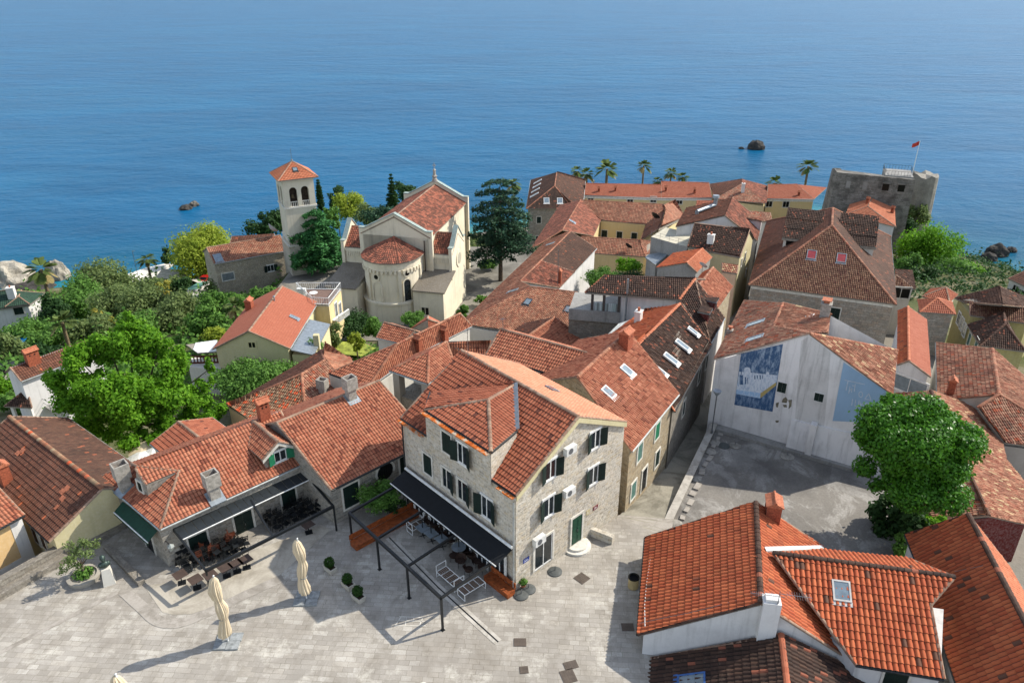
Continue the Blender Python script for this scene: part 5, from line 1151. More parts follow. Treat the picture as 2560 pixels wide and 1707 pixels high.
# lower sloping buttress wall of the mural house
W2 = [zh(820, 850), zh(1175, 940), zh(1430, 985), zh(1520, 1300), zh(985, 1165), zh(760, 1100)]
bt = [wp(p, 0) for p in W2]; mb = MB(); o_ = nw * .55; zt_ = -1.3
top0, top1 = bt[0], bt[2]
mb.add([top0, top1, top1 + o_ * .3, top0 + o_ * .3, V((top0.x, top0.y, -1.3)) + o_, V((top1.x + (top1 - top0).normalized().x * 4, top1.y + (top1 - top0).normalized().y * 4, -1.3)) + o_, V((top1.x, top1.y, top1.z)) + (top1 - top0).normalized() * 4 + o_ * .3 - V((0, 0, .6))], [(3, 2, 1, 0)[::-1], (4, 5, 6, 2, 3)]);
mb.poly([top0, top0 + o_ * .3, V((top0.x, top0.y, -1.3)) + o_, V((top0.x, top0.y, -1.3))]); mb.build('buttress', W_['mural'], h.root)
pc = wp(zh(1040, 870), .1); mb = MB(); mb.box((pc.x + nw.x * .3, pc.y + nw.y * .3, -1.3), (.5, .7, pc.z + 1.3), math.atan2((r - l).y, (r - l).x)); mb.build('pilaster', W_['mural'], h.root)
h.dish(zh(1765, 665), .4, M['dishgrey'], on='wall') if False else None
# ================================================================== houses on the right
h = H['lightgable'] = House('house', 'narrow house with bright new red gable roof and a white front with grid window', 'house', -5)
l, r, A, F, l2, r2 = gable2(zo(385, 1162), zo(770, 1302), zo(520, 1115), zo(508, 490), .6); rz = r.z
h.roof([[l, A, F, l2]], T['bright'], **KNEW); h.roof([[A, r, r2, F]], T['smooth'], **KFLAT); h.walls(W_['white'], over=.25, zb=-7)
cb = RB(); h.cap(cb, A, F, V((0, 0, 1)), .14, .05); cb.build('ridge', T['orange'], h.root)
W = h.win(zo(520, 1400), 3.4, 1.6, 'glass', M['whitepaint'])
for c_ in W.children: c_.data.materials[0] = M['skyglass']
h = H['pyr1'] = House('tower_house', 'square stone house with a red pyramid roof behind the bright new gable roof', 'house', -9)
zz = -2.6; q = [P(zo(645, 553), zz), P(zo(1058, 583), zz), P(zo(915, 420), zz), P(zo(617, 415), zz)]; A = slope(zo(845, 393), q[0], q[1], 30, 1)
q[2] = q[1] + (q[3] - q[0]); h.roof([[q[0], q[1], A], [q[1], q[2], A], [q[2], q[3], A], [q[3], q[0], A]], T['far'], capm=T['orange'], **KNEW); h.walls(S_['palace'], over=.3, zb=-13)
h = H['pyr2'] = House('house', 'red hipped roof peeping out between the pyramid roof and the trees by the cove', 'house', -13)
zz = -5; q = [P(zo(670, 375), zz), P(zo(985, 445), zz), P(zo(1082, 352), zz)]; A = slope(zo(945, 268), q[0], q[1], 26, 1); q3 = q[0] + (q[2] - q[1]); h.roof([[q[0], q[1], A], [q[1], q[2], A], [q[2], q3, A], [q3, q[0], A]], T['far'], **KNEW); h.walls(W_['pale'], over=.3, zb=-15)
# yellow house with dark roofs
zX = -3.8
h = H['olive'] = House('house', 'olive yellow house with several dark tiled hipped wings at the right edge', 'house', -10)
a, b = P(zo(1340, 942), zX), P(zo(1870, 1012), zX); A = slope(zo(1632, 690), a, b, 33, 1); F = P(zo(1608, 560), A.z); lf = P(zo(1192, 700), zX); rf = b + (lf - a)
h.roof([[a, b, A]], T['dark'], **KOLD); h.roof([[lf, a, A, F]], T['dark'], **KOLD); h.roof([[b, rf, F, A]], T['brown'], **KOLD)
cb = RB()
for s0, s1 in ((a, A), (b, A), (A, F)): h.cap(cb, s0, s1, V((0, 0, 1)), .16, .05)
cb.build('ridge', T['brown'], h.root); h.wallpoly([(p.x, p.y) for p in (a + V((.3, .4, 0)), b + V((0, .4, 0)), rf, lf + V((.4, 0, 0)))], -13, zX - .1, W_['olive'])
zX2 = -3.0; e0_, e1_ = P(zo(1225, 592), zX2), P(zo(1900, 690), zX2); t0 = slope(zo(1220, 428), e0_, e1_, 22, 1); t1 = slope(zo(1900, 515), e0_, e1_, 22, 1)
h.roof([[e0_, e1_, t1, t0]], T['palace'], **KOLD);
g0, g1 = P(zo(1567, 262), t0.z + 1.6), P(zo(1598, 480), t0.z + 1.6); f0 = P(zo(1050, 388), t0.z - .9); g1 = P(zo(1590, 470), t0.z + 1.6)
h.roof([[f0, P(zo(1170, 440), t0.z - .6), g1, g0]], T['brown'], **KOLD); h.roof([[g0, g1, P(zo(1900, 500), t0.z - .3), P(zo(1880, 395), t0.z - .6)]], T['brown'], **KOLD)
h.wallpoly([(p.x, p.y) for p in (e0_ + V((.2, .3, 0)), e1_ + V((0, .3, 0)), V((g0.x + 8, g0.y, 0)), V((f0.x + .5, f0.y, 0)))], -14, zX2 - .1, W_['olive'])
for k, px in enumerate((zo(1095, 625), zo(1130, 690), zo(1160, 760))): h.win(px, 1.0, 1.6, 'glass', M['whitepaint'])
for px in (zo(1215, 870), zo(1300, 930)): h.win(px, 1.0, 1.6, 'closed', sh=M['shutterg'])
# old tiled houses
h = H['oldright'] = House('old_house', 'broad old house with brown speckled roof, brick chimney and pale ridge near the right edge', 'house', -4)
zz = 0.0; a, b = P(zo(848, 1490), zz), P(zo(833, 905), zz); r1, r2 = slope(zo(1555, 1490), a, b, 24, -1), slope(zo(1482, 978), a, b, 24, -1); r1.z = r2.z = (r1.z + r2.z) / 2; r1, r2 = P(zo(1560, 1500), r1.z), P(zo(1482, 978), r1.z)
a2 = a - (b - a) * .12
h.roof([[b, a2, r1, r2]], T['old'], gutter=M['gutterw'], capm=T['canal'], **KOLD); c = r2 * 2 - b; d = r1 * 2 - a2; c.z = d.z = zz;
h.roof([[r2, r1, d, c]], T['canal'], **KOLD)
e0_ = P(zp(1285, 685), zz - .3); e1_ = P(zp(1560, 720), zz - .3); v0 = pl3(zp(1010, 322), b, a2, r1)
h.roof([[v0, e0_, e1_, d + (c - d) * .02, r1]], T['old'], caps=False, **KOLD)
cb = RB(); h.cap(cb, r1, r2, V((0, 0, 1)), .17, .05); h.cap(cb, r1, v0, V((0, 0, 1)), .15, .05); h.cap(cb, r1, d, V((0, 0, 1)), .15, .05); cb.build('ridge', T['canal'], h.root)
h.walls(W_['pale'], faces=[[b, a2, r1, r2], [r2, r1, d, c]], over=.3, zb=-7)
h.chim(zo(985, 1500), 'brick', .7, .6, 1.3)
h = H['bigold'] = House('old_house', 'large old roof of weathered brown pink tiles behind the round green tree', 'house', -3)
R1, R2 = P(zp(528, 150), 1.6), P(zp(1120, 1435), 1.6)
f_ = lambda p: dn(p, R1, R2, 22, 1); pts = [zp(1182, 388), zp(1302, 862), zp(1500, 1105)]; q = [f_(p) for p in pts]; q4 = f_(zp(1520, 1525))
h.roof([[R1, R2, q4, q[2], q[1], q[0]]], T['multi'], capm=T['canal'], **KOLD)
g_ = lambda p: dn(p, R1, R2, 26, -1); q = [g_(zp(150, 200)), g_(zp(430, 1500))]; q[0].z = q[1].z = (q[0].z + q[1].z) / 2; q = [P(zp(150, 200), q[0].z), P(zp(430, 1500), q[1].z)]
h.roof([[R1, q[0], q[1], R2]], T['old'], **KOLD)
cb = RB(); h.cap(cb, R1, R2, V((0, 0, 1)), .16, .05); cb.build('ridge', T['brown'], h.root)
h.walls(W_['red'], over=.3, zb=-5)
h = H['edgehouse'] = House('house', 'pale grey house with dark windows at the right edge above the cove', 'house', -24)
zz = -13.5; a, b = P(zo(1655, 290), zz - 3), None; e0_, e1_ = P(zo(1660, 168), zz), P(zo(1900, 230), zz); t0, t1 = slope(zo(1690, 160), e0_, e1_, 14, 1), P(zo(1980, 150), zz + 1.6)
l, r = P(zo(1662, 168), zz), P(zo(1950, 300), zz); uxr = (r - l).normalized(); vy = V((-uxr.y, uxr.x, 0)); h.roof([[l, r, r + vy * 4 + V((0, 0, 1.6)), l + vy * 4 + V((0, 0, 1.6))], [l + vy * 4 + V((0, 0, 1.6)), r + vy * 4 + V((0, 0, 1.6)), r + vy * 8, l + vy * 8]], T['brownred'], **KFAR); h.walls(W_['pale'], over=.3)
for px in (zo(1745, 292), zo(1825, 350)): h.win(px, 1.2, 1.5, 'dark')
h = H['orangehip'] = House('house', 'orange hipped house standing under the grey fortress wall', 'house', -22)
zz = -11.5; a, b = P(zn(1135, 232), zz), P(zn(1655, 362), zz); A = slope(zn(1360, 150), a, b, 26, 1); F = P(zn(1422, 22), A.z); lf = P(zn(1195, 70), zz); rf = P(zn(1625, 75), zz)
h.roof([[a, b, A], [b, rf, F, A], [lf, a, A, F]], T['orange'], **KFAR); h.walls(W_['white'], over=.4, zb=-25)
for px in (zn(1355, 120), zn(1610, 215), zn(1190, 100)): h.chim(px, 'brick', .6, .5, 1.0)
# ================================================================== foreground, right
zF = 1.6; KBIG = dict(tw=.28, tr=.44, amp=.06, jit=.006)
h = H['front'] = House('house', 'white house with bright orange red roof, square white chimney and a cross wing', 'house', 0)
l, r, A, F, l2, r2 = gable2(zf(112, 1178), zf(1845, 1395), zf(1102, 925), zf(1062, 115), zF)
FL = P(zf(172, 397), zF)
h.roof([[l, A, F, FL]], T['bright'], gutter=M['gutter'], capm=T['dark'], **KBIG)
cr0 = P(zf(1200, 522), A.z - .12); cr1 = P(zg(885, 748), A.z - .12)
RS = lambda p: pl3(p, A, F, r)
vb = RS(zf(1872, 1402)); vt = RS(zf(1195, 530)); bk0, bk1 = RS(zf(1130, 485)), RS(zf(1592, 472)); rF = RS(zf(1600, 470))
h.roof([[A, r, vb, vt]], T['bright'], **KBIG); h.roof([[F, A, vt, bk0]], T['bright'], **KNEW) if False else None
h.roof([[F, A, vt, bk1, rF]], T['bright'], **KBIG)
f_ = lambda p: dn(p, cr0, cr1, 24, -1)
ce0, ce1 = f_(zg(125, 1425)), f_(zg(805, 1535)); ez = (ce0.z + ce1.z) / 2; ce0, ce1 = P(zg(122, 1424), ez), P(zg(805, 1535), ez); cv = pl3(zg(700, 965), cr0, cr1, ce0); cst = pl3(zf(1245, 560), cr0, cr1, ce0)
h.roof([[cr0, ce0, ce1, cv, cr1]], T['bright'], gutter=M['gutter'], tw=.3, tr=.46, amp=.085, jit=.006, sub=7)
g_ = lambda p: dn(p, cr0, cr1, 24, 1); b0, b1 = g_(zf(1600, 492)), g_(zg(525, 605)); h.roof([[cr0, cr1, b1, b0]], T['bright'], **KBIG)
cb = RB()
for s0, s1 in ((A, F), (cr0, cr1)): h.cap(cb, s0, s1, V((0, 0, 1)), .17, .06)
cb.build('ridge', T['dark'], h.root)
mb = MB(); mb.tube(cr0 + V((0, 0, .0)), vb + V((0, 0, .06)), .07, n=6); mb.build('valley_gutter', M['gutter'], h.root)
mb = MB(); mb.ob(bk0 + V((0, 0, .02)), bk1 - bk0, V((0, -.35, .0)), V((0, 0, .12))); mb.build('flashing', M['whitepaint'], h.root)
ul = (FL - l).normalized(); ug = (r - l).normalized()
h.wallpoly([(p.x, p.y) for p in (l + ug * .35 + ul * .12, A + ul * .12, vb - ug * .2 + ul * .12, vb + ul * 4, FL + ug * 6, FL + ug * .35)], -5, [l.z - .0, A.z - .16, vb.z - .1, vb.z - .3, zF - .2, zF - .2], W_['white'])
h.wallpoly([(p.x, p.y) for p in (ce0 + V((.2, .3, 0)), ce1 + V((0, .3, 0)), cr1 + V((0, 0, 0)), cr0)], -5, ez - .1, W_['white'])
h.win(zg(420, 1560), 1.2, 1.4, 'closed')
h.skyl(zg(10, 860), 1.0, 1.25, frame=flat('skylight_old', '#b5b2ac', .6))
h.chim(zf(1190, 225), 'brick', 1.15, .9, .95)
# square rendered chimney on the gable with aerial
c_ = vwall(zf(1150, 1130), l, r); ang_ = math.atan2(ug.y, ug.x); mb = MB(); zt_ = above(zf(1170, 905), c_); mb.box((c_.x, c_.y + .1, c_.z - 2.2), (.95, .75, zt_ - c_.z + 2.2), ang_); mb.box((c_.x, c_.y + .1, zt_), (.7, .5, .18), ang_); ch = mb.build('chimney', W_['white'], h.root)
mb = MB(); t_ = V((c_.x + .2, c_.y - .25, zt_)); mb.tube(t_ - V((0, 0, .8)), t_ + V((0, 0, .9)), .02, n=6)
bt = t_ + V((0, 0, .55)); bx = V((-.96, .18, 0)); by = V((.2, .98, 0)); mb.tube(bt - bx * .3, bt + bx * 1.5, .016, n=5)
for k in range(13): q = bt + bx * (1.5 - k * .1); w_ = .12 + .02 * k; mb.tube(q - by * w_, q + by * w_, .006, n=4)
bt2 = t_ + V((0, 0, .75)); mb.tube(bt2, bt2 - bx * 1.7, .016, n=5)
for k in range(10): q = bt2 - bx * (.4 + k * .13); mb.tube(q - by * .28, q + by * .28, .006, n=4)
mb.build('aerial', M['metal'], ch)
# wires over the tiles
mb = MB(); pts = [h.onroof(p) for p in (zf(248, 378), zf(215, 560), zf(180, 780), zf(165, 950), zf(168, 1120))]; pts = [p[1] + V((0, 0, .1)) for p in pts if p]
for i in range(len(pts) - 1): mb.tube(pts[i], pts[i + 1], .025, n=5)
mb.build('cable', M['whitepaint'], h.root)
mb = MB(); pts = [h.onroof(p) for p in (zf(130, 1100), zf(330, 1055), zf(510, 1020), zf(700, 975), zf(880, 925), zf(1060, 880))]; pts = [p[1] + V((0, 0, .16)) for p in pts if p]
for i in range(len(pts) - 1): mb.tube(pts[i], pts[i + 1], .012, n=5); mb.tube(pts[i], pts[i] - V((0, 0, .2)), .012, n=4)
mb.build('lightning_wire', M['metal'], h.root)
# right-hand wing house
h = H['front2'] = House('house', 'long bright orange red roofed house running out of the lower right corner', 'house', 0)
ze2 = zF + .1; e0_, e1_ = P(zg(508, 420), ze2), P(zg(905, 1575), ze2 - 0);
R0, R1 = P(zg(992, 265), ze2 + 3.0), P(zg(1423, 1085), ze2 + 3.0); R1 = R0 + (R1 - R0) * 1.8
n_ = (R1 - R0).cross(e0_ - R0); e1_ = hit(zg(905, 1575), R0, n_); em = hit(zg(610, 672), R0, n_); ev = hit(zg(700, 965), R0, n_); e2_ = e1_ + (e1_ - ev) * .8
h.roof([[e0_, em, ev, e2_, R1, R0]], T['bright'], tw=.3, tr=.46, amp=.07, jit=.006, sub=5, capm=T['dark'], gutter=M['gutter'])
g_ = R0 * 2 - e0_; g2 = R1 * 2 - e2_; g_.z = e0_.z; g2.z = e2_.z; h.roof([[R0, R1, g2, g_]], T['orange'], **KNEW)
cb = RB(); h.cap(cb, R0, R1, V((0, 0, 1)), .17, .06); cb.build('ridge', T['dark'], h.root)
ur = (R1 - R0).normalized(); h.wallpoly([(p.x, p.y) for p in (e0_ + V((.3, 0, 0)) + ur * .15, em + V((.3, 0, 0)), ev + V((.35, 0, 0)), e2_ + V((.35, 0, 0)), g2, g_ + ur * .2)], -5, ze2 - .2, W_['white'])
for sg_ in ((zg(1090, 690), zg(1210, 655)),):
 mb = MB(); pts = [h.onroof(p) for p in (zg(880, 720), zg(1000, 695), zg(1110, 672), zg(1205, 650))]; pts = [p[1] + V((0, 0, .15)) for p in pts if p]
 for i in range(len(pts) - 1): mb.tube(pts[i], pts[i + 1], .012, n=5); mb.tube(pts[i], pts[i] - V((0, 0, .2)), .012, n=4)
 mb.build('lightning_wire', M['metal'], h.root)
# dark low roof at the bottom edge
h = H['bottom'] = House('house', 'low house with blackened tiles and a blue framed roof light at the bottom edge', 'house', 0)
fo_ = V((-ug.y, ug.x, 0)); fo_ = -fo_ * .1 if fo_.y > 0 else fo_ * .1
R0, q0 = vwall(zf(1262, 1165), l, A) + fo_, vwall(zf(150, 1372), l, A) + fo_; R1 = P(zf(1312, 1575), R0.z); ud = (R1 - R0).normalized(); R1 = R0 + ud * 9; q0 = q0 + (q0 - R0) * .09
h.roof([[R0, q0, q0 + ud * 9, R1]], T['dark'], tw=.28, tr=.44, amp=.07, jit=.01, sub=5, gutter=M['gutter'])
m0 = R0 * 2 - q0; m0.z = q0.z; m1 = m0 + ud * 9; h.roof([[R0, R1, m1, m0]], T['dark'], tw=.28, tr=.44, amp=.07, jit=.01, sub=5)
cb = RB(); h.cap(cb, R0, R1, V((0, 0, 1)), .17, .06); cb.build('ridge', T['main'], h.root)
h.wallpoly([(p.x, p.y) for p in (q0 + V((.3, -.1, 0)), q0 + ud * 9 + V((.3, 0, 0)), m1, m0 - V((.3, .1, 0)))], -5, min(q0.z, m0.z) - .2, W_['white'])
h.skyl(zf(545, 1590), 1.5, 1.6, frame=flat('roof_light_blue', '#3c5f94', .5))
# ================================================================== foreground, left
h = H['left'] = House('house', 'cream house with big brown roof patched with a few bright orange tiles', 'house', -5)
zL_ = 1.9; b = P(za(437, 1402), zL_); e0_ = P(za(212, 1182), zL_); r2 = slope(za(912, 930), e0_, b, 27, 1); r1 = P(za(82, 290), r2.z); a = r1 + (b - r2); a.z = zL_
# align the ridge to the eave
c = r2 * 2 - b; d = r1 * 2 - a; c.z = d.z = zL_
h.roof([[a, b, r2, r1]], T['brownred'], gutter=M['gutter'], **KFLAT); h.roof([[r1, r2, c, d]], T['brown'], gutter=M['gutterw'], **KFLAT)
cb = RB(); h.cap(cb, r1, r2, V((0, 0, 1)), .16, .05); cb.build('ridge', T['mossy'], h.root)
h.walls(W_['cream'], over=.35, rake=.15, zb=-6); h.chim(za(60, 870), 'brick', .8, .7, 1.3)
for px in (za(320, 1350), za(390, 1400)): h.win(px, .75, 1.3, 'closed', sh=flat('shutter_brown', '#4a3826', .7) if px == za(320, 1350) else bpy.data.materials['shutter_brown'])
n_ = (b - a).cross(r1 - a).normalized(); n_ = n_ if n_.z > 0 else -n_; u_ = (b - a).normalized(); v_ = n_.cross(u_)
for px, k in ((za(163, 618), 2), (za(208, 592), 2), (za(560, 960), 2), (za(602, 928), 2), (za(560, 1020), 2), (za(508, 1100), 1)):
 p = hit(px, a, n_) + n_ * .05; mb = MB(); mb.ob(p - u_ * .12 * k - v_ * .18, u_ * .24 * k, v_ * .36, n_ * .03); mb.build('replaced_tile', M['terracotta'], h.root)
h = H['left2'] = House('house', 'orange plastered house with white corner strips cut by the left edge of the view', 'house', -4)
zL2 = 2.6; b = P(za(216, 1166), zL2); a0 = P(za(0, 1284), zL2); ud = (b - a0).normalized(); a = b - ud * 9; nn = V((-ud.y, ud.x, 0));
r2 = slope(za(0, 872), a, b, 27, 1); q = (r2 - b); q = q - ud * q.dot(ud); r2 = b + q * .9; r1 = a + q * .9; c = r2 * 2 - b; d = r1 * 2 - a; c.z = d.z = zL2
h.roof([[a, b, r2, r1], [r1, r2, c, d]], T['new'], gutter=M['gutter'], **KNEW); h.walls(W_['peach'], over=.35, zb=-5)
wl = None
for w_ in h.wl:
 for sgn in (0,): pass
R = h.onwall(za(120, 1400))
if R:
 w_ = [x for x in h.wl if abs((R[1] - x[0]).dot(V(((x[1] - x[0]).y, -(x[1] - x[0]).x, 0)).normalized())) < .05][0]; e = w_[1] if (w_[1].x > w_[0].x) else w_[0]; dd = (w_[1] - w_[0]).normalized(); dd = dd if dd.x > 0 else -dd
 mb = MB(); mb.ob(V((e.x, e.y, -5)) - dd * .8 + R[2] * .002, dd * .8, R[2] * .03, V((0, 0, zL2 + 4.8))); mb.ob(V((e.x, e.y, -5)) - dd * 9 + R[2] * .004, dd * 8.2, R[2] * .03, V((0, 0, 4.4))); mb.ob(V((e.x, e.y, -.6)) - dd * 9 + R[2] * .004, dd * 8.2, R[2] * .03, V((0, 0, .2))) if False else None; mb.build('corner_strip', M['whiteplaster'], h.root)
# ================================================================== white house behind the bright tree
h = H['white'] = House('house', 'white house with dark red roof and two orange chimneys behind the bright green tree', 'house', -9)
zW = -2.0; a, b = P(zd(190, 1115), zW), P(zd(905, 845), zW); r1, r2 = slope(zd(350, 880), a, b, 24, 1), slope(zd(895, 672), a, b, 24, 1); r1.z = r2.z = (r1.z + r2.z) / 2; r1 = P(zd(335, 905), r1.z)
ud = (b - a).normalized(); q = r1 - a; q -= ud * q.dot(ud); r1, r2 = a + q, b + q
c = r2 * 2 - b; d = r1 * 2 - a; c.z = d.z = zW; h.roof([[a, b, r2, r1]], T['brownred'], gutter=M['gutterw'], **KFLAT); h.roof([[r1, r2, c, d]], T['brownred'], gutter=M['gutterw'], **KFLAT); h.walls(W_['white'], over=.3, zb=-12)
h.chim(zd(300, 950), 'brick', 1.25, .7, 1.2, ang=math.atan2(ud.y, ud.x)); h.chim(zd(845, 735), 'brick', .7, .6, 1.3)
p = h.onwall(zd(570, 1290))
if p:
 mb = MB(); o = p[1] - p[3] * 2.0; o.z = -6.0; mb.ob(o, p[3] * 4, p[2] * 1.4, V((0, 0, .15))); bl = mb.build('balcony', W_['grey'], h.root); mb = MB()
 for k in range(9): q = o + p[3] * (k * .5) + p[2] * 1.35; mb.tube(q, q + V((0, 0, 1.1)), .02, n=4)
 for z_ in (.6, 1.1): mb.tube(o + p[2] * 1.35 + V((0, 0, z_)), o + p[3] * 4 + p[2] * 1.35 + V((0, 0, z_)), .025, n=5); mb.tube(o + V((0, 0, z_)), o + p[2] * 1.35 + V((0, 0, z_)), .025, n=5)
 mb.build('railing', M['metal'], bl)
h = H['porchroof'] = House('porch', 'dark tiled porch roof on white posts beside the white house', 'porch', -9)
q = [P(zd(40, 1338), -5.0), P(zd(285, 1352), -5.0), P(zd(240, 1190), -3.6), P(zd(190, 1215), -3.6)]; q[3] = pl3(zd(195, 1215), *q[:3]); h.roof([q], T['dark'], **KOLD)
mb = MB()
for p in (q[0] + V((.5, .4, 0)), q[1] + V((-.5, .4, 0))): mb.box((p.x, p.y, -10), (.3, .3, p.z + 9.9))
mb.build('post', M['whiteplaster'], h.root)
# ================================================================== yellow villa with roof terrace
zV0 = -6.6; Bv = P(ze_(410, 1260), zV0); zV = above((0, ze_(0, 1000)[1]), Bv)
h = H['villa'] = House('villa', 'yellow villa with smooth salmon red gable roof and a white railed terrace annex', 'villa', zV0)
l, r, A, F, l2, r2 = gable2(ze_(312, 1012), ze_(1152, 1006), ze_(703, 815), ze_(1068, 328), zV)
h.roof([[l, A, F, l2], [A, r, r2, F]], T['smooth'], gutter=M['gutterw'], tw=.2, tr=.3, amp=.022, jit=.002, sub=4); h.walls(W_['villa'], over=.3, rake=.25, zb=-10)
h.win(ze_(740, 967), .85, .75, 'dark', fr=W_['villa']); h.skyl(ze_(1192, 672), .7, 1.1); h.chim(ze_(718, 575), 'brick', 1.1, .8, 1.0); h.chim(ze_(985, 490), 'pipe', h=.6)
up = V((0, 0, 1)); ug = (r - l).normalized(); ud = (F - A).normalized()
# lean-to of zinc sheets with chimney
q = [P(ze_(1180, 1002), zV - .9), P(ze_(1385, 830), zV - .9 - .9), P(ze_(1488, 690), zV - 1.8), P(ze_(1345, 690), zV - .8)]
q0, q3 = r + ud * .3 - up * .35, r + ud * 9 - up * .35; q1, q2 = q0 + ug * 2.6 - up * .7, q3 + ug * 2.6 - up * .7
h.roof([[q0, q1, q2, q3]], M['zinc'], tw=.6, tr=6, amp=.02, jit=0, caps=False, name='lean_to_roof'); h.wallpoly([(p.x, p.y) for p in (q0 + ud * .2, q1 + ud * .2 - ug * .15, q2 - ug * .15, q3)], -10, q1.z - .05, W_['villa'])
cc = q1 + ud * 2.6 - ug * .2; mb = MB(); mb.box((cc.x, cc.y, -9), (.65, .65, zV + 9.6 - .2), math.atan2(ug.y, ug.x)); mb.build('chimney', W_['cream'], h.root)
h.win(ze_(1418, 910), .9, 1.9, 'open', fr=W_['villa'])
ch = h.onroof(ze_(395, 905));
if ch:
 h.chim(ze_(400, 925), 'white', .7, .7, 1.0)
# roof terrace annex
zA_ = zV + .6; t = [P(ze_(1400, 492), zA_ - .1), P(ze_(1572, 500), zA_ - .1), P(ze_(1705, 330), zA_ - .1), P(ze_(1225, 332), zA_ - .1)]
h.wallpoly([(p.x, p.y) for p in t], -10, zA_ - .5, W_['yellow'], 'annex', flat('terrace_floor', '#6f5a50', .9))
mb = MB(); segs = []
for i in range(4):
 p, q = t[i], t[(i + 1) % 4]; n = max(2, int((q - p).length / .28)); p, q = V((p.x, p.y, zA_ - .5)), V((q.x, q.y, zA_ - .5)); mb.ob(p - up * .25, q - p, V((0, 0, .12)) * 0 + (q - p).normalized().cross(up) * -.12, up * .3)
 mb.tube(p + up * .95, q + up * .95, .045, n=6)
 for k in range(n): x_ = p.lerp(q, k / n); mb.tube(x_, x_ + up * .95, .022, n=4)
mb.build('railing', M['whitepaint'], h.root)
mb = MB(); c_ = P(ze_(1410, 405), zA_ + .2); mb.tube((c_.x, c_.y, zA_ - .5), (c_.x, c_.y, zA_ + .25), .05, n=6); mb.lathe((c_.x, c_.y, zA_ + .25), [(0, 0), (.55, 0), (.55, .05), (0, .05)], 16); tag(mb.build('round_table', M['whitepaint'], base=(c_.x, c_.y, zA_ - .5)), 'small white round table on the villa roof terrace', 'table')
c_ = P(ze_(1280, 382), zA_); mb = MB(); mb.box((c_.x, c_.y, zA_ - .5), (1.2, .45, .9)); mb.build('air_conditioner', M['acwhite'], h.root)
for px in (ze_(1655, 590), ze_(1700, 590)): h.win(px, .9, 2.2, 'glass', M['whitepaint'])
mb = MB(); b0 = P(ze_(1690, 720), zV - 2.6); b1 = P(ze_(1800, 640), zV - 2.6); o_ = (b1 - b0).normalized(); nn = V((o_.y, -o_.x, 0)); L_ = (b1 - b0).length; mb.ob(b0 - nn * 1.2, b1 - b0, nn * 1.2, up * .15)
for k in range(12): q = b0.lerp(b1, k / 11); mb.box((q.x, q.y, q.z), (.1, .1, .8))
mb.ob(b0 + up * .8 - nn * .1, b1 - b0, nn * .15, up * .1); mb.build('balcony', M['whitepaint'], h.root)
# white terrace canopy left of the villa
h = H['canopy'] = House('canopy', 'white sheet canopy over a terrace with brown railing left of the yellow villa', 'canopy', -9)
q = [P(ze_(150, 1055), zV - .8), P(ze_(375, 1040), zV - .8), P(ze_(360, 915), zV - .5), P(ze_(20, 955), zV - .5)]; q[3] = pl3(ze_(20, 960), *q[:3]); h.roof([q], M['whitepaint'], tw=.5, tr=5, amp=.015, jit=0, caps=False)
h.wallpoly([(p.x, p.y) for p in (P(ze_(50, 1200), -6), P(ze_(400, 1250), -6), P(ze_(400, 1120), -6), P(ze_(70, 1100), -6))], -10, -6.0, W_['pale'])
mb = MB(); p0, p1 = P(ze_(60, 1150), -5.6), P(ze_(385, 1140), -5.6); mb.ob(p0 + up * .55, p1 - p0, V((0, .12, 0)), up * .2); mb.ob(p0 - up * .3, p1 - p0, V((0, .12, 0)), up * .2);
for k in range(9): x_ = p0.lerp(p1, (k + .5) / 9); mb.box((x_.x, x_.y, x_.z - .2), (.12, .1, .8))
mb.build('railing', flat('rail_brown', '#5c2f22', .7), h.root)
# ================================================================== church
zG = -12.2
h = H['church'] = House('church', 'cream coloured church with a rounded apse, stepped gables and mottled red roofs', 'church', zG)
l, r, A, F, l2, r2 = gable2(zt(885, 600), zt(1400, 632), zt(1122, 478), zt(1425, 240), 0.0)
ax = (F - A).normalized(); lx = V((ax.y, -ax.x, 0)); wN = (r - l).dot(lx); mid = (l + r) / 2
fa = A; l = mid - lx * wN / 2; r = mid + lx * wN / 2; A = V((mid.x, mid.y, A.z)); LN = (F - fa).length; F = A + ax * LN; l2, r2 = l + ax * LN, r + ax * LN
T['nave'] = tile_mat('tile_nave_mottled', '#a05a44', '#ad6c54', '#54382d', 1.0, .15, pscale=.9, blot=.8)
h.roof([[l, A, F, l2], [A, r, r2, F]], T['nave'], **KFAR)
h.wallpoly([(p.x, p.y) for p in (l + lx * .3, r - lx * .3, r2 - lx * .3, l2 + lx * .3)], zG - 3, -.1, W_['church'])
def slabgable(base, s, top, wid, thick, zlow, ov=.0, shoulder=.9, name='gable'):
 """gable wall as a slab standing across axis s, with a coping"""
 n = V((-s.y, s.x, 0)); mb = MB(); c_ = base
 pr = [(-wid / 2, zlow), (wid / 2, zlow), (wid / 2, shoulder), (wid / 2 - .9, shoulder), (0, top), (-wid / 2 + .9, shoulder), (-wid / 2, shoulder)]
 f0 = [V((c_.x, c_.y, 0)) + s * x_ + V((0, 0, z_)) for x_, z_ in pr]; f1 = [p + n * thick for p in f0]; m = len(pr)
 mb.add(f0 + f1, [tuple(range(m)), tuple(range(2 * m - 1, m - 1, -1))] + [(i, i + m, (i + 1) % m + m, (i + 1) % m) for i in range(m)])
 g = mb.build(name, W_['church'], h.root); mb = MB()
 for i in range(2, 6): mb.ob(f0[i] - n * .12, f0[i + 1] - f0[i], n * (thick + .24), V((0, 0, .16)))
 mb.build('coping', flat('coping_green_grey', '#8d9a94', .7) if 'coping_green_grey' not in bpy.data.materials else bpy.data.materials['coping_green_grey'], g); return g
slabgable(A + V((0, 0, 0)), lx, A.z + .5, wN + .6, .5, zG - 3, shoulder=.9)
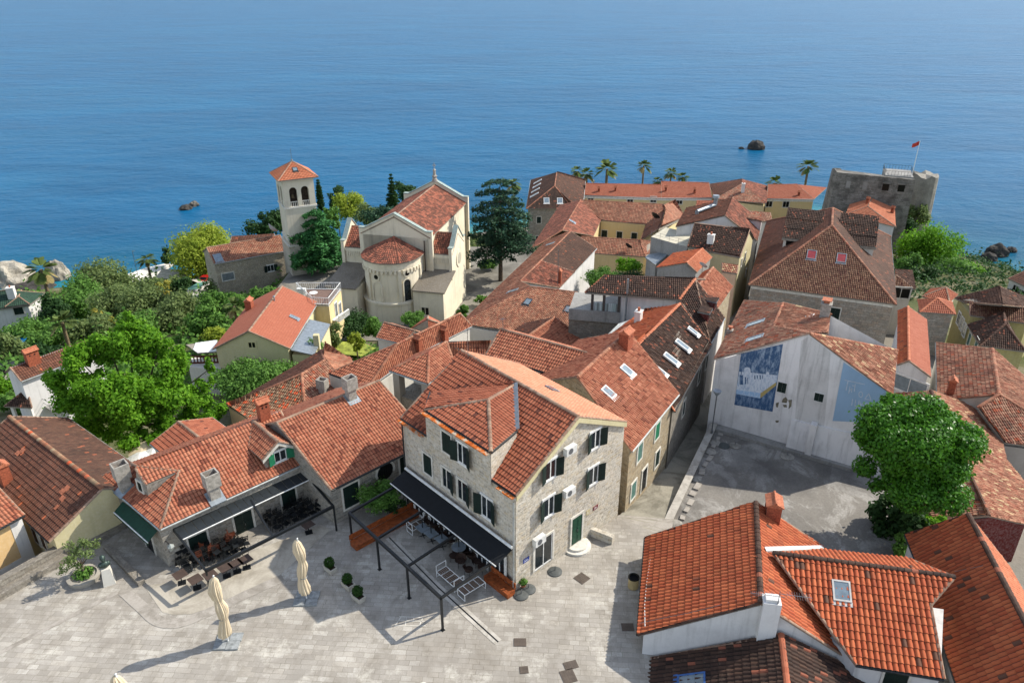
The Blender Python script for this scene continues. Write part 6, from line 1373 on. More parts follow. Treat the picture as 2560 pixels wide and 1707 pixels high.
slabgable(F, lx, F.z + .7, wN + .6, .6, zG - 3, shoulder=1.0)
# finial on the far gable
mb = MB(); mb.lathe((F.x, F.y, F.z + .5), [(.5, 0), (.45, .5), (.3, .7), (.5, 1.0), (.28, 1.2), (.22, 1.9), (.36, 2.0), (.1, 2.3), (.0, 2.35)], 8); mb.box((F.x, F.y, F.z + 2.8), (.12, .12, 1.0)); mb.box((F.x, F.y, F.z + 3.3), (.6, .12, .12), math.atan2(lx.y, lx.x)); mb.build('finial', M['chimconc'], h.root)
# apse
RA = wN * .39; ca = A - ax * .2; zApse = above(zt(1040, 800), ca - ax * (RA + .5)); a0 = math.atan2(-ax.y, -ax.x) - math.pi / 2
NS = 10; arc = [V((ca.x + RA * 1.07 * math.cos(a0 + math.pi * k / NS), ca.y + RA * 1.07 * math.sin(a0 + math.pi * k / NS), zApse)) - ax * 1.6 for k in range(NS + 1)]
arc = [arc[0] + ax * 1.6] + arc + [arc[-1] + ax * 1.6]
tip = V((ca.x, ca.y, zApse + 2.3)) - ax * .3
h.roof([[arc[i], arc[i + 1], tip] for i in range(len(arc) - 1)], T['nave'], caps=False, **KFAR)
cb = RB()
for i in (2, 4, 7, 9): pass
h.cap(cb, arc[4], tip, V((0, 0, 1)), .12, .05); h.cap(cb, arc[8], tip, V((0, 0, 1)), .12, .05); cb.build('ridge', T['nave'], h.root)
ac2 = ca - ax * 1.6
mb = MB(); mb.lathe((ac2.x, ac2.y, 0), [(RA * 1.06, zG - 3), (RA * 1.06, zG + 3.2), (RA * 1.1, zG + 3.3), (RA * 1.1, zG + 3.6), (RA * .98, zG + 3.7), (RA * .98, zApse - 1.3), (RA * 1.0, zApse - 1.3), (RA * 1.0, zApse - .15)], 28, 0, a0, a0 + math.pi)
s0 = lx
mb.ob(V((ac2.x, ac2.y, zG - 3)) - lx * RA * .98, lx * RA * 1.96, ax * 1.8, V((0, 0, zApse - zG + 2.85))); AP = mb.build('apse', W_['church'], h.root)
mb = MB()
for k in range(21):
 an = a0 + math.pi * (k + .5) / 21; q = V((ac2.x + RA * 1.01 * math.cos(an), ac2.y + RA * 1.01 * math.sin(an), zApse - 1.75)); mb.box(q, (.34, .3, .5), an + math.pi / 2)
for k in (0, 4.4, 9.6, 14): an = a0 + math.pi * k / 14; q = V((ac2.x + RA * 1.0 * math.cos(an), ac2.y + RA * 1.0 * math.sin(an), zG + 3.6)); mb.box(q, (.5, .3, zApse - zG - 4.8), an + math.pi / 2)
mb.build('corbel_band', W_['church'], AP)
def arch(h, c_, n_, w_, h_, mat, name='arched_window', fr=True, par=None):
 d_ = V((-n_.y, n_.x, 0)); mb = MB(); rr = w_ / 2
 def ring(R, z0): return [c_ + d_ * (-R) - V((0, 0, h_ / 2 - rr)), c_ + d_ * R - V((0, 0, h_ / 2 - rr))] + [c_ + d_ * (R * math.cos(k * math.pi / 8)) + V((0, 0, h_ / 2 - rr + R * math.sin(k * math.pi / 8))) for k in range(9)]
 o, i = ring(rr + .18, 0), ring(rr, 0); m = len(o)
 mb.add([p + n_ * .12 for p in o] + [p + n_ * .12 for p in i] + [p - n_ * .3 for p in o], [(k, (k + 1) % m, m + (k + 1) % m, m + k) for k in range(1, m)] + [(k, 2 * m + k, 2 * m + (k + 1) % m, (k + 1) % m) for k in range(m)])
 W = mb.build(name, W_['church'], par or h.root); g = MB(); g.poly([p + n_ * .03 for p in i]); g.build('pane', mat, W); return W
for px, w_, h_, mt in ((zt(1018, 1065), 1.3, 4.6, W_['church']), (zt(1232, 1040), 1.1, 4.6, M['glass'])):
 r_ = ray(px); d0 = O - ac2; aa = r_.x ** 2 + r_.y ** 2; bb = 2 * (d0.x * r_.x + d0.y * r_.y); cc = d0.x ** 2 + d0.y ** 2 - (RA * .98) ** 2; s_ = (-bb - math.sqrt(max(0, bb * bb - 4 * aa * cc))) / (2 * aa); c_ = O + r_ * s_; n_ = V((c_.x - ac2.x, c_.y - ac2.y, 0)).normalized(); arch(h, c_, n_, w_, h_, mt, par=AP)
for px in (zt(1003, 918), zt(1226, 890)):
 r_ = ray(px); d0 = O - ac2; aa = r_.x ** 2 + r_.y ** 2; bb = 2 * (d0.x * r_.x + d0.y * r_.y); cc = d0.x ** 2 + d0.y ** 2 - (RA * .98) ** 2; s_ = (-bb - math.sqrt(max(0, bb * bb - 4 * aa * cc))) / (2 * aa); c_ = O + r_ * s_; n_ = V((c_.x - ac2.x, c_.y - ac2.y, 0)).normalized()
 mb = MB(); mb.tube(c_ - n_ * .1, c_ + n_ * .12, .62, n=18); W = mb.build('round_window', W_['church'], AP); mb = MB(); mb.tube(c_ + n_ * .1, c_ + n_ * .14, .36, n=16); mb.build('pane', M['darkglass'], W)
# transepts: short arms with gables facing left and right
tr0 = A + ax * 1.2; WT = 6.5; zTr = -.6
tdepth = wN * .30
for sd in (-1, 1):
 o_ = V((mid.x, mid.y, 0)) + ax * .6 + lx * sd * (wN / 2 - .2); e_ = lx * sd * tdepth
 c0 = o_ + ax * (WT / 2)
 p_ = [o_ + V((0, 0, zTr - 2.0)), o_ + e_ + V((0, 0, zTr - 2.0)), c0 + e_ + V((0, 0, zTr + .4)), c0 + V((0, 0, zTr + .4)), o_ + ax * WT + e_ + V((0, 0, zTr - 2.0)), o_ + ax * WT + V((0, 0, zTr - 2.0))]
 h.roof([[p_[0], p_[1], p_[2], p_[3]], [p_[3], p_[2], p_[4], p_[5]]], T['nave'], **KFAR)
 h.wallpoly([(p.x, p.y) for p in (o_, o_ + e_, o_ + e_ + ax * WT, o_ + ax * WT)], zG - 3, zTr - 2.1, W_['church'])
 gb = c0 + e_; slabgable(gb + lx * sd * .05, ax, zTr + 1.6, WT + .6, .5 * 1, zG - 3, shoulder=zTr - 1.0)
 mb = MB(); ctr = gb + lx * sd * (.05 if sd > 0 else .55); ctr = V((ctr.x, ctr.y, -4.2))
 mb.tube(ctr, ctr + lx * sd * .14, 1.35, n=24); W = mb.build('rose_window', W_['church'], h.root); mb = MB(); mb.tube(ctr + lx * sd * .12, ctr + lx * sd * .17, .9, n=20); mb.build('pane', flat('rose_pane', '#a9a391', .8) if 'rose_pane' not in bpy.data.materials else bpy.data.materials['rose_pane'], W)
 mb = MB()
 for k in range(9):
  q = o_ - ax * .12 + lx * sd * (.4 + k * (tdepth - .8) / 8); mb.box(V((q.x, q.y, zTr - 3.4)), (.22, .2, .8), math.atan2(lx.y, lx.x))
 q = o_ - ax * .06; mb.ob(V((q.x, q.y, zTr - 2.6)), lx * sd * tdepth, ax * -.12, V((0, 0, .45))); mb.build('corbel_band', W_['church'], h.root)
 # low side chapels
 cd = 5.6 if sd > 0 else 7.0; zc_ = -6.6; q0 = o_ - ax * cd + lx * sd * (-1.2); q1 = o_ - ax * cd + lx * sd * (tdepth + .2); q2, q3 = o_ + lx * sd * (tdepth + .2), o_ - lx * sd * 1.2
 h.wallpoly([(p.x, p.y) for p in (q0, q1, q2, q3)], zG - 3, zc_, W_['church'], 'chapel_wall')
 z0_, z1_ = V((0, 0, zc_ + .1)), V((0, 0, zc_ + 1.5)); ovh = lx * sd * .3
 T['slate'] = T.get('slate') or plaster('roof_sheet_brown_grey', '#6f675a', '#3e3a33', .6, .1)
 mb = MB(); a_, b_, c_, d_ = q0 - ax * .3 + z0_, q1 - ax * .3 + ovh + z0_, q2 + ovh + z1_, q3 + z1_; mb.poly([a_, b_, c_, d_] if sd > 0 else [d_, c_, b_, a_]); e_z = V((0, 0, -.18)); mb.poly([a_, a_ + e_z, b_ + e_z, b_]); mb.poly([b_, b_ + e_z, c_ + e_z, c_]); mb.build('chapel_roof', T['slate'], h.root)
h.win(zt(1362, 1170), 1.2, 1.3, 'dark', fr=W_['church'])
R = h.onwall(zt(1380, 800))
mb = MB(); q = P(zt(1385, 960), zG + 6); b_ = r - ax * .25 - lx * .9; mb.tube(V((b_.x, b_.y, zG + 5)), V((b_.x, b_.y, -.4)), .09, n=6); mb.build('downpipe', flat('copper_brown', '#3d2c25', .6), h.root)
# ================================================================== bell tower
zTw = -12.0
h = H['tower'] = House('bell_tower', 'tall square stone bell tower with orange pyramid roof and paired arched openings', 'bell tower', zTw)
Bt = P(zt(398, 900), zTw); zE_ = above(zt(325, 205), Bt); c0 = V((Bt.x, Bt.y, 0)); wT = 5.3
tx = (P(zt(565, 178), zE_) - P(zt(325, 205), zE_)); tx.z = 0; tx.normalize(); ty = V((-tx.y, tx.x, 0))
def ring(k, z): return [V((p.x, p.y, z)) for p in (c0 - tx * k - ty * k, c0 + tx * (wT + k) - ty * k, c0 + tx * (wT + k) + ty * (wT + k), c0 - tx * k + ty * (wT + k))]
def stage(k0, z0, k1, z1, mb):
 a, b = ring(k0, z0), ring(k1, z1)
 for i in range(4):
  j = (i + 1) % 4; mb.poly([a[i], a[j], b[j], b[i]], [(i * 6, z0 + 100), (i * 6 + wT, z0 + 100), (i * 6 + wT, z1 + 100), (i * 6, z1 + 100)])
z1 = zTw + 5.2; z2 = above(zt(370, 660), Bt); z3 = above(zt(365, 420), Bt)
h.root = thing(h.name, h.label, h.cat, (c0.x, c0.y, zTw))
mb = MB(); stage(.35, zTw - 4, .3, z1, mb); stage(.3, z1, .12, z1 + .25, mb); stage(.12, z1 + .25, .05, z2, mb)
WT_ = mb.build('wall', S_['tower'], h.root)
mb = MB(); zO0, zO1 = z3 + .7, zE_ - 1.5
# belfry: corner piers, centre piers, arches above
stage(.0, z2, .0, z3, mb); stage(0, zO1 + .5, 0, zE_ - .05, mb)
mb.poly(ring(0, z3), [(p.x, p.y) for p in ring(0, z3)])
mb.build('belfry_wall', plaster('plaster_tower', '#c3bba8', '#6c6658', .3, .3), h.root); PT = bpy.data.materials['plaster_tower']
mb = MB(); th = math.atan2(tx.y, tx.x); pos_ = [(0, .95), (2.2, .9), (4.35, .95)]; wd = [.95, .9, .95]
for u0 in (0, wT - 1.0):
 for v0 in (0, wT - 1.0): mb.ob(c0 + tx * u0 + ty * v0 + V((0, 0, z3)), tx * 1.0, ty * 1.0, V((0, 0, zO1 + .5 - z3)))
for (o_, e_) in ((c0, tx), (c0 + ty * (wT - .5), tx), (c0, ty), (c0 + tx * (wT - .5), ty)):
 f_ = ty if e_ is tx else tx; mb.ob(o_ + e_ * (wT / 2 - .35) + V((0, 0, z3)), e_ * .7, f_ * .5, V((0, 0, zO1 + .5 - z3)))
 for s0 in (1.0, wT / 2 + .35):
  ww = wT / 2 - 1.35; cx_ = s0 + ww / 2
  pts = [(s0, zO1 + .5), (s0, zO1 - ww / 2)] + [(cx_ - math.cos(k * math.pi / 8) * ww / 2, zO1 - ww / 2 + math.sin(k * math.pi / 8) * ww / 2) for k in range(1, 8)] + [(s0 + ww, zO1 - ww / 2), (s0 + ww, zO1 + .5)]
  f0 = [o_ + e_ * x_ + V((0, 0, z_)) for x_, z_ in pts]; f1 = [p + f_ * .5 for p in f0]; m = len(pts)
  for i in range(m): mb.poly([f0[i], f0[(i + 1) % m], f1[(i + 1) % m], f1[i]])
  tri = tessellate_polygon([f0])
  for t_ in tri: mb.poly([f0[k] for k in t_]); mb.poly([f1[k] for k in t_])
mb.build('belfry_pier', PT, h.root)
mb = MB()
for (o_, e_, f_) in ((c0, tx, ty), (c0, ty, tx), (c0 + ty * (wT - .3), tx, ty), (c0 + tx * (wT - .3), ty, tx)):
 for s0 in (1.0, wT / 2 + .35):
  ww = wT / 2 - 1.35; mb.ob(o_ + e_ * s0 + f_ * .1 + V((0, 0, z3 + .95)), e_ * ww, f_ * .15, V((0, 0, .12)))
  for k in range(4): q = o_ + e_ * (s0 + ww * (k + .5) / 4) + f_ * .18 + V((0, 0, z3)); mb.tube(q, q + V((0, 0, .95)), .07, n=6)
mb.build('balustrade', M['whitestone'], h.root)
mb = MB(); cc_ = c0 + tx * wT / 2 + ty * wT / 2; mb.box((cc_.x, cc_.y, z3 + .02), (wT - 1.5, wT - 1.5, zO1 - z3 + .4), th); mb.build('belfry_shade_box', flat('belfry_shade_brown', '#3a2f25', .9, var=.3), h.root); mb = MB(); mb.lathe(c0 + tx * wT * .3 + ty * .55 + V((0, 0, z3 + 1.6)), [(.4, 0), (.33, .12), (.25, .5), (.15, .65), (0, .7)], 14); mb.build('bell', flat('bronze', '#4a3f2a', .5, .5, .6), h.root)  # dark box added inside the belfry, standing in for its shaded interior
mb = MB()
for z_, k, t_ in ((z2, .16, .3), (z3 - .1, .14, .3), (zE_ - .35, .25, .3), (z1, .4, .2)):
 a = ring(k, z_); mb = MB(); mb.prism(a, t_); mb.build('string_course', M['whitestone'], h.root)
e = ring(.75, zE_); tp = c0 + tx * wT / 2 + ty * wT / 2 + V((0, 0, zE_ + 2.3));
h.faces = []; h.roof([[e[i], e[(i + 1) % 4], tp] for i in range(4)], T['orange'], **KNEW); h.skyl(zt(405, 130), .9, .9, frame=M['gutter'])
mb = MB(); mb.tube(tp, tp + V((0, 0, 2.2)), .04, n=5); mb.lathe(tp, [(.25, 0), (.2, .3), (0, .4)], 8); mb.build('finial', M['metal'], h.root)
# stone house at the foot of the tower
h = H['stonelong'] = House('stone_house', 'long old stone house with pinkish tiled roof at the foot of the bell tower', 'house', -17)
zz = -9.6; a, b = P(zu(1400, 418), zz), P(zu(1885, 330), zz); r1, r2 = slope(zu(1350, 312), a, b, 24, 1), slope(zu(1840, 222), a, b, 24, 1); r1.z = r2.z = (r1.z + r2.z) / 2; r1 = P(zu(1350, 312), r1.z)
s_ = (b - a); r2 = r1 + s_; c, d = r2 * 2 - b, r1 * 2 - a; c.z = d.z = zz; h.roof([[a, b, r2, r1], [r1, r2, c, d]], T['canal'], gutter=M['gutterw'], **KFAR); h.walls(S_['old'], over=.2, zb=-22)
h.win(zu(1768, 445), 1.2, 1.2, 'open'); h.win(zu(1490, 500), 2.0, 1.3, 'closed', sh=M['zinc']); h.skyl(zu(1425, 380), 1.4, 2.0); h.dish(zu(1780, 250), 1.1)
h = H['stonelong2'] = House('house', 'brownish red roof on the seaward side of the long stone house', 'house', -18)
a, b = P(zu(1500, 290), -11), P(zu(1800, 250), -11); r1, r2 = slope(zu(1515, 238), a, b, 22, 1), slope(zu(1790, 222), a, b, 22, 1); h.roof([[a, b, r2, r1]], T['brownred'], **KFAR); h.walls(S_['old'], over=.2, zb=-23)
# ================================================================== green roofed house by the sea, left edge
h = H['greenroof'] = House('house', 'white seaside house with dark green hipped roofs and a pale chimney at the left edge', 'house', -25)
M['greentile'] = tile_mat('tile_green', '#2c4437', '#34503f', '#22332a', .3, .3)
zz = -18; a, b = P(zd(-260, 500), zz), P(zd(262, 435), zz); A1, A2 = slope(zd(-100, 310), a, b, 26, 1), slope(zd(75, 305), a, b, 26, 1); A2 = P(zd(75, 305), A1.z); rf = P(zd(400, 330), zz); lf = a + (rf - b)
h.roof([[a, b, A2, A1], [b, rf, A2], [rf, lf, A1, A2], [lf, a, A1]], M['greentile'], **KFAR); h.walls(W_['white'], over=.5, zb=-28)
a, b = P(zd(45, 452), zz + .2), P(zd(262, 428), zz + .2); A = slope(zd(165, 360), a, b, 28, 1); F = A + (rf - b) * .5; F = P(zd(190, 305), A.z); h.roof([[a, b, A], [b, b + (F - A), F, A], [a + (F - A), a, A, F]], M['greentile'], **KFAR)
h.win(zd(165, 485), 1.5, 1.5, 'closed'); h.chim(zd(110, 355), 'white', 1.2, 1.2, 1.6)
h.wallpoly([(p.x, p.y) for p in (P(zd(-200, 620), -24), P(zd(330, 590), -24), P(zd(330, 500), -24), P(zd(-200, 530), -24))], -30, -21.3, W_['grey'], 'terrace_wall')
# ================================================================== fortress
zFt = -4.6
h = H['fort'] = House('fortress', 'massive dark stone fortress with small square openings and a roof deck above the sea', 'fortress', -27)
p0, p1 = P(zv(1075, 140), zFt), P(zv(1612, 182), zFt); ux = (p1 - p0).normalized(); uy = V((-ux.y, ux.x, 0)); LFt = (p1 - p0).length
h.root = thing(h.name, h.label, h.cat, (p0.x + ux.x * 10, p0.y + uy.y * 8, -30))
mb = MB(); zb0 = -32; b0, b1 = p0 - ux * 1.6 - uy * 2.5, p1 + ux * .4 - uy * 1.2
def quad(mb, a, b, c, d): mb.poly([a, b, c, d], [((p - p0).dot(ux) + (p - p0).dot(uy), p.z + 100) for p in (a, b, c, d)])
at = lambda p, z: V((p.x, p.y, z))
pL = p0 - ux * .8 + uy * 2.0; bL = pL - ux * 1.6 + uy * .5; pLb = pL + uy * 9; bLb = bL + uy * 10; pRb = p1 + uy * 9; bRb = b1 + uy * 10
top = [(p0, zFt), (p1, zFt - .3), (pRb, zFt - 2.0), (pLb, zFt - 1.6), (pL, zFt + .5)]; bot = [b0, b1, bRb, bLb, bL]
for i in range(5):
 j = (i + 1) % 5; quad(mb, at(bot[i], zb0), at(bot[j], zb0), at(top[j][0], top[j][1]), at(top[i][0], top[i][1]))
ins = 1.6; inn = [at(p0 + ux * 1.2 + uy * ins, zFt - 1.6), at(p1 - ux * ins + uy * ins, zFt - 1.6), at(pRb - ux * ins - uy * ins, zFt - 1.6), at(pLb + ux * ins - uy * ins, zFt - 1.6), at(pL + ux * 1.4 + uy * .3, zFt - 1.6)]
for i in range(5):
 j = (i + 1) % 5; a, b = at(top[i][0], top[i][1]), at(top[j][0], top[j][1]); c, d = V((inn[j].x, inn[j].y, top[j][1])), V((inn[i].x, inn[i].y, top[i][1])); quad(mb, a, b, c, d); quad(mb, d, c, inn[j], inn[i])
mb.poly(inn, [(p.x, p.y) for p in inn]); mb.build('wall', S_['fort'], h.root)
h.wl.append((at(b0, zb0), at(b1, zb0), at(p1, zFt), at(p0, zFt)))
for px, st in ((zv(1150, 222), 1), (zv(1265, 232), 1), (zv(1405, 242), 0), (zv(1512, 250), 0)):
 n_ = (at(p1, zFt) - at(b0, zb0)).cross(at(p0, zFt) - at(b0, zb0)).normalized(); c_ = hit(px, at(b0, zb0), n_); n_ = n_ if n_.y < 0 else -n_; s_ = .55 if st else .85
 mb = MB(); mb.ob(c_ - ux * s_ - V((0, 0, 1.0)) + n_ * .05, ux * 2 * s_, n_ * .12, V((0, 0, .25))); mb.ob(c_ - ux * s_ + V((0, 0, .8)) + n_ * .05, ux * 2 * s_, n_ * .12, V((0, 0, .3))); W = mb.build('window', S_['fort'], h.root); mb = MB(); mb.ob(c_ - ux * s_ * .8 - V((0, 0, .75)) + n_ * .02, ux * 1.6 * s_, n_ * .06, V((0, 0, 1.55))); mb.build('opening', M['darkglass'] if not st else W_['grey'], W)
q = p0 + ux * LFt * .62 + uy * 1.2; mb = MB(); mb.ob(at(q, zFt - 1.6), ux * LFt * .36, uy * 7, V((0, 0, 1.6))); D = mb.build('roof_deck', W_['grey'], h.root); mb = MB(); mb.ob(at(q, zFt + .0) + ux * .6 + uy * .6, ux * (LFt * .36 - 1.2), uy * 5.8, V((0, 0, .08))); mb.build('deck_floor', W_['grey'], D); mb = MB()
for e_, L_, o_ in ((ux, LFt * .36, at(q, zFt + .0)), (uy, 7, at(q, zFt + .0)), (ux, LFt * .36, at(q + uy * 7, zFt)), (uy, 7, at(q + ux * LFt * .36, zFt))):
 mb.tube(o_ + V((0, 0, 1.0)), o_ + e_ * L_ + V((0, 0, 1.0)), .03, n=5)
 for k in range(10): mb.tube(o_ + e_ * (L_ * k / 9), o_ + e_ * (L_ * k / 9) + V((0, 0, 1.0)), .025, n=4)
mb.build('railing', M['gutter'], D)
# ruined round bastion on the right
cR = P(zv(1660, 300), -12) + uy * 3; mb = MB(); n = 16; prof = [(4.2, -34), (3.3, -20), (2.9, -7.6)]; rows = []
for rr, z in prof: rows.append([V((cR.x + rr * math.cos(2 * math.pi * k / n), cR.y + rr * math.sin(2 * math.pi * k / n), z + (RND.uniform(-.6, .6) if z > -8 else 0))) for k in range(n)])
for i in range(2):
 for k in range(n): j = (k + 1) % n; mb.poly([rows[i][k], rows[i][j], rows[i + 1][j], rows[i + 1][k]], [(k * 2, rows[i][k].z + 100), (k * 2 + 2, rows[i][j].z + 100), (k * 2 + 2, rows[i + 1][j].z + 100), (k * 2, rows[i + 1][k].z + 100)])
for k in range(n): mb.poly([rows[2][k], rows[2][(k + 1) % n], V((cR.x, cR.y, -7.5))], [(0, 0), (1, 0), (0, 1)])
mb.build('bastion', stone_mat('stone_bastion', '#8c887e', '#a09b90', '#928b7e', '#6d6a61', .6, .3, patch='#4f4c46', pf=.6), h.root)
fp = p1 + uy * 3 - ux * .5; fl = thing('flag', 'red and gold flag on a tall white pole on the fortress deck', 'flag', (fp.x, fp.y, zFt))
mb = MB(); mb.tube(at(fp, zFt - .5), at(fp, zFt + 7.6), .08, .05, n=6); mb.build('pole', M['whitepaint'], fl); mb = MB(); ps = []
for i in range(8):
 for j in range(4): ps.append(at(fp, zFt + 7.5 - j * .3 - i * .09) - ux * (i * .19) + uy * (math.sin(i * .9 + j * .3) * .25))
mb.add(ps, [(i * 4 + j, i * 4 + j + 1, i * 4 + j + 5, i * 4 + j + 4) for i in range(7) for j in range(3)]); mb.build('cloth', flat('flag_red', '#b23a2c', .8), fl)
# ================================================================== setting: ground, sea, square, yard, alley
def ground_mat():
 t = NT('ground_earth'); p = t.pos(); c = t.ramp(t.noise(p, .18, 6, .65), [(.35, rgb('#4a5230')), (.5, rgb('#5f5f40')), (.62, rgb('#7b7461')), (.75, rgb('#8b867b'))])
 c = t.mix(t.ramp(t.noise(p, 2.5, 5, .7), [(.4, 0.0), (.7, .5)]), c, rgb('#343c22')); sp = t.n('SeparateXYZ'); t.put(sp.inputs[0], p); mk = t.math('MULTIPLY', t.math('GREATER_THAN', sp.outputs[0], -9.0), t.math('LESS_THAN', sp.outputs[0], 56.0)); c = t.mix(mk, c, t.mix(t.noise(p, .6, 6), rgb('#6a665e'), rgb('#8a857b'))); t.bump(t.noise(p, 3, 5), .5, .15); return t.out(c, .95, .1)
def street_mat(name, a, b, stain, sc=.5):
 t = NT(name); p = t.pos(); c = t.mix(t.noise(p, sc, 6, .65), rgb(a), rgb(b)); c = t.mix(t.ramp(t.noise(p, sc * .6, 7, .7, .6), [(.45, 0.0), (.62, .8)]), c, rgb(stain)); c = t.mix(t.ramp(t.noise(p, 7, 4), [(.4, 0.0), (.75, .3)]), c, rgb(stain)); t.bump(t.noise(p, 12, 4), .3, .02); return t.out(c, .92, .2)
xs = sorted(set(list(np.arange(-140, 141, 3.0)) + [-600, -400, -300, -220, -180, 180, 220, 300, 400, 600])); ys = sorted(set(list(np.arange(-20, 262, 3.0)) + [-60, -40]))
vs = [(x, y, G(x, y)) for y in ys for x in xs]; n = len(xs)
mb = MB(); mb.add(vs, [(j * n + i, j * n + i + 1, (j + 1) * n + i + 1, (j + 1) * n + i) for j in range(len(ys) - 1) for i in range(n - 1)])
struct(mb.build('terrain', ground_mat(), smooth=True))
# sea
xs = sorted(set(list(np.arange(-320, 321, 8.0)) + [-9000, -4000, -1500, -700, -450, 450, 700, 1500, 4000, 9000])); ys = sorted(set(list(np.arange(120, 420, 6.0)) + [460, 540, 700, 1000, 2000, 4000, 8500]))
mb = MB(); n = len(xs); mb.add([(x, y, -30) for y in ys for x in xs], [(j * n + i, j * n + i + 1, (j + 1) * n + i + 1, (j + 1) * n + i) for j in range(len(ys) - 1) for i in range(n - 1)])
t = NT('sea_water'); at_ = t.n('Attribute', attribute_name='depth'); p = t.pos()
dep = t.math('ADD', at_.outputs['Fac'], t.math('MULTIPLY', t.math('SUBTRACT', t.noise(p, .035, 4), .5), .28))
c = t.ramp(dep, [(.0, rgb('#56988c')), (.05, rgb('#227a80')), (.18, rgb('#0b546c')), (.55, rgb('#0a5072')), (1., rgb('#0d567c'))])
c = t.mix(t.ramp(t.noise(t.scale(p, (1, 2.6, 1)), .012, 6, .65, .6), [(.38, 0.0), (.68, .55)]), c, rgb('#074062')); c = t.mix(t.ramp(t.noise(t.scale(p, (.6, 2, 1)), .006, 5, .6, .8), [(.5, 0.0), (.75, .4)]), c, rgb('#1f688a'))
w1 = t.noise(t.scale(p, (.55, 1.0, 1)), .45, 6, .62, .4); w2 = t.noise(t.scale(p, (.5, 1.0, 1)), .09, 3, .5)
hgt = t.math('ADD', t.math('MULTIPLY', w1, .8), t.math('MULTIPLY', w2, 1.4)); t.bump(hgt, .75, 1.2)
SEA = mb.build('sea', t.out(c, .36, .06)); t.b.inputs['IOR'].default_value = 1.33; struct(SEA)
at_ = SEA.data.attributes.new('depth', 'FLOAT', 'POINT')
at_.data.foreach_set('value', [min(1.0, max(0.0, (y - yshore(x)) / (55 if x < 60 else 120))) for y in ys for x in xs])
# the square
t = NT('square_paving'); p = t.pos(); mp = t.n('Mapping'); t.put(mp.inputs['Vector'], p); mp.inputs['Rotation'].default_value = (0, 0, math.radians(4))
wb = t.n('TexNoise', {'Vector': p, 'Scale': .5, 'Detail': 2}); ad = t.n('VectorMath', operation='MULTIPLY_ADD'); t.put(ad.inputs[0], wb.outputs['Color']); ad.inputs[1].default_value = (.18, .1, 0); t.put(ad.inputs[2], mp.outputs[0])
br = t.n('TexBrick', {'Vector': ad.outputs[0], 'Color1': (0, 0, 0, 1), 'Color2': (1, 1, 1, 1), 'Mortar': (.5, .5, .5, 1), 'Scale': 1, 'Mortar Size': .012, 'Mortar Smooth': .3, 'Brick Width': .62, 'Row Height': .36}); br.offset = .43; br.squash = 1.5; br.squash_frequency = 3
c = t.ramp(br.outputs['Color'], [(.0, rgb('#9c978e')), (.25, rgb('#a8a39a')), (.5, rgb('#afaaa1')), (.75, rgb('#b4aea3')), (1., rgb('#c2beb5'))])
c = t.mix(t.ramp(t.noise(p, .13, 6, .65), [(.36, 0.0), (.66, .7)]), c, rgb('#7f7a72')); c = t.mix(t.ramp(t.noise(p, .055, 4, .6), [(.42, 0.0), (.62, .55)]), c, rgb('#7d776e')); c = t.mix(t.ramp(t.noise(t.scale(p, (1, .6, 1)), .7, 8, .72, .8), [(.44, 0.0), (.68, .7)]), c, rgb('#787166')); c = t.mix(t.ramp(t.noise(p, .45, 6, .75), [(.54, 0.0), (.68, .65)]), c, rgb('#cdc9bd'))
c = t.mix(t.ramp(t.noise(p, 11, 5, .75), [(.4, 0.0), (.72, .5)]), c, rgb('#857e72')); jf = t.math('MULTIPLY', br.outputs['Fac'], t.ramp(t.noise(p, .6, 4), [(.35, .15), (.65, .85)])); c = t.mix(jf, c, t.mix(t.ramp(t.noise(p, .35, 5, .7), [(.6, 0.0), (.66, 1.0)]), rgb('#625b4c'), rgb('#565c30')))
t.bump(t.math('SUBTRACT', t.noise(p, 14, 4), br.outputs['Fac']), .45, .02); PAV = t.out(c, .85, .3)
pl = [P((-260, 1640)), V((-70, -25, 0)), V((45, -25, 0)), V((45, 30, 0)), P((1665, 1352)), P((1600, 1312)), P((1545, 1296)), V((2, 47, 0)), V((-6, 50, 0)), V((-17, 50, 0)), V((-22.5, 44, 0)), _pb]
mb = MB(); mb.poly(pl); mb.build('square', PAV); struct(bpy.data.objects['square'])
def strip(pts, wd, z, name, mat, side=0):
 mb = MB(); L = []
 for i, p_ in enumerate(pts):
  a, b = pts[max(0, i - 1)], pts[min(len(pts) - 1, i + 1)]; d = (b - a).normalized(); n_ = V((-d.y, d.x, 0)); L.append((p_ + n_ * wd / 2, p_ - n_ * wd / 2))
 for i in range(len(L) - 1): mb.poly([V((q.x, q.y, z)) for q in (L[i][1], L[i + 1][1], L[i + 1][0], L[i][0])])
 return struct(mb.build(name, mat))
STR = street_mat('kerb_stone', '#98928a', '#a8a298', '#7a746a', 1.5); BEI = street_mat('terrace_paving', '#a59e90', '#b2ab9d', '#857e71', .7)
mb = MB(); mb.poly([V((q.x, q.y, .014)) for q in (P(zx(985, 1000)), P(zx(800, 1030)), P(zx(900, 1175)), P(zx(960, 1190)), P(zx(1060, 1185)), P(zx(1330, 1100)), P(zx(1560, 960)), P(zx(1830, 720)), P(zx(1780, 690)))]); struct(mb.build('restaurant_terrace', BEI))
def bez(ps, n=24):
 out = []
 for k in range(n + 1):
  t_ = k / n * (len(ps) - 1); i = min(int(t_), len(ps) - 2); u = t_ - i; p0 = ps[max(i - 1, 0)]; p1 = ps[i]; p2 = ps[i + 1]; p3 = ps[min(i + 2, len(ps) - 1)]
  out.append(.5 * ((2 * p1) + (p2 - p0) * u + (2 * p0 - 5 * p1 + 4 * p2 - p3) * u * u + (3 * p1 - p0 - 3 * p2 + p3) * u ** 3))
 return out
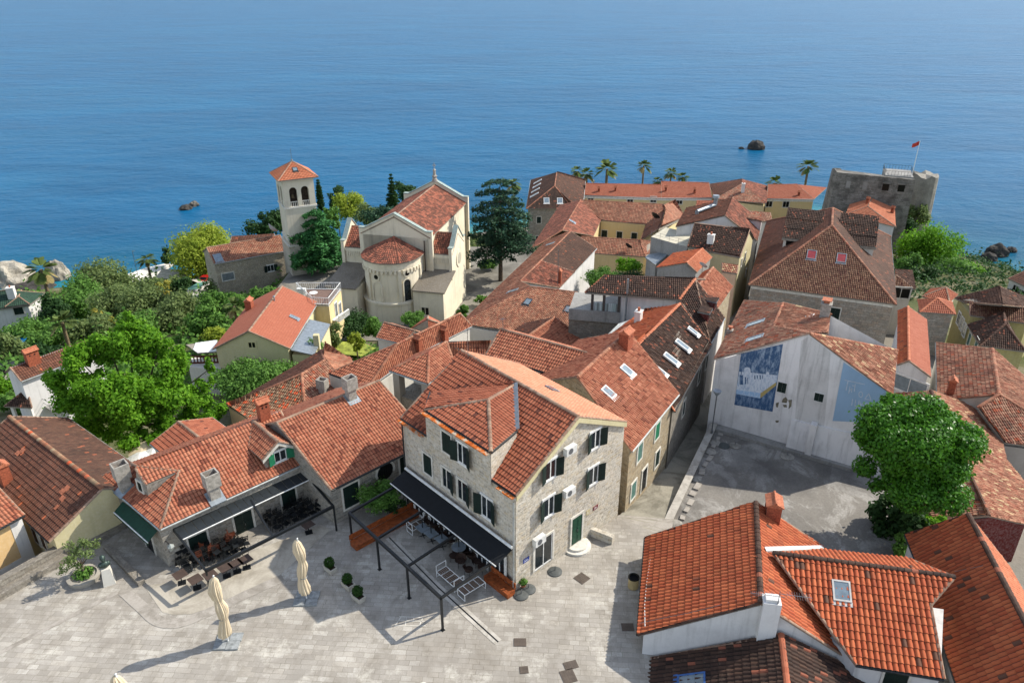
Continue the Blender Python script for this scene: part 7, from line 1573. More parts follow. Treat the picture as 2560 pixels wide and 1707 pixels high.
cv = bez([P(zx(*q)) for q in ((690, 1060), (790, 1150), (880, 1225), (1000, 1235), (1180, 1165), (1400, 1060), (1570, 985))])
strip(cv, .75, .022, 'kerb_strip', STR)
strip([P(zx(-60, 1430)), P(zx(330, 1230)), P(zx(650, 1065))], .35, .018, 'gutter_strip', STR)
DR = [P(zs(520, 560)), P(zs(1000, 1050)), P(zs(1590, 1585))]; strip(DR, .55, .018, 'drain_channel', street_mat('channel_stone', '#b1aca2', '#bdb8ae', '#8d877c', 2)); strip(DR, .09, .026, 'drain_slot', M['blackmetal'])
# chalk-like bare joints near the drain
mb = MB()
for (x0, y0, x1, y1) in ((620, 1335, 850, 1345), (610, 1375, 870, 1380), (590, 1425, 880, 1425), (690, 1340, 680, 1420), (765, 1340, 760, 1375), (850, 1345, 820, 1420), (640, 1335, 575, 1430)):
 a, b = P(zs(x0, y0)), P(zs(x1, y1)); d = (b - a).normalized(); s_ = V((-d.y, d.x, 0)) * .03; mb.poly([V((q.x, q.y, .01)) for q in (a - s_, b - s_, b + s_, a + s_)])
struct(mb.build('pale_joint_marking', M['whitestone']))
# alley
rows = [((1540, 1298), (1668, 1352), -.02), ((1548, 1290), (1666, 1325), -.35), ((1566, 1290), (1672, 1300), -.7), ((1622, 1232), (1700, 1225), -1.5), ((1690, 1140), (1745, 1130), -2.4), ((1742, 1050), (1785, 1058), -3.6), ((1792, 905), (1812, 905), -6.5), ((1840, 760), (1875, 760), -9.5)]
mb = MB(); q = [(P(a, z) - V((.6, 0, 0)), P(b, z) + V((.3, 0, 0))) for a, b, z in rows]
for i in range(len(q) - 1): mb.poly([q[i][0], q[i][1], q[i + 1][1], q[i + 1][0]])
struct(mb.build('alley', street_mat('alley_concrete', '#8c887b', '#999486', '#5d594e', .6)))
mb = MB()
for k in range(5):
 f = k / 5; a0, b0 = q[0][0].lerp(q[2][0], f), q[0][1].lerp(q[2][1], f); a1, b1 = q[0][0].lerp(q[2][0], f + .2), q[0][1].lerp(q[2][1], f + .2); z = -.06 - k * .13
 mb.prism([V((p.x, p.y, z - .3)) for p in (a0, b0, b1, a1)], .3)
struct(mb.build('steps', STR))
# concrete yard beside the painted wall
t = NT('yard_concrete'); p = t.pos(); c = t.mix(t.noise(p, .25, 6, .65), rgb('#6e6b66'), rgb('#8b867e')); c = t.mix(t.ramp(t.noise(t.scale(p, (1, .7, 1)), .33, 9, .72, .8), [(.48, 0.0), (.55, .75)]), c, rgb('#a3a09a')); c = t.mix(t.ramp(t.noise(p, .12, 4), [(.45, 0.0), (.6, .75)]), c, rgb('#565350')); c = t.mix(t.ramp(t.noise(p, 6, 5), [(.4, 0.0), (.75, .4)]), c, rgb('#4d4a46')); t.bump(t.noise(p, 9, 4), .3, .02)
mb = MB(); mb.poly([V((x.x, x.y, -1.2)) for x in (P((1600, 1420), -1.2), P((2400, 1560), -1.2), P((2420, 1300), -1.2), P((2180, 1190), -1.2), P((1778, 1068), -1.2))]); struct(mb.build('yard', t.out(c, .92, .2)))
yw = thing('low_wall', 'long pale low wall between the sunken alley and the concrete yard', 'wall', P((1700, 1210), -3))
a, b = P((1640, 1345), -.75), P((1779, 1056), -.75); d = (b - a).normalized(); n_ = V((d.y, -d.x, 0)); mb = MB(); mb.ob(V((a.x, a.y, -7)), b - a, n_ * .45, V((0, 0, 6.2))); mb.build('wall', W_['grey'], yw); mb = MB(); mb.ob(V((a.x, a.y, -.8)) - n_ * .05, b - a, n_ * .6, V((0, 0, .1))); mb.build('coping', street_mat('coping_pale', '#a8a39a', '#b5b0a6', '#87827a', 2), yw)
mb = MB()
for k in range(16):
 p_ = a.lerp(b, (k + .3) / 16) + n_ * (1.0 + RND.uniform(-.1, .1)); mb.box((p_.x, p_.y, -1.25), (RND.uniform(.3, .5), RND.uniform(.5, 1.0), RND.uniform(.1, .2)), math.atan2(d.y, d.x) + 1.57 + RND.uniform(-.15, .15))
tag(mb.build('kerb_stones', STR, base=P((1710, 1200), -1.2)), 'row of loose pale stones along the low wall of the concrete yard', 'stones')
o = wp(zh(130, 890), 0); mb = MB(); e = wp(zh(1530, 1290), 0); mb.ob(V((o.x, o.y, -1.25)) + nw * .02, V((e.x - o.x, e.y - o.y, 0)), nw * .9, V((0, 0, .35))); tag(mb.build('plinth', W_['grey'], base=(o.x, o.y, -1.2)), 'grey concrete ledge along the foot of the painted white wall', 'ledge')
# church court and drive
mb = MB(); mb.poly([V(q) for q in ((-40, 99, -12.15), (-8, 99, -12.15), (3, 104, -12.15), (5, 141, -12.15), (-40, 141, -12.15))]); struct(mb.build('church_court', street_mat('court_asphalt', '#77736b', '#8a867c', '#55524b', .3)))
mb = MB(); dr = [(P(zu(*p), z), P(zu(*q_), z)) for p, q_, z in (((1240, 640), (1290, 660), -17), ((1230, 600), (1370, 600), -20), ((1290, 540), (1370, 540), -23), ((1150, 480), (1360, 500), -26.5))]
for i in range(3): mb.poly([dr[i][0], dr[i][1], dr[i + 1][1], dr[i + 1][0]])
struct(mb.build('driveway', street_mat('drive_concrete', '#b3aea0', '#c0bbae', '#8c8678', .4)))
mb = MB(); bp = [P(zd(*q_), -28.0) for q_ in ((1120, 180), (1210, 260), (1400, 240), (1470, 150), (1560, 90), (1500, 75), (1300, 120))]; mb.poly([V((q_.x, q_.y, -27.6)) for q_ in bp]); struct(mb.build('beach', street_mat('beach_pale', '#d3cfc4', '#dedad0', '#b5afa0', .5)))
mb = MB(); bp = [P(zo(*q_), -29.4) for q_ in ((1380, 260), (1460, 190), (1700, 250), (1845, 260), (1845, 330), (1500, 330))]; mb.poly([V((q_.x, q_.y, -29.2)) for q_ in bp]); struct(mb.build('cove_beach', street_mat('cove_sand', '#c9c0ac', '#d3cab8', '#a79d88', .5)))
mb = MB(); bp = [P(zd(*q_), -10.2) for q_ in ((-60, 1180), (60, 1150), (150, 920), (100, 880), (-60, 960))]; mb.poly(bp); struct(mb.build('road', street_mat('side_road', '#8c887f', '#99948a', '#6b675f', .4)))
mb = MB(); bp = [P(zt(*q_), -9.6) for q_ in ((690, 1480), (900, 1500), (1000, 1440), (900, 1400), (700, 1390))]; mb.poly(bp); struct(mb.build('lawn', flat('lawn_grass', '#8a9440', .95, var=.3, scale=1.5)))
# sea rocks
def rock(px, w_px, h_m, zc=-30.0, label='', hexs=('#8d897f', '#6a665e'), sq=1.0, sub=4):
 c = P(px, zc); k = (c - O).length / _f; bm = bmesh.new(); bmesh.ops.create_icosphere(bm, subdivisions=sub, radius=1); rs = RND.random() * 50
 from mathutils import noise as mn
 for v in bm.verts:
  d_ = v.co.copy(); f_ = 1 + .2 * mn.noise(d_ * 1.1 + V((rs, 0, 0))) + .2 * mn.noise(d_ * 2.6 + V((0, rs, 0))) + .09 * abs(mn.noise(d_ * 6 + V((0, 0, rs)))); v.co = V((d_.x * f_ * w_px * k / 2, d_.y * f_ * w_px * k / 2 * sq, d_.z * f_ * h_m))
 me = bpy.data.meshes.new('rock'); bm.to_mesh(me); bm.free(); nm = 'rock_%s' % hexs[0]
 if nm not in M:
  t = NT(nm); p = t.pos(); cc = t.ramp(t.noise(p, .5, 8, .7, .4), [(.35, rgb(hexs[1])), (.6, rgb(hexs[0]))]); sp = t.n('SeparateXYZ'); t.put(sp.inputs[0], p); cc = t.mix(t.ramp(t.math('ADD', t.math('MULTIPLY', sp.outputs[2], .5), 15.8), [(.3, 1.0), (.8, 0.0)]), cc, rgb('#3a352b')); t.bump(t.noise(p, 1.6, 9, .7), .9, .4); M[nm] = t.out(cc, .9, .2)
 me.materials.append(M[nm]); o = bpy.data.objects.new('sea_rock', me); COL.objects.link(o); o.location = c; return tag(o, label, 'rock')
LR = ('#a8a294', '#7b7468'); DK = ('#4a4743', '#2a2824')
rock(zd(105, 225), 84, 4.6, label='largest pale rounded boulder at the water edge, cut by the left side of the view', hexs=LR); rock(zd(525, 195), 52, 4.4, label='pale boulder with a flat left side standing behind a palm', hexs=LR, sq=.8)
rock(zd(300, 265), 90, 1.2, label='low dark reef between the pale boulders and the green roofed house', hexs=DK)
rock(zD(428, 480), 27, 1.3, label='left half of the small grey rock pair in the open sea', hexs=DK); rock(zD(445, 473), 22, 1.4, label='right half of the small grey rock pair in the open sea', hexs=('#6b675f', '#403d37'))
rock(zD(1736, 342), 36, 3.4, label='largest dark rock in the sea straight above the long yellow building', hexs=DK); rock(zD(1703, 342), 12, .8, label='tiny rock just left of the dark sea rock', hexs=DK)
rock(zv(2165, 700), 42, 2.6, label='largest dark rock near the cove', hexs=DK); rock(zv(2110, 735), 32, 1.8, label='dark rock in front of the largest cove rock', hexs=DK); rock(zv(2262, 680), 20, 1.2, label='small dark rock right of the largest cove rock', hexs=DK)
# ================================================================== things on the square
WOOD = flat('orange_wood', '#8f4a24', .6, var=.25, scale=4); WICK = flat('brown_wicker', '#3a2a22', .85, var=.3, scale=20); CREAM = NT('parasol_cloth')
_p = CREAM.pos(); CREAM = CREAM.out(CREAM.mix(CREAM.noise(CREAM.scale(_p, (4, 4, .5)), 2, 4), rgb('#bcab90'), rgb('#d2c4a8')), .9, .1)
M['slab'] = flat('grey_slab', '#8c9090', .7, var=.2, scale=4)
def parasol(px, tip, label):
 b = P(px); h_ = above(tip, b); t_ = thing('closed_parasol', label, 'parasol', b, 'closed beige parasols on the square')
 mb = MB(); mb.tube(b, b + V((0, 0, h_)), .045, n=8); mb.build('pole', M['whitepaint'], t_)
 for i in range(2):
  for j in range(2): mb = MB(); mb.box(b + V((-.38 + i * .76, -.32 + j * .64, .006)), (.73, .61, .1), .05); mb.build('base_slab', M['slab'], t_)
 mb = MB(); n, rows = 81, 30; L = h_ - .55; vs = []; ph = RND.random() * 6
 for i in range(rows):
  u = i / (rows - 1); z = .5 + L * u
  prof = np.interp(u, [0, .04, .2, .3, .36, .5, .62, .66, .8, .95, 1], [.15, .27, .21, .15, .2, .23, .14, .19, .24, .15, .02]) * (h_ / 4.2)
  for k in range(n):
   an = 2 * math.pi * k / n; f = 1 + .33 * (1 - abs(math.sin(4.5 * an + ph + u * 2.2))) + .12 * math.sin(17 * an + u * 9 + ph) + .06 * math.sin(3 * an + u * 14); tw = u * .3
   vs.append(b + V((math.cos(an + tw) * prof * f + .08 * math.sin(u * 8 + ph), math.sin(an + tw) * prof * f, z + .05 * math.sin(8 * an + ph) * (1 - u))))
 mb.add(vs, [(i * n + k, i * n + (k + 1) % n, (i + 1) * n + (k + 1) % n, (i + 1) * n + k) for i in range(rows - 1) for k in range(n)]); mb.build('canopy', CREAM, t_, smooth=True)
 mb = MB(); mb.lathe(b + V((0, 0, .5 + L * .31)), [(.235, 0), (.25, .03), (.235, .06)], 14); mb.build('tie', M['slab'], t_); mb = MB(); mb.lathe(b + V((0, 0, h_)), [(.05, 0), (.06, .05), (0, .12)], 8); mb.build('finial', M['whitepaint'], t_)
parasol((571, 1604), (555, 1440), 'closed beige parasol in full sun, left of the two standing on slabs'); parasol((767, 1497), (752, 1347), 'closed beige parasol at the edge of the house shadow near the planters')
parasol((10, 1860), (14, 1676), 'closed beige parasol of which only the tip shows at the bottom left corner'); parasol((350, 1872), (354, 1686), 'closed beige parasol of which only the tip shows at the bottom edge')
# planters with box plants
def leaves(mb, pts, nrm, size, asp=1.6, jit=.6):
 n = len(pts); nr = nrm + NPR.normal(0, jit, (n, 3)); nr /= np.linalg.norm(nr, axis=1, keepdims=True) + 1e-9
 a = np.cross(nr, NPR.normal(0, 1, (n, 3))); a /= np.linalg.norm(a, axis=1, keepdims=True) + 1e-9; b = np.cross(nr, a); s = size * NPR.uniform(.6, 1.3, (n, 1))
 return np.stack([pts - a * s * asp / 2, pts + b * s * .5, pts + a * s * asp / 2, pts - b * s * .5], 1)
def quads_obj(name, q, mat, parent):
 me = bpy.data.meshes.new(name); off = LOC[parent] if parent else V((0, 0, 0)); v = q.reshape(-1, 3) - np.array(off); n = len(q)
 me.vertices.add(n * 4); me.vertices.foreach_set('co', v.ravel().astype(np.float32)); me.loops.add(n * 4); me.loops.foreach_set('vertex_index', np.arange(n * 4, dtype=np.int32)); me.polygons.add(n); me.polygons.foreach_set('loop_start', np.arange(0, n * 4, 4, dtype=np.int32)); me.polygons.foreach_set('loop_total', np.full(n, 4, dtype=np.int32)); me.update(calc_edges=True)
 me.materials.append(mat); o = bpy.data.objects.new(name, me); COL.objects.link(o); o.parent = parent; LOC[o] = off; return o
def ball(c, r, n, shell=.75):
 d = NPR.normal(0, 1, (n, 3)); d /= np.linalg.norm(d, axis=1, keepdims=True); k = shell + (1 - shell) * NPR.random((n, 1)) ** .6
 return np.array(c) + d * k * np.array(r), d
LM = dict(box=leaf_mat('leaf_box', ['#2c4a1e', '#3e6025', '#203a17']), ginkgo=leaf_mat('leaf_bright', ['#5c8a1e', '#78a62c', '#47761a', '#679824'], .5), round=leaf_mat('leaf_deep', ['#3f6e1c', '#568a28', '#335c18', '#4a7c20'], .4, .35), cedar=leaf_mat('leaf_cedar', ['#2c4a36', '#3c5c40', '#203a2a'], .2), cedarl=leaf_mat('leaf_cedar_light', ['#3c7040', '#508a4a', '#2c5630'], .25), olive=leaf_mat('leaf_olive', ['#667a48', '#7c8c58', '#52683a', '#708048'], .4), dark=leaf_mat('leaf_dark', ['#2c4824', '#3c5c2c', '#223c1c'], .3), mid=leaf_mat('leaf_mid', ['#567e36', '#6d9644', '#45682c', '#60863a'], .4), yell=leaf_mat('leaf_yellow_green', ['#8d9d34', '#a3ae40', '#788e2c'], .45), palm=leaf_mat('leaf_palm', ['#5c7038', '#728446', '#4a5c2c'], .3), dry=leaf_mat('leaf_dry', ['#968858', '#a69664', '#7c704c'], .2), gold=leaf_mat('leaf_gold', ['#a0943c', '#84923a', '#b0a250'], .4))
TRK = flat('bark', '#5b5044', .95, var=.3, scale=4); PTRK = flat('palm_bark', '#7a6a52', .95, var=.3, scale=6)
M['troughs'] = plaster('trough_stone', '#b5b0a4', '#6d695e', .5, .2)
for i, (px, lab) in enumerate(((zx(1832, 945), 'box plant in a pale stone trough, nearest the restaurant'), (zx(1930, 1035), 'box plant in a pale stone trough, middle one of three'), (zx(1988, 1105), 'box plant in a pale stone trough, nearest the black pergola post'))):
 b = P(px); t_ = thing('planter', lab, 'planter', b, 'stone troughs with box plants'); an = -.75; mb = MB(); x, y = V((math.cos(an), math.sin(an), 0)), V((-math.sin(an), math.cos(an), 0))
 for z, k in ((0, .84), (.06, .84), (.42, 1)): pass
 bt = [b + x * sx * .40 + y * sy * .22 for sx, sy in ((-1, -1), (1, -1), (1, 1), (-1, 1))]; tp = [b + x * sx * .48 + y * sy * .28 + V((0, 0, .42)) for sx, sy in ((-1, -1), (1, -1), (1, 1), (-1, 1))]; ti = [b + x * sx * .42 + y * sy * .22 + V((0, 0, .42)) for sx, sy in ((-1, -1), (1, -1), (1, 1), (-1, 1))]; tb = [p - V((0, 0, .08)) for p in ti]
 mb.add(bt + tp + ti + tb, [(3, 2, 1, 0)] + [(k, (k + 1) % 4, 4 + (k + 1) % 4, 4 + k) for k in range(4)] + [(4 + k, 4 + (k + 1) % 4, 8 + (k + 1) % 4, 8 + k) for k in range(4)] + [(8 + k, 8 + (k + 1) % 4, 12 + (k + 1) % 4, 12 + k) for k in range(4)]); mb.build('trough', M['troughs'], t_); mb = MB(); mb.poly(tb); mb.build('soil', flat('soil', '#3a2f25', .95) if 'soil' not in bpy.data.materials else bpy.data.materials['soil'], t_)
 p_, d_ = ball(b + V((0, 0, .72)), (.36, .33, .42), 900, .5); quads_obj('foliage', leaves(None, p_, d_, .07), LM['box'], t_)
# round planter with an olive tree
b = P(zx(470, 985)); t_ = thing('tree_planter', 'round stone planter with a small olive tree by the parapet', 'planter', b); mb = MB(); mb.lathe(b, [(1.0, 0), (1.04, .3), (.8, .34), (.78, .22), (0, .24)], 22); mb.build('stone_ring', S_['grey'], t_)
mb = MB(); mb.tube(b + V((0, 0, .3)), b + V((.1, 0, 1.3)), .09, .06)
for k in range(6): a = k * 1.05; mb.tube(b + V((.1, 0, 1.1)), b + V((.1 + math.cos(a) * .8, math.sin(a) * .8, 2.1 + .2 * (k % 2))), .04, .015, n=5)
mb.build('trunk', TRK, t_); Q = []
for k in range(14): a = RND.random() * 6.3; r_ = RND.uniform(.3, 1.2); p_, d_ = ball(b + V((.1 + math.cos(a) * r_, math.sin(a) * r_, RND.uniform(1.4, 2.7))), (.4, .4, .35), 70, .2); Q.append(leaves(None, p_, d_, .09, 2.6))
quads_obj('crown', np.concatenate(Q), LM['olive'], t_); p_, d_ = ball(b + V((0, 0, .42)), (.65, .65, .28), 350, .3); quads_obj('ground_plants', leaves(None, p_, d_, .12, 2), LM['mid'], t_)
# bust on pedestal
b = P(zx(608, 1008)); zt2 = 1.25; t_ = thing('bust', 'dark bronze bust on a tapered white stone pedestal', 'statue', b); mb = MB(); an = .5; R4 = lambda k, z: [b + V((math.cos(an + i * math.pi / 2 + math.pi / 4) * k, math.sin(an + i * math.pi / 2 + math.pi / 4) * k, z)) for i in range(4)]
a0, a1 = R4(.52, 0), R4(.36, zt2); mb.add(a0 + a1, [(4, 5, 6, 7)] + [(i, (i + 1) % 4, 4 + (i + 1) % 4, 4 + i) for i in range(4)]); mb.build('pedestal', W_['pale'], t_)
bm = bmesh.new()
for (c_, s_) in (((0, 0, .22), (.27, .17, .22)), ((0, 0, .48), (.09, .1, .14)), ((0, -.02, .66), (.125, .155, .18)), ((0, -.17, .64), (.025, .04, .04)), ((0, .03, .72), (.14, .15, .15)), ((.13, 0, .65), (.02, .04, .05)), ((-.13, 0, .65), (.02, .04, .05)), ((-.2, 0, .24), (.12, .13, .16)), ((.2, 0, .24), (.12, .13, .16)), ((0, -.13, .58), (.05, .05, .05))):
 bmesh.ops.create_icosphere(bm, subdivisions=3, radius=1, matrix=Matrix.Translation(V(c_)) @ Matrix.Diagonal((*s_, 1)))
me = bpy.data.meshes.new('figure'); bm.to_mesh(me); bm.free(); me.materials.append(flat('bronze_green', '#3a4a44', .5, .5, .4, var=.3, scale=12)); me.polygons.foreach_set('use_smooth', [True] * len(me.polygons)); fo = bpy.data.objects.new('figure', me); COL.objects.link(fo); fo.parent = t_; fo.location = (0, 0, zt2); fo.rotation_euler = (0, 0, .6); fo.scale = (1.15, 1.15, 1.15)
md = fo.modifiers.new('r', 'REMESH'); md.mode = 'VOXEL'; md.voxel_size = .018; md.use_smooth_shade = True
# parapets
pw = thing('parapet_wall', 'long low stone parapet with a bench ledge along the left edge of the square', 'wall', _pa); dd = _pd; nn = V((-dd.y, dd.x, 0)); mb = MB(); a = _pa - dd * 8; L_ = (_pb - a).length + 1.0
def uvob(mb, o, a, b, c):
 p = [o, o + a, o + a + b, o + b]; p += [k + c for k in p]; la, lb, lc = a.length, b.length, c.length
 for f, u, v in (((0, 1, 5, 4), la, lc), ((1, 2, 6, 5), lb, lc), ((2, 3, 7, 6), la, lc), ((3, 0, 4, 7), lb, lc), ((4, 5, 6, 7), la, lb)): mb.poly([p[i] for i in f], [(0, 50), (u, 50), (u, 50 + v), (0, 50 + v)])
uvob(mb, V((a.x, a.y, -5)), dd * L_, nn * .55, V((0, 0, 5.95))); mb.build('wall', S_['dark'], pw); mb = MB(); uvob(mb, V((a.x, a.y, 0)) - nn * .6, dd * (L_ - .5), nn * .6, V((0, 0, .45))); mb.build('ledge', S_['dark'], pw)
lw = thing('low_wall', 'short dark stone kerb wall between the bust and the restaurant', 'wall', P(zx(680, 930))); mb = MB(); a, b = P(zx(575, 830)), P(zx(770, 1035)); d = (b - a).normalized(); uvob(mb, a, b - a, V((d.y, -d.x, 0)) * -.45, V((0, 0, .32))); mb.build('wall', S_['dark'], lw)
lw = thing('low_wall', 'short stone wall beside the front step of the tall stone house', 'wall', P(zr(690, 1110))); mb = MB(); a, b = P(zr(605, 1095)), P(zr(782, 1165)); d = (b - a).normalized(); uvob(mb, a - V((0, 0, .5)), b - a, V((-d.y, d.x, 0)) * .35, V((0, 0, 1.15))); mb.build('wall', S_['main'], lw)
# covers, bin, bases
for px, w_, h_, an, lab in ((zr(565, 1408), .8, .8, .75, 'diamond shaped iron cover in the sunlit paving by the stone house'), (zy(20, 1258), .75, .6, 0, 'iron cover beside the gutter of the orange roof'), ((1300, 1605), .75, .6, 0, 'iron cover in the middle of the sunlit paving'), ((1421, 1690), .8, .9, .3, 'large iron cover cut by the bottom edge'), ((1427, 1662), .8, .55, .3, 'iron cover joined to the one at the bottom edge'), ((1310, 1674), .5, .5, .1, 'iron grating at the end of the drain channel')):
 p = P(px, -.9 if 'alley' in lab else 0); mb = MB(); z_ = .008 if 'alley' not in lab else -.55
 if 'alley' in lab: p = P(px, -1.0); z_ = -.98
 mb.box((p.x, p.y, z_), (w_, h_, .022), an)
 for k in range(5): q = V((p.x, p.y, 0)) + V((math.cos(an), math.sin(an), 0)) * ((k - 2) * w_ / 5.5); mb.box((q.x, q.y, z_ + .022), (.05, h_ * .8, .006), an)
 tag(mb.build('manhole_cover', flat('iron_cover', '#5b5148', .7, .4, .3) if 'iron_cover' not in bpy.data.materials else bpy.data.materials['iron_cover'], base=(p.x, p.y, z_)), lab, 'manhole cover')
b = P(zf(72, 795)); t_ = thing('litter_bin', 'round beige litter bin with a black liner beside the orange roof', 'litter bin', b); mb = MB(); mb.lathe(b, [(.28, 0), (.34, .04), (.34, .72), (.36, .74), (.36, .86), (.3, .86), (.3, .6), (0, .6)], 20); mb.build('body', flat('bin_beige', '#a8946a', .8), t_); mb = MB(); mb.lathe(b + V((0, 0, .72)), [(.3, 0), (.33, .14), (.38, .1), (.37, .17), (.31, .17), (.27, .03), (0, .02)], 16); mb.build('liner', M['black'], t_)
def pbase(b, r_, lab, mat, pole=True, grp=None):
 t_ = thing('parasol_base', lab, 'parasol base', b, grp); mb = MB(); mb.lathe(b, [(0, 0), (r_, 0), (r_, .07), (r_ * .6, .14), (.08, .17), (0, .17)], 22); mb.build('disc', mat, t_)
 if pole: mb = MB(); mb.tube(b + V((0, 0, .15)), b + V((0, 0, .5)), .03, n=8); mb.build('socket', M['metal'], t_)
DG = flat('base_dark', '#4f5250', .7); PG = street_mat('base_pale', '#8f8b83', '#9d9990', '#6b675f', 3)
for px, lab in ((zr(370, 1362), 'dark grey parasol base in front of the glass shop door'), (zr(178, 1490), 'dark grey parasol base behind the other at the corner of the stone house'), (zr(125, 1532), 'dark grey parasol base nearest the wooden bench at the house corner')): pbase(P(px), .48, lab, DG)
pt = P(zr(140, 1475)); t_ = thing('potted_plant', 'small potted plant on the corner of the stone house', 'plant', pt); mb = MB(); mb.lathe(pt, [(.12, 0), (.17, .28), (.14, .28), (0, .25)], 12); mb.build('pot', M['terracotta'], t_); p_, d_ = ball(pt + V((0, 0, .48)), (.28, .28, .25), 200, .3); quads_obj('foliage', leaves(None, p_, d_, .09, 2), LM['mid'], t_)
for px, lab, r_ in ((zh(105, 1075), 'pale concrete parasol base nearest the lamp post in the yard', .5), (zh(185, 1100), 'dark round parasol base, second from the lamp post', .5), (zh(290, 1100), 'pale concrete parasol base with a stub, third from the lamp post', .5), (zh(60, 1155), 'pale concrete parasol base by the low wall', .5), (zh(775, 1200), 'lone flat parasol base below the buttress of the painted wall', .6), (zf(418, 290), 'round concrete parasol base behind the orange roof ridge', .5), (zy(400, 440), 'round concrete parasol base half way along the low wall', .42)):
 pbase(P(px, -1.19), r_, lab, PG if 'dark' not in lab else DG, 'stub' in lab or 'flat' in lab)
a = P(zh(70, 985), -.75); lp = thing('street_lamp', 'grey lamp post with a bowl head at the corner of the painted white house', 'street lamp', V((a.x, a.y, -1.2))); hh = above(zh(105, 625), a); mb = MB(); mb.tube(V((a.x, a.y, -1.2)), V((a.x, a.y, -.4)), .11, n=10); mb.tube(V((a.x, a.y, -.4)), V((a.x, a.y, hh)), .055, n=8); mb.build('pole', M['metal'], lp); mb = MB(); mb.lathe((a.x, a.y, hh - .1), [(.05, 0), (.12, .1), (.3, .35), (.36, .5), (.34, .56), (0, .62)], 16); mb.build('lamp_head', flat('lamp_bowl', '#8a9096', .25), lp)
# rendered fountain top at the bottom edge
b = P((1050, 1800)); t_ = thing('fountain', 'white stone fountain whose top just reaches the bottom edge of the view', 'fountain', b); mb = MB(); mb.lathe(b, [(2.0, 0), (2.05, .5), (1.85, .55), (1.8, .35), (.4, .35), (.3, .9), (.62, 1.0), (.6, 1.08), (.12, 1.08)], 8); mb.build('basin', M['whitestone'], t_); mb = MB(); mb.lathe(b + V((0, 0, 1.05)), [(.16, 0), (.1, .3), (.2, .55), (.08, .9), (.05, 1.25), (0, 1.3)], 10); mb.build('spout', M['whitestone'], t_)
# ================================================================== pergola with wooden benches at the tall house
pg = thing('pergola', 'black steel pergola frame in front of the tall stone house', 'pergola', P(zs(1040, 1490))); zP2 = 2.5
pc = [P(zs(1030, 1165), zP2), P(zs(695, 860), zP2), P(zs(400, 588), zP2), P(zs(130, 335), zP2)]
def beam(mb, a, b, w_=.13, h_=.16): d = (b - a).normalized(); n_ = V((d.y, -d.x, 0)).normalized() * w_; u = n_.cross(d).normalized() * h_; u = u if u.z > 0 else -u; mb.ob(a - n_ / 2, b - a, n_, u)
mb = MB(); beam(mb, pc[0], pc[3], .16, .2); mb.build('beam', M['blackmetal'], pg)
wl0_, wl1_ = K0.copy(), V((b.x, b.y, 0))
for i, (c_, e_) in enumerate(zip(pc, (zs(1605, 762), zs(1240, 500), zs(935, 255), zs(660, 25)))):
 q = P(e_, 2.75); mb = MB(); beam(mb, c_ + V((0, 0, .02)), q); mb.build('rafter', M['blackmetal'], pg)
 mb = MB(); mb.box((c_.x, c_.y, 0), (.12, .12, zP2), .75); mb.box((c_.x, c_.y, 0), (.24, .24, .02), .75); mb.build('post', M['blackmetal'], pg)
def bench(p, q, depth, lab, back=True, z=.42, flip=1):
 t_ = thing('wooden_bench', lab, 'bench', (p + q) / 2); d = (q - p).normalized(); n_ = V((-d.y, d.x, 0)) * flip; mb = MB(); L = (q - p).length
 for k in range(5): mb.ob(p + n_ * (depth * k / 5) + V((0, 0, z - .04)), d * L, n_ * (depth / 5 - .012), V((0, 0, .04)))
 mb.build('seat', WOOD, t_); mb = MB(); mb.ob(p + n_ * .03, d * L, n_ * (depth - .06), V((0, 0, z - .045))); mb.build('base', WOOD, t_)
 if back:
  mb = MB()
  for k in range(3): mb.ob(p + n_ * depth + V((0, 0, z + .02 + k * .14)), d * L, n_ * .05, V((0, 0, .13)))
  mb.build('backrest', WOOD, t_)
bench(P(zs(205, 697)), P(zs(845, 345)), .85, 'long orange wooden bench across the end of the pergola by the bush', True); bench(P(zs(1445, 985)), P(zs(1680, 1170)), .7, 'orange wooden bench against the corner of the tall stone house', True)
WT2 = M['whitepaint']; SL = flat('slat_brown', '#6d5a4c', .8)
def sofa(c, an, lab, w_=1.7, d_=.75, arms=True, z=.42):
 t_ = thing('sofa_frame', lab, 'sofa frame', c); x, y = V((math.cos(an), math.sin(an), 0)), V((-math.sin(an), math.cos(an), 0)); up = V((0, 0, 1)); mb = MB(); r_ = .028
 C4 = [c + x * sx * w_ / 2 + y * sy * d_ / 2 for sx, sy in ((-1, -1), (1, -1), (1, 1), (-1, 1))]
 for i in range(4): mb.tube(C4[i] + up * z, C4[(i + 1) % 4] + up * z, r_, n=6); mb.tube(C4[i], C4[i] + up * (z + (.5 if arms else 0)), r_, n=6)
 for i, j in ((0, 3), (1, 2)):
  mb.tube(C4[i], C4[j], r_, n=6)
  if arms: mb.tube(C4[i] + up * (z + .5), C4[j] + up * (z + .5), r_, n=6)
 for k in range(1, 4): p_ = C4[0].lerp(C4[1], k / 4); mb.tube(p_ + up * z, p_ + up * z + y * d_, r_ * .7, n=6)
 mb.build('frame', WT2, t_); mb = MB()
 for k in range(6): mb.ob(C4[0] + up * (z - .03) + y * (d_ * (k + .15) / 6), x * w_, y * d_ / 9, up * .025)
 mb.build('slats', SL, t_)
mid_ = lambda *ps: sum([P(p) for p in ps], V((0, 0, 0))) / len(ps)
aW = math.atan2((P(zs(1245, 920)) - P(zs(1010, 960))).y, 1)
aH = math.atan2(-8.8, 8)
sofa(P(zs(1120, 990)), aH, 'white sofa frame with high ends in front of the wicker chairs', 1.9, .8); sofa(P(zs(815, 470)), .72, 'white sofa frame at the far end of the pergola by the bench', 1.6, .7); sofa(P(zs(1330, 1090)), .72, 'low white framed bench table beside the corner wooden bench', 1.7, .75, False, .5)
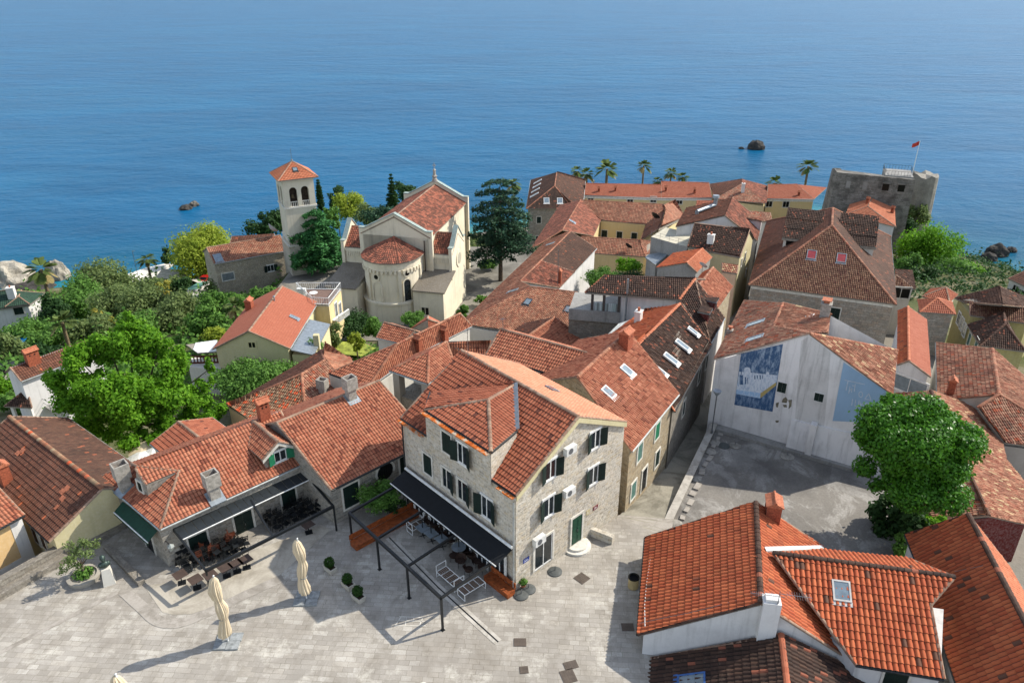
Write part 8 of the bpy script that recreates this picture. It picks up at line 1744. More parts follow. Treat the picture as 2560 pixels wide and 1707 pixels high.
def wicker():
 t_ = thing('wicker_chair', 'dark brown wicker tub chair under the black awning', 'chair', (0, 0, 0), 'wicker tub chairs under the awning'); mb = MB(); mb.lathe((0, 0, .4), [(0, 0), (.27, 0), (.3, .06), (0, .07)], 16); mb.build('seat', WICK, t_); mb = MB(); n = 16; vs = []
 for i in range(5):
  for k in range(n + 1): an = math.radians(-20 + 220 * k / n); z = .36 + i * .1 * (.55 + .45 * math.sin(math.radians(90) * 1 if 40 < math.degrees(an) < 140 else abs(an))); vs.append((math.cos(an) * (.27 + .035 * i), math.sin(an) * (.27 + .035 * i), z))
 mb.add(vs, [(i * (n + 1) + k, i * (n + 1) + k + 1, (i + 1) * (n + 1) + k + 1, (i + 1) * (n + 1) + k) for i in range(4) for k in range(n)]); mb.build('backrest', WICK, t_)
 for sx in (-1, 1):
  for sy in (-1, 1): mb = MB(); mb.tube((sx * .2, sy * .2, 0), (sx * .18, sy * .18, .4), .018, n=5); mb.build('leg', M['blackmetal'], t_)
 return t_
w0 = wicker(); first = True
wl = [zs(1150, 745), zs(1225, 800), zs(1280, 705), zs(1330, 745), zs(1385, 800), zs(1300, 880), zs(1430, 850), zs(1260, 690), zs(915, 415), zs(975, 450), zs(1010, 490), zs(1050, 530), zs(950, 395), zs(1090, 560), zs(1130, 590)]
ncorner = V((-K0.y, K0.x, 0))
for i, px in enumerate(wl):
 b = P(px, .35); lb = 'dark brown wicker tub chair in the group beside the corner bench' if i < 8 else 'dark brown wicker tub chair in the row behind the upturned tables'
 if first: w0.location = (b.x, b.y, 0); w0.rotation_euler = (0, 0, RND.random() * 6); w0['label'] = lb; first = False
 else: dup(w0, (b.x, b.y, 0), RND.random() * 6, lb)
TT = flat('table_top_blue_grey', '#7d878e', .5)
for px, lab in ((zs(850, 500), 'blue grey table with upturned black table foot nearest the far sofa frame'), (zs(935, 555), 'blue grey table with upturned black foot in the middle of the row'), (zs(1040, 610), 'blue grey table with upturned black foot at the near end of the row'), (zs(1205, 690), 'round pale table with an upturned black foot by the shop windows')):
 b = P(px, .4); b.z = 0; t_ = thing('cafe_table', lab, 'table', b, 'cafe tables under the pergola'); mb = MB()
 if 'round' in lab: mb.lathe(b + V((0, 0, .71)), [(0, 0), (.5, 0), (.5, .035), (0, .035)], 22)
 else: mb.box(b + V((0, 0, .71)), (.85, .75, .035), aH)
 mb.build('top', TT, t_)
 for nm, z0, z1, zz in (('pedestal', 0, .71, 0.02), ('upturned_foot', .75, 1.4, 1.4)):
  mb = MB(); mb.tube(b + V((0, 0, z0)), b + V((0, 0, z1)), .035, n=8)
  for k in range(4): an = k * math.pi / 2 + .4; mb.tube(b + V((0, 0, zz)), b + V((math.cos(an) * .34, math.sin(an) * .34, zz + (.0 if zz < 1 else .02))), .03, .02, n=6)
  mb.build(nm, M['blackmetal'], t_)
# bush behind the bench
# ================================================================== restaurant awning frame, stacked chairs and tables
h = H['rest']; fA, fB = P((400, 1322), zeR), P(zb(1520, 455), zeR); ud = (fB - fA).normalized(); nf = V((ud.y, -ud.x, 0))
ra = thing('awning_frame', 'black steel awning frame with a slatted roof strip along the restaurant wall', 'awning', P(zb(800, 1250)))
wA, wB = vwall(zb(562, 945), fA + nf * -.3, fB + nf * -.3), vwall(zb(1495, 512), fA + nf * -.3, fB + nf * -.3); zw = (wA.z + wB.z) / 2; wA.z = wB.z = zw
fa, fb = P(zb(800, 1245), zw - .55), P(zb(1725, 778), zw - .55)
mb = MB(); beam(mb, fa, fb, .16, .2); mb.build('beam', M['blackmetal'], ra)
for k, (p0, p1) in enumerate(((wA, fa), (wA.lerp(wB, .55), P(zb(1285, 1000), zw - .55)), (wB, fb))): mb = MB(); beam(mb, p0, p1, .12, .16); mb.build('rail', M['blackmetal'], ra)
mb = MB(); n = 16
for k in range(n):
 a0, a1 = wA.lerp(wB, k / n), wA.lerp(wB, (k + .94) / n); o_ = (fa - wA) * .27; mb.poly([a0 + V((0, 0, .2)), a0 + o_ + V((0, 0, .12)), a1 + o_ + V((0, 0, .12)), a1 + V((0, 0, .2))]); mb.poly([a1 + V((0, 0, .17)), a1 + o_ + V((0, 0, .09)), a0 + o_ + V((0, 0, .09)), a0 + V((0, 0, .17))])
mb.build('roof_strip', flat('awning_slate', '#23282b', .45, .5), ra)
mb = MB(); mb.tube(wA + (fa - wA) * .27 + V((0, 0, .08)), wB + (fb - wB) * .27 + V((0, 0, .08)), .045, n=6); mb.build('edge_rail', M['whitepaint'], ra)
mb = MB(); mb.box((fb.x, fb.y, 0), (.12, .12, fb.z)); mb.box((fa.x, fa.y, fa.z - .3), (.1, .1, .3)); mb.build('post', M['blackmetal'], ra)
def chair(name, label, mat, grp, slat=True):
 t_ = thing(name, label, 'chair', (0, 0, 0), grp); mb = MB(); mb.box((0, 0, .43), (.42, .42, .035)); mb.build('seat', mat, t_); mb = MB()
 for z in (.58, .7, .82): mb.box((0, .2, z), (.4, .025, .07))
 for sx in (-1, 1): mb.tube((sx * .19, .2, .42), (sx * .19, .25, .92), .016, n=5)
 mb.build('backrest', mat, t_)
 for sx in (-1, 1):
  for sy in (-1, 1): mb = MB(); mb.tube((sx * .19, sy * .19, .43), (sx * .21, sy * .22, 0), .016, n=5); mb.build('leg', mat, t_)
 return t_
c1 = chair('bistro_chair', 'black slatted bistro chair stacked under the awning frame', M['blackmetal'], 'black chairs stacked by the restaurant wall'); used = False
for (cx, cy, nx, ny, lab) in ((zb(640, 1205), zb(1060, 1080), 7, 3, 'black bistro chair in the stacks below the left green shutter'), (zb(1290, 930), zb(1600, 790), 6, 3, 'black bistro chair in the stacks at the right end of the awning frame')):
 p0, p1 = P(cx), P(cy)
 for i in range(nx):
  for j in range(ny):
   for lv in range(2):
    b = p0.lerp(p1, i / (nx - 1)) + nf * ((j - 1) * .62) + V((RND.uniform(-.1, .1), RND.uniform(-.1, .1), .42 * lv)); rz = math.atan2(ud.y, ud.x) + (math.pi if j % 2 else 0) + RND.uniform(-.25, .25)
    if not used: c1.location = b; c1.rotation_euler = (0, 0, rz); c1['label'] = lab; used = True
    else:
     k = dup(c1, b, rz, lab)
     if lv: k.rotation_euler = (math.pi * .93 if RND.random() < .5 else RND.uniform(-.2, .2), RND.uniform(-.2, .2), rz); k.location.z = .9 if abs(k.rotation_euler[0]) > 2 else .46
BW = flat('chair_brown', '#4a2415', .55, var=.2); c2 = chair('wooden_chair', 'reddish brown wooden chair piled among the black chairs', BW, 'brown chairs piled by the restaurant door'); used = False
for i in range(9):
 p0, p1 = P(zb(740, 1150), .5), P(zb(1010, 1030), .5); b = p0.lerp(p1, i / 8) - nf * RND.uniform(-.35, .3); b.z = RND.choice((.35, .5, .75)); rz = RND.random() * 6
 if not used: c2.location = b; c2.rotation_euler = (.2, 0, rz); used = True
 else: k = dup(c2, b, rz); k.rotation_euler = (RND.uniform(-.4, .4), RND.uniform(-.4, .4), rz)
TB = flat('table_dark', '#4a3d36', .55)
for px, lab in ((zb(625, 1325), 'square dark table at the left end of the row in the sun'), (zb(735, 1360), 'square dark table second from the left in the sunlit row'), (zb(840, 1325), 'square dark table in the middle of the sunlit row'), (zb(950, 1275), 'square dark table second from the right of the sunlit row'), (zb(1025, 1245), 'square dark table beside the right one of the sunlit row'), (zb(1095, 1215), 'square dark table at the right end of the sunlit row'), (zb(1545, 960), 'square dark table in the shade right of the awning frame')):
 b = P(px); t_ = thing('square_table', lab, 'table', b, 'dark square tables by the restaurant'); mb = MB(); mb.box(b + V((0, 0, .72)), (.8, .8, .03), math.atan2(ud.y, ud.x) + .05); mb.build('top', TB, t_); mb = MB(); mb.tube(b, b + V((0, 0, .72)), .04, n=8); mb.box(b, (.5, .5, .03), .4); mb.build('pedestal', M['blackmetal'], t_)
# small signs of life: carport, car, sea-side bits
cp = thing('carport', 'flat pale carport roof on white posts near the beach', 'carport', P(zu(1120, 540), -27)); zz = -24.2; q = [P(zu(1015, 515), zz), P(zu(1195, 520), zz), P(zu(1240, 462), zz), P(zu(1060, 455), zz)]; mb = MB(); mb.prism(q, .2); mb.build('roof', flat('carport_sheet', '#a09c8a', .8, var=.2, scale=.8), cp); mb = MB()
for p in (q[0], q[1], q[2], q[3], q[1].lerp(q[2], .33), q[1].lerp(q[2], .66)): mb.box((p.x, p.y, -28), (.4, .4, zz + 28))
mb.build('post', M['whiteplaster'], cp)
def car(loc, rz, col, label):
 t_ = thing('parked_car', label, 'car', loc); x, y = V((math.cos(rz), math.sin(rz), 0)), V((-math.sin(rz), math.cos(rz), 0)); L0 = V(loc); pr = [(-2.1, .35), (-2.1, .85), (-1.5, .95), (-1.0, 1.42), (.4, 1.42), (1.0, .98), (2.0, .82), (2.1, .4)]; mb = MB(); f0 = [L0 + x * a - y * .85 + V((0, 0, b)) for a, b in pr]; f1 = [p + y * 1.7 for p in f0]; m = len(pr); mb.add(f0 + f1, [tuple(range(m)), tuple(range(2 * m - 1, m - 1, -1))] + [(i + m, i, (i + 1) % m, (i + 1) % m + m)[::-1] for i in range(m)]); mb.build('body', flat('car_paint_' + col[1:], col, .25, .6), t_)
 mb = MB()
 for sy in (-1, 1): mb.ob(L0 + x * -1.0 + y * (sy * .86 - .0) + V((0, 0, 1.0)), x * 1.6, y * .01 * sy, V((0, 0, .33)))
 mb.ob(L0 + x * .45 - y * .7 + V((0, 0, 1.4)), x * .52 - V((0, 0, .38)), y * 1.4, V((0, 0, .02)) + x * .02); mb.ob(L0 - x * 1.05 - y * .7 + V((0, 0, 1.4)), -x * .44 - V((0, 0, .42)), y * 1.4, V((0, 0, .02))); mb.build('window', M['darkglass'], t_)
 for sx in (-1.3, 1.3):
  for sy in (-1, 1): mb = MB(); c_ = L0 + x * sx + y * (sy * .78) + V((0, 0, .33)); mb.tube(c_ - y * .1, c_ + y * .1, .33, n=14); mb.build('wheel', M['black'], t_)
cc = P(zu(1150, 535), -27.5); car((cc.x, cc.y, -28), .1, '#c9cac8', 'white car parked under the carport'); cc = P(zu(1350, 510), -24); car((cc.x, cc.y, -24.8), 1.4, '#a01c1c', 'red car parked beside the long stone house'); cc = P(zd(75, 1020), -10); car((cc.x, cc.y, -10.3), .5, '#1d1f22', 'black car on the road at the left edge')
for px, hh_, lab in ((zu(905, 510), 6.5, 'thin grey lamp pole at the edge of the pale beach'),):
 p = P(px, -27.5); t_ = thing('lamp_pole', lab, 'lamp pole', p); mb = MB(); mb.tube(p, p + V((0, 0, hh_)), .07, .05, n=6); mb.build('pole', M['metal'], t_); mb = MB(); mb.box(p + V((.2, 0, hh_)), (.6, .2, .1)); mb.build('lamp_head', M['metal'], t_)
gt = thing('gate', 'green sheet canopy over a white gate on the concrete drive', 'gate', P(zu(1265, 565), -21)); a, b = P(zu(1215, 590), -19), P(zu(1290, 545), -19.6); mb = MB(); mb.ob(a, b - a, V((2.0, .5, 0)), V((0, 0, .15))); mb.build('canopy', flat('canopy_green', '#4f7d68', .6), gt); mb = MB()
for p in (a + V((.3, .2, 0)), b + V((.3, .2, 0)), a + V((1.8, .5, 0))): mb.box((p.x, p.y, -24), (.35, .35, p.z + 24))
mb.build('post', M['whiteplaster'], gt)
pp = [P(zd(*q), -13.5) for q in ((60, 790), (220, 765), (240, 725), (95, 735))]; mb = MB(); mb.poly(pp); pl_ = thing('swimming_pool', 'bright blue swimming pool with a white edge behind the trees on the left', 'pool', pp[0] - V((0, 0, .2))); mb.build('water', flat('pool_blue', '#1273b8', .15, .5), pl_); mb = MB(); pq = [P(zd(*q), -13.6) for q in ((20, 740), (240, 700), (240, 722), (95, 735), (20, 760))]; mb.poly(pq); mb.build('edge', M['whitepaint'], pl_)
# white garden parasols behind the restaurant
for px, lab in ((za(1255, 640), 'open white garden parasol behind the restaurant ridge'), (za(1370, 600), 'pale open garden parasol half hidden by the small outhouse'), (za(1290, 545), 'large beige garden canopy under the bright green tree')):
 p = P(px, -1.2); t_ = thing('garden_parasol', lab, 'parasol', V((p.x, p.y, -3.6)), 'open garden parasols'); mb = MB(); mb.tube((p.x, p.y, -3.8), (p.x, p.y, -1.0), .03, n=6); mb.build('pole', M['metal'], t_); mb = MB(); mb.lathe((p.x, p.y, -1.6), [(1.5, 0), (.8, .38), (0, .7)], 8); mb.build('canopy', M['whitepaint'] if 'beige' not in lab else CREAM, t_)
# ================================================================== trees and plants
DENSE = ('round yellow', 'bright green rounded', 'darker green tree right', 'bright green tree nearest', 'wide shrub', 'clipped')
def tree(px, zc, wpx, hpx, mat, label, n=2500, leaf=.5, blobs=14, kind='tree', ground=None, depth=1.0, cat='tree', flatn=1.0, seed=None, grp=None, asp=1.7, trunk=True, gap=.3):
 c = P(px, zc); k = (c - O).length / _f * (1 / max(.2, 1)); rx = wpx * k / 2; rz = hpx * k / 2 * 1.02; ry = rx * depth
 gz = G(c.x, c.y) if ground is None else ground; gz = min(gz, c.z - rz * .6)
 t_ = thing(kind, label, cat, (c.x, c.y, gz), grp); Q = []; bc = []
 for i in range(blobs):
  while True:
   d = NPR.uniform(-1, 1, 3)
   if .15 < np.linalg.norm(d) < 1: break
  d = d / np.linalg.norm(d) * NPR.uniform(.35, .78); br = (NPR.uniform(.34, .5) if label.startswith(DENSE) else NPR.uniform(.22, .42)) * (1.15 - .35 * abs(d[2])); bc.append((d, br))
 tot = sum(b[1] ** 2 for b in bc)
 for d, br in bc:
  m = max(20, int(n * br ** 2 / tot)); p_, nn_ = ball((0, 0, 0), (1, 1, 1), m, gap); ctr = np.array((c.x + d[0] * rx, c.y + d[1] * ry, c.z + d[2] * rz)); rad = np.array((br * rx, br * max(ry, rx * .7), br * (rz * .6 + rx * .4) * flatn)); lum = 1 + NPR.normal(0, .2, (m, 1))
  Q.append(leaves(None, ctr + p_ * rad * lum, nn_ + np.array((0, 0, .25)), leaf, asp))
 quads_obj('crown', np.concatenate(Q), LM[mat], t_)
 if trunk:
  mb = MB(); tr = max(.12, rx * .05); f = V((c.x, c.y, c.z - rz * .25)); mb.tube((c.x, c.y, gz - .3), f, tr, tr * .6, n=8)
  for d, br in bc[:9]: e = V((c.x + d[0] * rx * .9, c.y + d[1] * ry * .9, c.z + d[2] * rz * .9)); mb.tube(f - V((0, 0, RND.uniform(0, rz * .25))), e, tr * .4, tr * .12, n=5)
  mb.build('trunk', TRK, t_)
 return t_
def lobed(lobes, ground_px, gz, mat, label, leaf, kind, dens=9.0, cat='tree', asp=1.6, dome=False):
 """tree whose crown is surveyed lobe by lobe: (pixel, z, width px, height px)"""
 g = P(ground_px, gz); t_ = thing(kind, label, cat, (g.x, g.y, gz)); Q = []; mb = MB(); cs = []
 for px, dy, wpx, hpx in lobes:
  r_ = ray(px); c = O + r_ * ((g.y + dy) / r_.y); k = (c - O).length / _f; rx, rz = wpx * k / 2, hpx * k / 2; cs.append(c); nb = max(6, int(rx * 4.5))
  for i in range(nb):
   d = NPR.normal(0, 1, 3); d /= np.linalg.norm(d); d *= NPR.uniform(.3, .85); s_ = NPR.uniform(.3, .5) if dome else NPR.uniform(.2, .42); m = int(dens * 40 * s_ * s_ * rx * rx / (leaf * leaf * 20) + 30); p_, n_ = ball((0, 0, 0), (1, 1, 1), m, .45 if dome else .1); p_ = p_ * (1 + NPR.normal(0, .1 if dome else .22, (m, 1)))
   Q.append(leaves(None, np.array(c) + d * np.array((rx, rx, rz)) + p_ * np.array((s_ * rx, s_ * rx, s_ * rz)), n_ + np.array((0, 0, .3)), leaf, asp))
 quads_obj('crown', np.concatenate(Q), LM[mat], t_)
 m_ = sum(cs, V((0, 0, 0))) / len(cs); f = V((g.x * .5 + m_.x * .5, g.y, gz + (m_.z - gz) * .55)); mb.tube((g.x, g.y, gz - .5), f, .4, .25, n=10)
 for c in cs: mb.tube(f, c, .16, .04, n=6)
 mb.build('trunk', TRK, t_); return t_
L = zD
lobed([(L(190, 835), 0, 120, 110), (L(250, 800), 1, 110, 110), (L(325, 790), 2, 130, 120), (L(400, 840), 1, 110, 100), (L(150, 880), -1, 95, 90), (L(215, 910), -2, 140, 120), (L(300, 890), -2, 150, 140), (L(385, 920), -1, 140, 110), (L(455, 905), 1, 90, 90), (L(485, 955), 1, 90, 90), (L(420, 985), -1, 130, 90), (L(325, 985), -3, 140, 110), (L(250, 985), -2.5, 90, 110), (L(478, 850), 2, 34, 80), (L(290, 745), 2, 60, 70), (L(370, 775), 2, 60, 80), (L(480, 995), 0, 100, 80), (L(440, 1005), -2, 110, 70), (L(200, 965), -2, 100, 90)], L(300, 1060), -6, 'ginkgo', 'huge bright green tree between the restaurant and the white house', .21, 'broadleaf_tree', 17)
lobed([(L(2100, 1000), 0, 230, 150), (L(2095, 985), 0, 200, 130), (L(2120, 970), .5, 150, 90), (L(2070, 1040), -1.5, 170, 150), (L(2130, 1045), -1.5, 190, 150), (L(2040, 1010), -1, 130, 130), (L(2165, 1030), 0, 150, 150), (L(2100, 1080), -1.5, 220, 150), (L(2030, 1075), -1, 110, 110), (L(2090, 960), 1, 150, 70)], L(2085, 1215), -1.2, 'round', 'dense round deep green tree in the corner of the concrete yard', .16, 'broadleaf_tree', 13, dome=True)
# ivy and shrubs below it
tree(L(2040, 1190), -.4, 110, 110, 'dark', 'dark shrubs overhanging the edge of the yard under the round tree', 1800, .25, 10, 'shrub', -1.2, cat='shrub', trunk=False); tree(L(2095, 1190), .3, 130, 120, 'dark', 'dark ivy clump between the round tree trunk and the old tiled roof', 2200, .25, 12, 'shrub', -1.2, cat='shrub', trunk=False); tree(L(2068, 1250), -.6, 60, 50, 'mid', 'bright weedy shrub at the corner of the orange roof and yard', 700, .22, 6, 'shrub', -1.2, cat='shrub', trunk=False); tree(L(2165, 1205), 1.2, 70, 22, 'ginkgo', 'light green creeper behind the long orange roofed house', 400, .2, 5, 'shrub', -1, cat='shrub', trunk=False)
def conifer(px, gz, top, wpx, mat, label, tiers=11, leaf=.32, n=260, droop=.35, kind='cedar', wide=None, bot=.18):
 g = P(px, gz); hh = above(top, g); k = (g - O).length / _f; R_ = wpx * k / 2; t_ = thing(kind, label, 'tree', g); mb = MB(); mb.tube(g - V((0, 0, .4)), V((g.x, g.y, hh - .5)), max(.18, R_ * .07), .05, n=8); Q = []
 for i in range(tiers):
  u = bot + (1 - bot) * i / (tiers - 1); z = gz + (hh - gz) * u; rr = R_ * (np.interp(u, [bot, .35, .7, 1], wide or [.7, 1, .75, .12])); nb = max(4, int(7 * rr / R_ + 2))
  for j in range(nb):
   a = 2 * math.pi * (j + RND.random() * .7) / nb + i; l_ = rr * RND.uniform(.65, 1.08); e = V((math.cos(a), math.sin(a), 0)); tip = V((g.x, g.y, z)) + e * l_ - V((0, 0, l_ * droop * RND.uniform(.1, .9))); mb.tube((g.x, g.y, z), tip, .07, .02, n=4); m = int(n * l_ / R_) + 12
   s_ = NPR.random((m, 1)) ** .7; base = np.array((g.x, g.y, z)) * (1 - s_) + np.array(tip) * s_; side = np.array((-e.y, e.x, 0)); wd = l_ * .26 * (1.15 - s_ * .6)
   p_ = base + side * NPR.normal(0, 1, (m, 1)) * wd * .6 + np.array((0, 0, 1)) * (NPR.normal(0, .12, (m, 1)) * l_ * .45 - np.abs(NPR.normal(0, .1, (m, 1))) * l_ * droop); Q.append(leaves(None, p_, np.tile(np.array((0, 0, 1.0)), (m, 1)), leaf, 2.2, .5))
 quads_obj('crown', np.concatenate(Q), LM[mat], t_); mb.build('trunk', TRK, t_); return t_
conifer(L(1150, 645), -12.2, L(1140, 415), 175, 'cedar', 'tall dark cedar with drooping boughs on the church court right of the nave', 8, .3, 230, .3, wide=[.75, 1.1, .9, .5], bot=.3)
conifer(L(735, 622), -12.2, L(715, 484), 125, 'cedarl', 'fresh green cedar with layered boughs between the bell tower and the church', 7, .3, 420, .45, wide=[1, 1.1, 1, .6], bot=.22)
conifer(L(903, 478), -16, L(902, 402), 34, 'dark', 'slim dark spruce on the shore behind the church nave', 10, .4, 90, .2, 'conifer', [1, .85, .45, .1], .1)
conifer(L(738, 485), -18, L(739, 415), 17, 'dark', 'thin pointed cypress right behind the bell tower', 12, .35, 120, -.5, 'cypress', [.8, 1, .8, .2], .05)
def palm(px, gz, top, wpx, label, skirt=True, n=30):
 g = P(px, gz); hh = above(top, g); k = (g - O).length / _f; R_ = wpx * k / 2; t_ = thing('palm_tree', label, 'palm', g, 'palms'); zc = hh - R_ * .55; mb = MB(); mb.tube(g - V((0, 0, .4)), V((g.x, g.y, zc)), max(.2, R_ * .13), max(.15, R_ * .1), n=8); mb.build('trunk', PTRK, t_); Q = []; D = []
 for i in range(n):
  a = i * 2.4; el = math.radians(RND.uniform(-35, 75)); e = np.array((math.cos(a) * math.cos(el), math.sin(a) * math.cos(el), math.sin(el))); L_ = R_ * RND.uniform(.8, 1.1); m = 26; s_ = np.linspace(.35, 1, m)[:, None]; base = np.array((g.x, g.y, zc)) + e * L_ * s_ - np.array((0, 0, 1)) * L_ * .35 * s_ ** 2.2; side = np.cross(e, (0, 0, 1.0)); side /= np.linalg.norm(side) + 1e-6; up = np.cross(side, e)
  for sg in (-1, 1):
   ll = L_ * .34 * np.sin(np.linspace(.5, 2.9, m))[:, None]; d_ = side * sg * .8 + e * .5 - up * .25; d_ /= np.linalg.norm(d_); w_ = np.cross(d_, up); w_ = w_ / np.linalg.norm(w_) * L_ * .03; q = np.stack([base - w_, base + w_, base + w_ * .3 + d_ * ll, base - w_ * .3 + d_ * ll], 1); (D if el < -.3 and skirt else Q).append(q)
 quads_obj('crown', np.concatenate(Q), LM['palm'], t_)
 if D: quads_obj('dry_fronds', np.concatenate(D), LM['dry'], t_)
for a in ((L(350, 655), -27.6, L(345, 583), 46, 'palm standing on the pale beach beside the carport'), (L(115, 690), -26.5, L(112, 600), 66, 'bushy palm in front of the pale boulders'), (L(160, 800), -13, L(158, 722), 66, 'palm in the garden behind the white house'),
          (L(545, 745), -9.5, L(548, 690), 55, 'palm in the garden beside the yellow villa chimney'), (L(1390, 470), -27, L(1391, 372), 60, 'largest palm behind the long yellow building, next to two smaller ones'), (L(1345, 470), -27, L(1345, 388), 44, 'palm left of the largest palm behind the long yellow building'), (L(1323, 470), -27, L(1322, 384), 36, 'leftmost palm beside the skylight house on the shore'), (L(1472, 470), -27, L(1472, 370), 40, 'lone slim palm rising over the middle of the long yellow roof'), (L(1535, 470), -27, L(1535, 388), 36, 'taller palm of the right pair behind the yellow building'), (L(1562, 470), -27, L(1562, 398), 34, 'shorter palm of the right pair behind the yellow building'), (L(1505, 470), -27, L(1505, 408), 30, 'low palm just left of the right pair'), (L(1180, 500), -23, L(1180, 412), 40, 'palm behind the dark cedar by the church'), (L(1840, 480), -27, L(1839, 368), 50, 'lone palm between the yellow building and the fortress'), (L(1770, 480), -27, L(1768, 408), 44, 'low palm peeping over the right end of the yellow roof')):
 palm(*a)
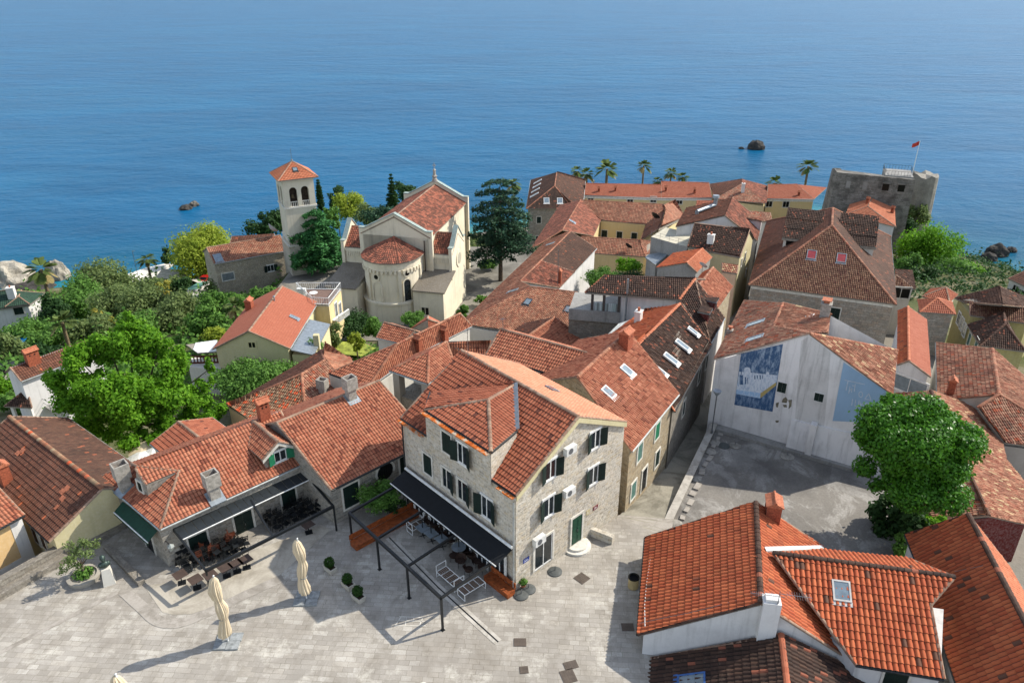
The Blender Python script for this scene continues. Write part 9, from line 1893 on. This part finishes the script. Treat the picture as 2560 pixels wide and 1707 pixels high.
TR = [  # pixel, z of crown centre, width, height, leaf, label, n, leaf size
 (L(467, 577), -20.5, 140, 105, 'yell', 'round yellow green tree beside the gable of the long stone house', 5200, .5),
 (L(385, 590), -25, 36, 40, 'dark', 'small dark tree between the beach palm and the yellow green tree', 700, .5),
 (L(612, 515), -20, 90, 70, 'dark', 'dark shore tree left of the bell tower', 1600, .6), (L(648, 500), -19, 50, 60, 'dark', 'dark bush touching the left side of the bell tower', 800, .6),
 (L(772, 452), -17, 56, 56, 'dark', 'dark round tree behind the cypress', 1200, .55), (L(803, 470), -16.5, 84, 66, 'yell', 'light yellow green tree between cypress and church', 2200, .5), (L(845, 492), -16, 90, 50, 'olive', 'olive grey tree beside the church nave', 1500, .5), (L(880, 500), -14.5, 110, 64, 'cedar', 'wide dark pine behind the left transept', 2200, .5), (L(932, 440), -19, 66, 46, 'dark', 'dark clump right of the slim spruce', 1300, .6), (L(760, 500), -14, 50, 60, 'mid', 'shrub behind the fresh green cedar', 900, .5),
 (L(238, 648), -23, 150, 90, 'olive', 'spreading olive brown tree on the shore left of the beach', 3600, .5), (L(180, 690), -19, 130, 100, 'mid', 'bushy green tree right of the green roofed house', 3200, .5), (L(128, 730), -19, 60, 110, 'dark', 'tall dark pine in front of the green roofed house', 2400, .5), (L(262, 700), -17, 140, 90, 'olive', 'grey green tamarisk in the middle of the garden', 3000, .42), (L(330, 705), -16, 150, 100, 'olive', 'feathery grey green shrub mass behind the bright tree', 3400, .4), (L(405, 725), -14.5, 130, 100, 'olive', 'tall feathery bush right of the bright tree top', 3000, .4), (L(300, 750), -13, 110, 80, 'mid', 'green bush peeping over the bright tree', 2000, .45), (L(210, 765), -12.5, 110, 90, 'olive', 'grey olive tree above the white house roof', 2200, .42), (L(225, 735), -13.5, 34, 60, 'gold', 'golden bamboo clump behind the brick chimney', 700, .4), (L(258, 742), -13.5, 30, 56, 'gold', 'yellow bamboo right of the golden clump', 600, .4), (L(372, 655), -21, 90, 50, 'olive', 'low pale tree in front of the carport', 1400, .5), (L(418, 655), -20, 60, 46, 'dark', 'dark hedge block below the carport', 1100, .45), (L(375, 668), -20, 50, 52, 'gold', 'brownish cypress bush by the gate', 900, .4),
 (L(470, 740), -12, 90, 70, 'mid', 'green shrub between the garden and the white canopy', 1700, .42), (L(500, 700), -14, 100, 70, 'mid', 'loose green tree left of the villa roof', 2000, .42), (L(575, 640), -15.5, 150, 90, 'mid', 'bright leafy tree in front of the long stone house', 3600, .45), (L(520, 665), -16, 110, 80, 'olive', 'thin branched tree by the concrete drive', 1500, .45), (L(640, 610), -15, 80, 70, 'dark', 'dark tree at the right end of the long stone house', 1800, .45), (L(560, 700), -12, 80, 60, 'mid', 'green bush behind the villa roof edge', 1500, .42), (L(490, 772), -9.5, 60, 44, 'yell', 'yellow green bush beside the villa aerial', 1200, .35), (L(615, 690), -12, 90, 70, 'mid', 'bush at the far edge of the villa roof', 1500, .42),
 (L(600, 872), -5.2, 180, 72, 'mid', 'wide shrub in front of the yellow villa gable', 5200, .3), (L(545, 870), -5.5, 110, 90, 'mid', 'bush between the bright tree and the villa wall', 2600, .3), (L(700, 805), -5.5, 100, 50, 'mid', 'shrub with yellowish tips at the villa corner', 2200, .28), (L(765, 765), -7, 50, 64, 'olive', 'small olive tree on the lawn', 1500, .28), (L(818, 785), -7.5, 38, 56, 'yell', 'little yellow green tree on the lawn', 1100, .26), (L(812, 745), -9.5, 110, 36, 'dark', 'clipped dark hedge below the apse', 2200, .28), (L(858, 755), -8.5, 46, 62, 'mid', 'rounded green shrub at the end of the clipped hedge', 1600, .28), (L(950, 735), -9, 70, 34, 'mid', 'light bush in front of the apse wall', 1400, .28), (L(1065, 715), -9.5, 34, 30, 'mid', 'small bush at the foot of the church corner', 500, .3), (L(745, 715), -6.5, 30, 36, 'mid', 'climber on the villa terrace wall', 600, .25),
 (L(15, 810), -9.5, 70, 100, 'olive', 'dark olive tree at the left edge beside the road', 2000, .4), (L(105, 820), -9, 80, 70, 'dark', 'dark shrubs above the white house chimney', 1600, .38), (L(60, 760), -13.5, 110, 40, 'mid', 'hedge along the swimming pool', 1300, .42), (L(30, 920), -7.5, 60, 60, 'mid', 'green shrub left of the white house', 1500, .32), (L(5, 890), -8, 40, 70, 'ginkgo', 'bright green plant at the left edge', 900, .32), (L(110, 770), -13, 90, 50, 'mid', 'low green shrubs right of the swimming pool', 1200, .42),
 (L(2135, 572), -17, 116, 118, 'ginkgo', 'bright green rounded tree below the fortress bastion', 5200, .45), (L(2190, 640), -19.5, 100, 80, 'mid', 'darker green tree right of the bright rounded tree', 2600, .45), (L(2235, 645), -21, 80, 70, 'ginkgo', 'bright green tree nearest the cove water', 2600, .45), (L(2085, 610), -15, 60, 60, 'mid', 'shrub inside the curved wall behind the palace', 1100, .42), (L(2070, 515), -16, 60, 70, 'dark', 'ivy on the fortress foot', 1300, .5), (L(2110, 498), -17, 50, 60, 'olive', 'grey green growth on the bastion rock', 900, .5), (L(2150, 670), -18, 100, 60, 'mid', 'low green slope under the bright rounded tree', 1800, .42),
 (L(2205, 662), -20.5, 100, 66, 'mid', 'green tree between the pyramid roofs and the cove beach', 2600, .42), (L(2115, 645), -17, 80, 70, 'dark', 'dark tree between the palace annex and the bright rounded tree', 2000, .42),
 (L(1385, 640), -6.5, 90, 44, 'mid', 'leafy vines in the yard behind the brown terrace roof', 2200, .3), (L(1440, 608), -6.5, 60, 34, 'ginkgo', 'light green vine on the yellow yard wall', 1000, .3), (L(1440, 645), -7, 90, 40, 'dark', 'dark plants under the grey plank gable', 1200, .3), (L(1120, 607), -11, 40, 22, 'mid', 'clipped round bed on the church court', 700, .3), (L(1105, 688), -11, 34, 24, 'mid', 'green bed beside the right transept', 500, .3),
 (zs(440, 150), 1.7, 105, 62, 'mid', 'orange tipped bush behind the wooden bench', 2600, .14), (zs(560, 230), 1.0, 60, 50, 'dark', 'dark lower half of the bush at the end of the bench', 1200, .14)]
for px, zc, w_, h_, m_, lab, n_, lf in TR:
 low = any(k in lab for k in ('bush', 'shrub', 'hedge', 'ivy', 'vine', 'climber', 'plants', 'bed', 'growth', 'slope', 'bamboo', 'dark lower'))
 if lab.startswith(DENSE): n_ *= 1.6
 gz = None if not lab.startswith(('orange tipped', 'dark lower')) else 0
 tree(px, zc, w_ * 1.0884 if w_ > 0 else w_, h_ * 1.0884, m_, lab, int(n_ * 2.2), lf * .72, 24 if n_ > 2000 else 14, 'shrub' if low else 'tree', gz, cat='shrub' if low else 'tree', trunk=not low)
# undergrowth: one mass of low leaves over the garden slopes
def under(name, x0, x1, y0, y1, n, mat, leaf, zoff=.4, skip=()):
 x = NPR.uniform(x0, x1, n); y = NPR.uniform(y0, y1, n); keep = np.ones(n, bool)
 for (a, b, c, d) in skip: keep &= ~((x > a) & (x < b) & (y > c) & (y < d))
 keep &= y < np.array([yshore(a) for a in x]) - 9; x, y = x[keep], y[keep]; cl = np.sin(x * .9) * np.sin(y * .7 + 1) + np.sin(x * .37 + y * .23); z = np.array([G(a, b) for a, b in zip(x, y)]) + np.abs(NPR.normal(0, zoff, len(x))) * (1.3 + cl); p_ = np.stack([x, y, z], 1)
 stuff(quads_obj(name, leaves(None, p_, np.tile(np.array((0, 0, 1.0)), (len(x), 1)), leaf, 1.5, .7), LM[mat], None))
under('undergrowth', -110, -42, 78, 172, 26000, 'mid', .6, .7); under('garden_grass', -44, -14, 74, 97, 9000, 'mid', .3, .25, ((-37, -22, 76, 97),)); under('shore_scrub', 60, 112, 118, 170, 9000, 'dark', .45, .5); under('scrub', -42, 4, 146, 200, 9000, 'olive', .6, .6)
